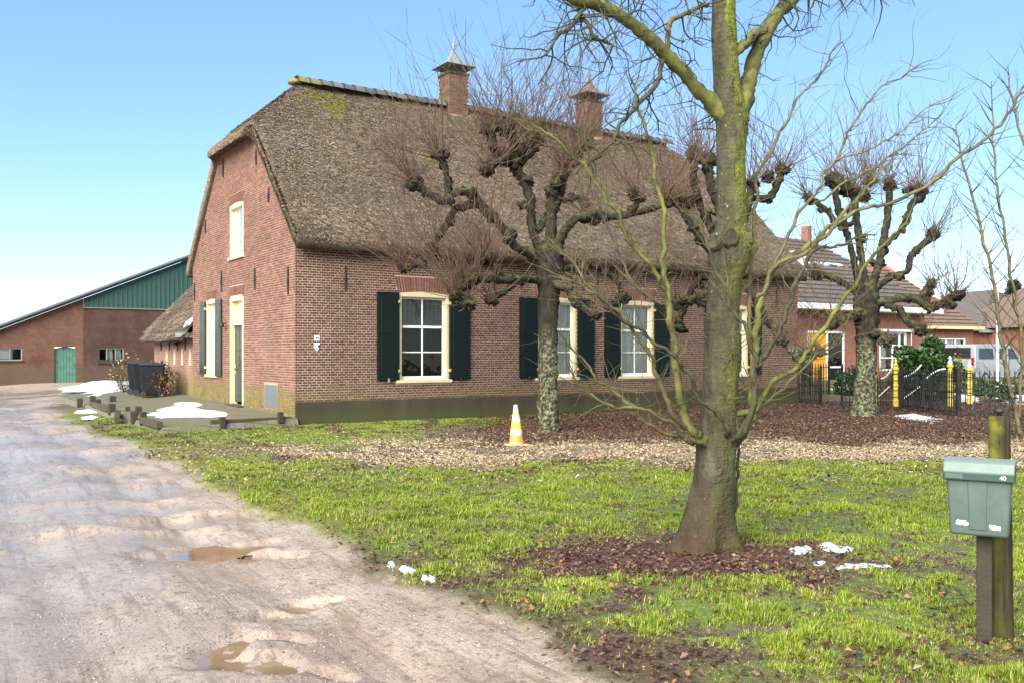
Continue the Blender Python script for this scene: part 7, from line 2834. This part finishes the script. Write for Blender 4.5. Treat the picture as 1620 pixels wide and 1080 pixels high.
# conifer and bare trees far off on the right
cf = W(1604, 560, 75.0)
con = empty('conifer', (cf.x, 75.0, 0.0))
tag(con, 'dark conifer rising behind the far roofs at the right edge', 'tree')


def conefn(r, n):
    z = r.random(n) ** 0.8 * 6.6 + 0.6
    rad = (7.4 - z) * 0.27 * (0.55 + 0.45 * r.random(n))
    a = r.random(n) * 6.283
    return np.stack([rad * np.cos(a), rad * np.sin(a), z], 1)


V, q, rd = leaf_cloud(9000, conefn, 0.45, 61)
mobj('crown', npmesh('crown', V, q, fattrs={'rnd': rd}), M['needle'], con, kind='stuff')
m = MB()
m.lathe([(0.18, 0), (0.12, 3), (0.02, 7.2)], 8)
m.build('trunk', M['bark_p'], con)
for k, (px, Yd, hgt, lab) in enumerate(((1530, 85.0, 7.5, 'distant bare tree behind the brown roofed house'), (1640, 90.0, 9.0, 'distant bare tree beyond the conifer'), (1395, 95.0, 8.0, 'distant bare tree behind the neighbour roof'))):
    bp_ = W(px, 560, Yd)
    o = empty('bare_tree', (bp_.x, Yd, 0))
    tag(o, lab, 'tree', 'bare trees on the skyline')
    rr = random.Random(70 + k)
    m = MB()
    m.tube([(0, 0, -0.2), (0.1, 0, hgt * 0.3), (0, 0.1, hgt * 0.7)], [0.28, 0.2, 0.08], 8)
    m.build('trunk', M['bark_p'], o)
    items = []
    for q_ in range(26):
        a = rr.uniform(0, 6.28)
        z = rr.uniform(0.25, 0.7) * hgt
        gnarl((0, 0, z), (math.cos(a), math.sin(a), rr.uniform(0.4, 1.4)), hgt * rr.uniform(0.25, 0.45), 0.07, rr, 0.25, 0.05, 2, 0.5, 0.6, items, 0.7)
    twig_obj('crown', items, M['twig_d'], o, 3)

# ------------------------------------------------------------------ ground cover
def bilin_ground(x, y):
    return ground_z(x, y)


def scatter(n, dens_fn, xr, yr, seed, ypow=1.0):
    r = np.random.default_rng(seed)
    ax, ay = np.arange(xr[0], xr[1] + 0.05, 0.045), np.arange(yr[0], yr[1] + 0.05, 0.045)
    A, B = np.meshgrid(ax, ay)
    D = np.asarray(dens_fn(A.ravel(), B.ravel()), dtype=np.float32).reshape(A.shape)
    out = []
    got = 0
    for _ in range(40):
        k = n * 2
        # denser near the eye, where single blades can be told apart
        y = yr[0] * (yr[1] / yr[0]) ** (r.random(k) ** ypow)
        x = xr[0] + (xr[1] - xr[0]) * r.random(k)
        m_ = np.abs(x) < 0.62 * y + 2.8
        x, y = x[m_], y[m_]
        d = D[((y - yr[0]) / 0.045).astype(int), ((x - xr[0]) / 0.045).astype(int)]
        keep = r.random(len(x)) < d
        out.append(np.stack([x[keep], y[keep]], 1))
        got += keep.sum()
        if got >= n:
            break
    P = np.concatenate(out)[:n]
    return P[:, 0], P[:, 1], r


def off_house(x, y):
    a = (x - HC.x) * FD.x + (y - HC.y) * FD.y
    v = (x - HC.x) * GD.x + (y - HC.y) * GD.y
    return ~((v > -0.05) & (a > -3.1) & (a < FL + 0.1) & (v < 16))


def lawn_d(x, y):
    return (1 - drive_mask(x, y)) * off_house(x, y)


def r_pick(x, y):
    return fbm(x, y, 21.0, 2, 90.0) * 0.9


def grass_density(x, y):
    g, l, c, mo = lawn_masks(x, y)
    t = 0.55 * fbm(x, y, 3.2, 3, 81.0) + 0.45 * fbm(x, y, 9.0, 3, 82.0)
    tx = np.hypot(x - TB.x, (y - TB.y)) > 0.28
    rt = np.hypot((x - TB.x + 0.45) / 1.35, (y - TB.y + 0.30) / 0.75) + (fbm(x, y, 3.0, 4, 89.0) - 0.5) * 1.1
    tx = tx * (0.12 + 0.88 * sstep(0.55, 1.05, rt)) > r_pick(x, y)
    for (qx, qy, qr) in SNOWSPOTS:
        tx = tx & (np.hypot(x - qx, (y - qy) * 1.6) > qr * 0.9)
    ex = x - drive_edge(y)
    fe_ = sstep(-0.1, 1.3, ex + (fbm(x, y, 1.8, 3, 85.0) - 0.5) * 2.4)
    return lawn_d(x, y) * tx * np.clip((g * (0.22 + 0.95 * sstep(0.43, 0.58, t)) * (0.35 + 0.65 * sstep(0.36, 0.52, fbm(x, y, 1.1, 4, 88.0))) + 0.05) * fe_ + 0.06 * mo, 0, 1)


x, y, r = scatter(720000, grass_density, (-12, 18), (3.4, 27), 101, 0.9)
n = len(x)
g, l, c, mo = lawn_masks(x, y)
z = ground_z(x, y) - 0.006
tn = 0.55 * fbm(x, y, 3.2, 3, 81.0) + 0.45 * fbm(x, y, 9.0, 3, 82.0)
hgt = (0.011 + 0.048 * sstep(0.40, 0.72, tn) * (0.4 + 0.6 * g)) * (0.55 + 0.9 * r.random(n)) * np.where(y > 14, 0.6, 1.0)
an = r.random(n) * 6.283
lean = (0.15 + 0.95 * r.random(n)) * hgt
wd = (0.0016 + 0.0020 * r.random(n)) * (1 + y / 9)
px_, py_ = np.cos(an), np.sin(an)
an2 = an + 1.2 + r.random(n)
sx, sy = np.cos(an2) * wd, np.sin(an2) * wd
B0_ = np.stack([x - sx, y - sy, z], 1)
B1_ = np.stack([x + sx, y + sy, z], 1)
M0 = np.stack([x + px_ * lean * 0.35 + sx * .8, y + py_ * lean * 0.35 + sy * .8, z + hgt * 0.65], 1)
TP = np.stack([x + px_ * lean, y + py_ * lean, z + hgt], 1)
V = np.stack([B0_, B1_, TP], 1).reshape(-1, 3)
rd = np.clip(0.20 + 0.55 * fbm(x, y, 1.3, 3, 83.0) + 0.55 * (r.random(n) - 0.45) + 0.05 * (y < 7), 0, 0.97)
rd = np.where(r.random(n) < 0.08, 1.0, rd)
me = npmesh('grass', V, np.arange(3 * n).reshape(-1, 3), fattrs={'rnd': rd})
mobj('grass', me, M['blade'], label='short bright green winter grass of the lawn', cat='grass', kind='stuff')


def leaf_density(x, y):
    g, l, c, mo = lawn_masks(x, y)
    return lawn_d(x, y) * np.clip(l * 0.95 + 0.06 + 0.16 * g * (y < 12) * sstep(0.42, 0.6, fbm(x, y, 3.0, 3, 87.0)), 0, 1)


x, y, r = scatter(150000, leaf_density, (-10, 19), (3.6, 31), 111, 0.75)
n = len(x)
z = ground_z(x, y)
sz = (0.008 + 0.019 * r.random(n) ** 1.8) * (1 + (y > 12) * 0.35)
an = r.random(n) * 6.283
tl_ = r.normal(0, 0.35, (n, 2))
u = np.stack([np.cos(an), np.sin(an), tl_[:, 0]], 1) * sz[:, None]
v = np.stack([-np.sin(an), np.cos(an), tl_[:, 1]], 1) * sz[:, None] * (0.45 + 0.3 * r.random(n))[:, None]
P = np.stack([x, y, z + 0.008 + 0.018 * r.random(n)], 1)
curl = np.zeros((n, 3))
curl[:, 2] = sz * r.uniform(-0.2, 0.5, n)
V = np.stack([P - u, P - u * 0.25 + v + curl, P + u, P + u * 0.1 - v + curl], 1).reshape(-1, 3)
me = npmesh('fallen_leaves', V, np.arange(4 * n).reshape(-1, 4), fattrs={'rnd': r.random(n)})
mobj('fallen_leaves', me, M['dead_leaf'], label='wet brown fallen leaves covering the ground under the trees', cat='leaves', kind='stuff')


def chip_density(x, y):
    g, l, c, mo = lawn_masks(x, y)
    return lawn_d(x, y) * np.clip(c * 0.95 + 0.04 * (y > 11.5) * (y < 19), 0, 1)


x, y, r = scatter(105000, chip_density, (-6, 14), (11, 20), 121, 1.0)
n = len(x)
z = ground_z(x, y)
sz = 0.008 + 0.020 * r.random(n)
an = r.random(n) * 6.283
tl_ = r.normal(0, 0.3, (n, 2))
u = np.stack([np.cos(an), np.sin(an), tl_[:, 0]], 1) * sz[:, None]
v = np.stack([-np.sin(an), np.cos(an), tl_[:, 1]], 1) * sz[:, None] * 0.27
P = np.stack([x, y, z + 0.006 + 0.015 * r.random(n)], 1)
V = np.stack([P - u - v, P + u - v, P + u + v, P - u + v], 1).reshape(-1, 3)
me = npmesh('wood_chips', V, np.arange(4 * n).reshape(-1, 4), fattrs={'rnd': r.random(n)})
mobj('wood_chips', me, M['chips'], label='pale wood chips spread in a band between lawn and leaves', cat='wood chips', kind='stuff')


def peb_density(x, y):
    d = drive_mask(x, y)
    return d * (pud_field(x, y) < 0.05) * np.clip(0.12 + sstep(0.45, 0.65, fbm(x, y, 1.6, 3, 91.0)), 0, 1)


x, y, r = scatter(36000, peb_density, (-14, 3), (3.4, 24), 131, 1.3)
n = len(x)
z = ground_z(x, y)
sz = 0.002 + 0.0065 * r.random(n) ** 3.0
octv = np.array([(1, 0, 0), (0, 1, 0), (-1, 0, 0), (0, -1, 0), (0, 0, 0.7), (0, 0, -0.7)], float)
jit = 1 + 0.35 * r.normal(0, 1, (n, 6, 1)).clip(-1, 1)
rot = r.random(n) * 6.283
ca, sa = np.cos(rot)[:, None], np.sin(rot)[:, None]
O = octv[None] * jit
O = np.stack([O[..., 0] * ca - O[..., 1] * sa, O[..., 0] * sa + O[..., 1] * ca, O[..., 2]], -1) * sz[:, None, None]
V = (np.stack([x, y, z + sz * 0.3], 1)[:, None, :] + O).reshape(-1, 3)
tri = np.array([(0, 1, 4), (1, 2, 4), (2, 3, 4), (3, 0, 4)])
Ft = (np.arange(n)[:, None, None] * 6 + tri[None]).reshape(-1, 3)
me = npmesh('pebbles', V, Ft, fattrs={'rnd': np.repeat(r.random(n), 4)})
mobj('pebbles', me, M['pebble'], label='small stones and grit strewn over the muddy drive', cat='pebbles', kind='stuff')
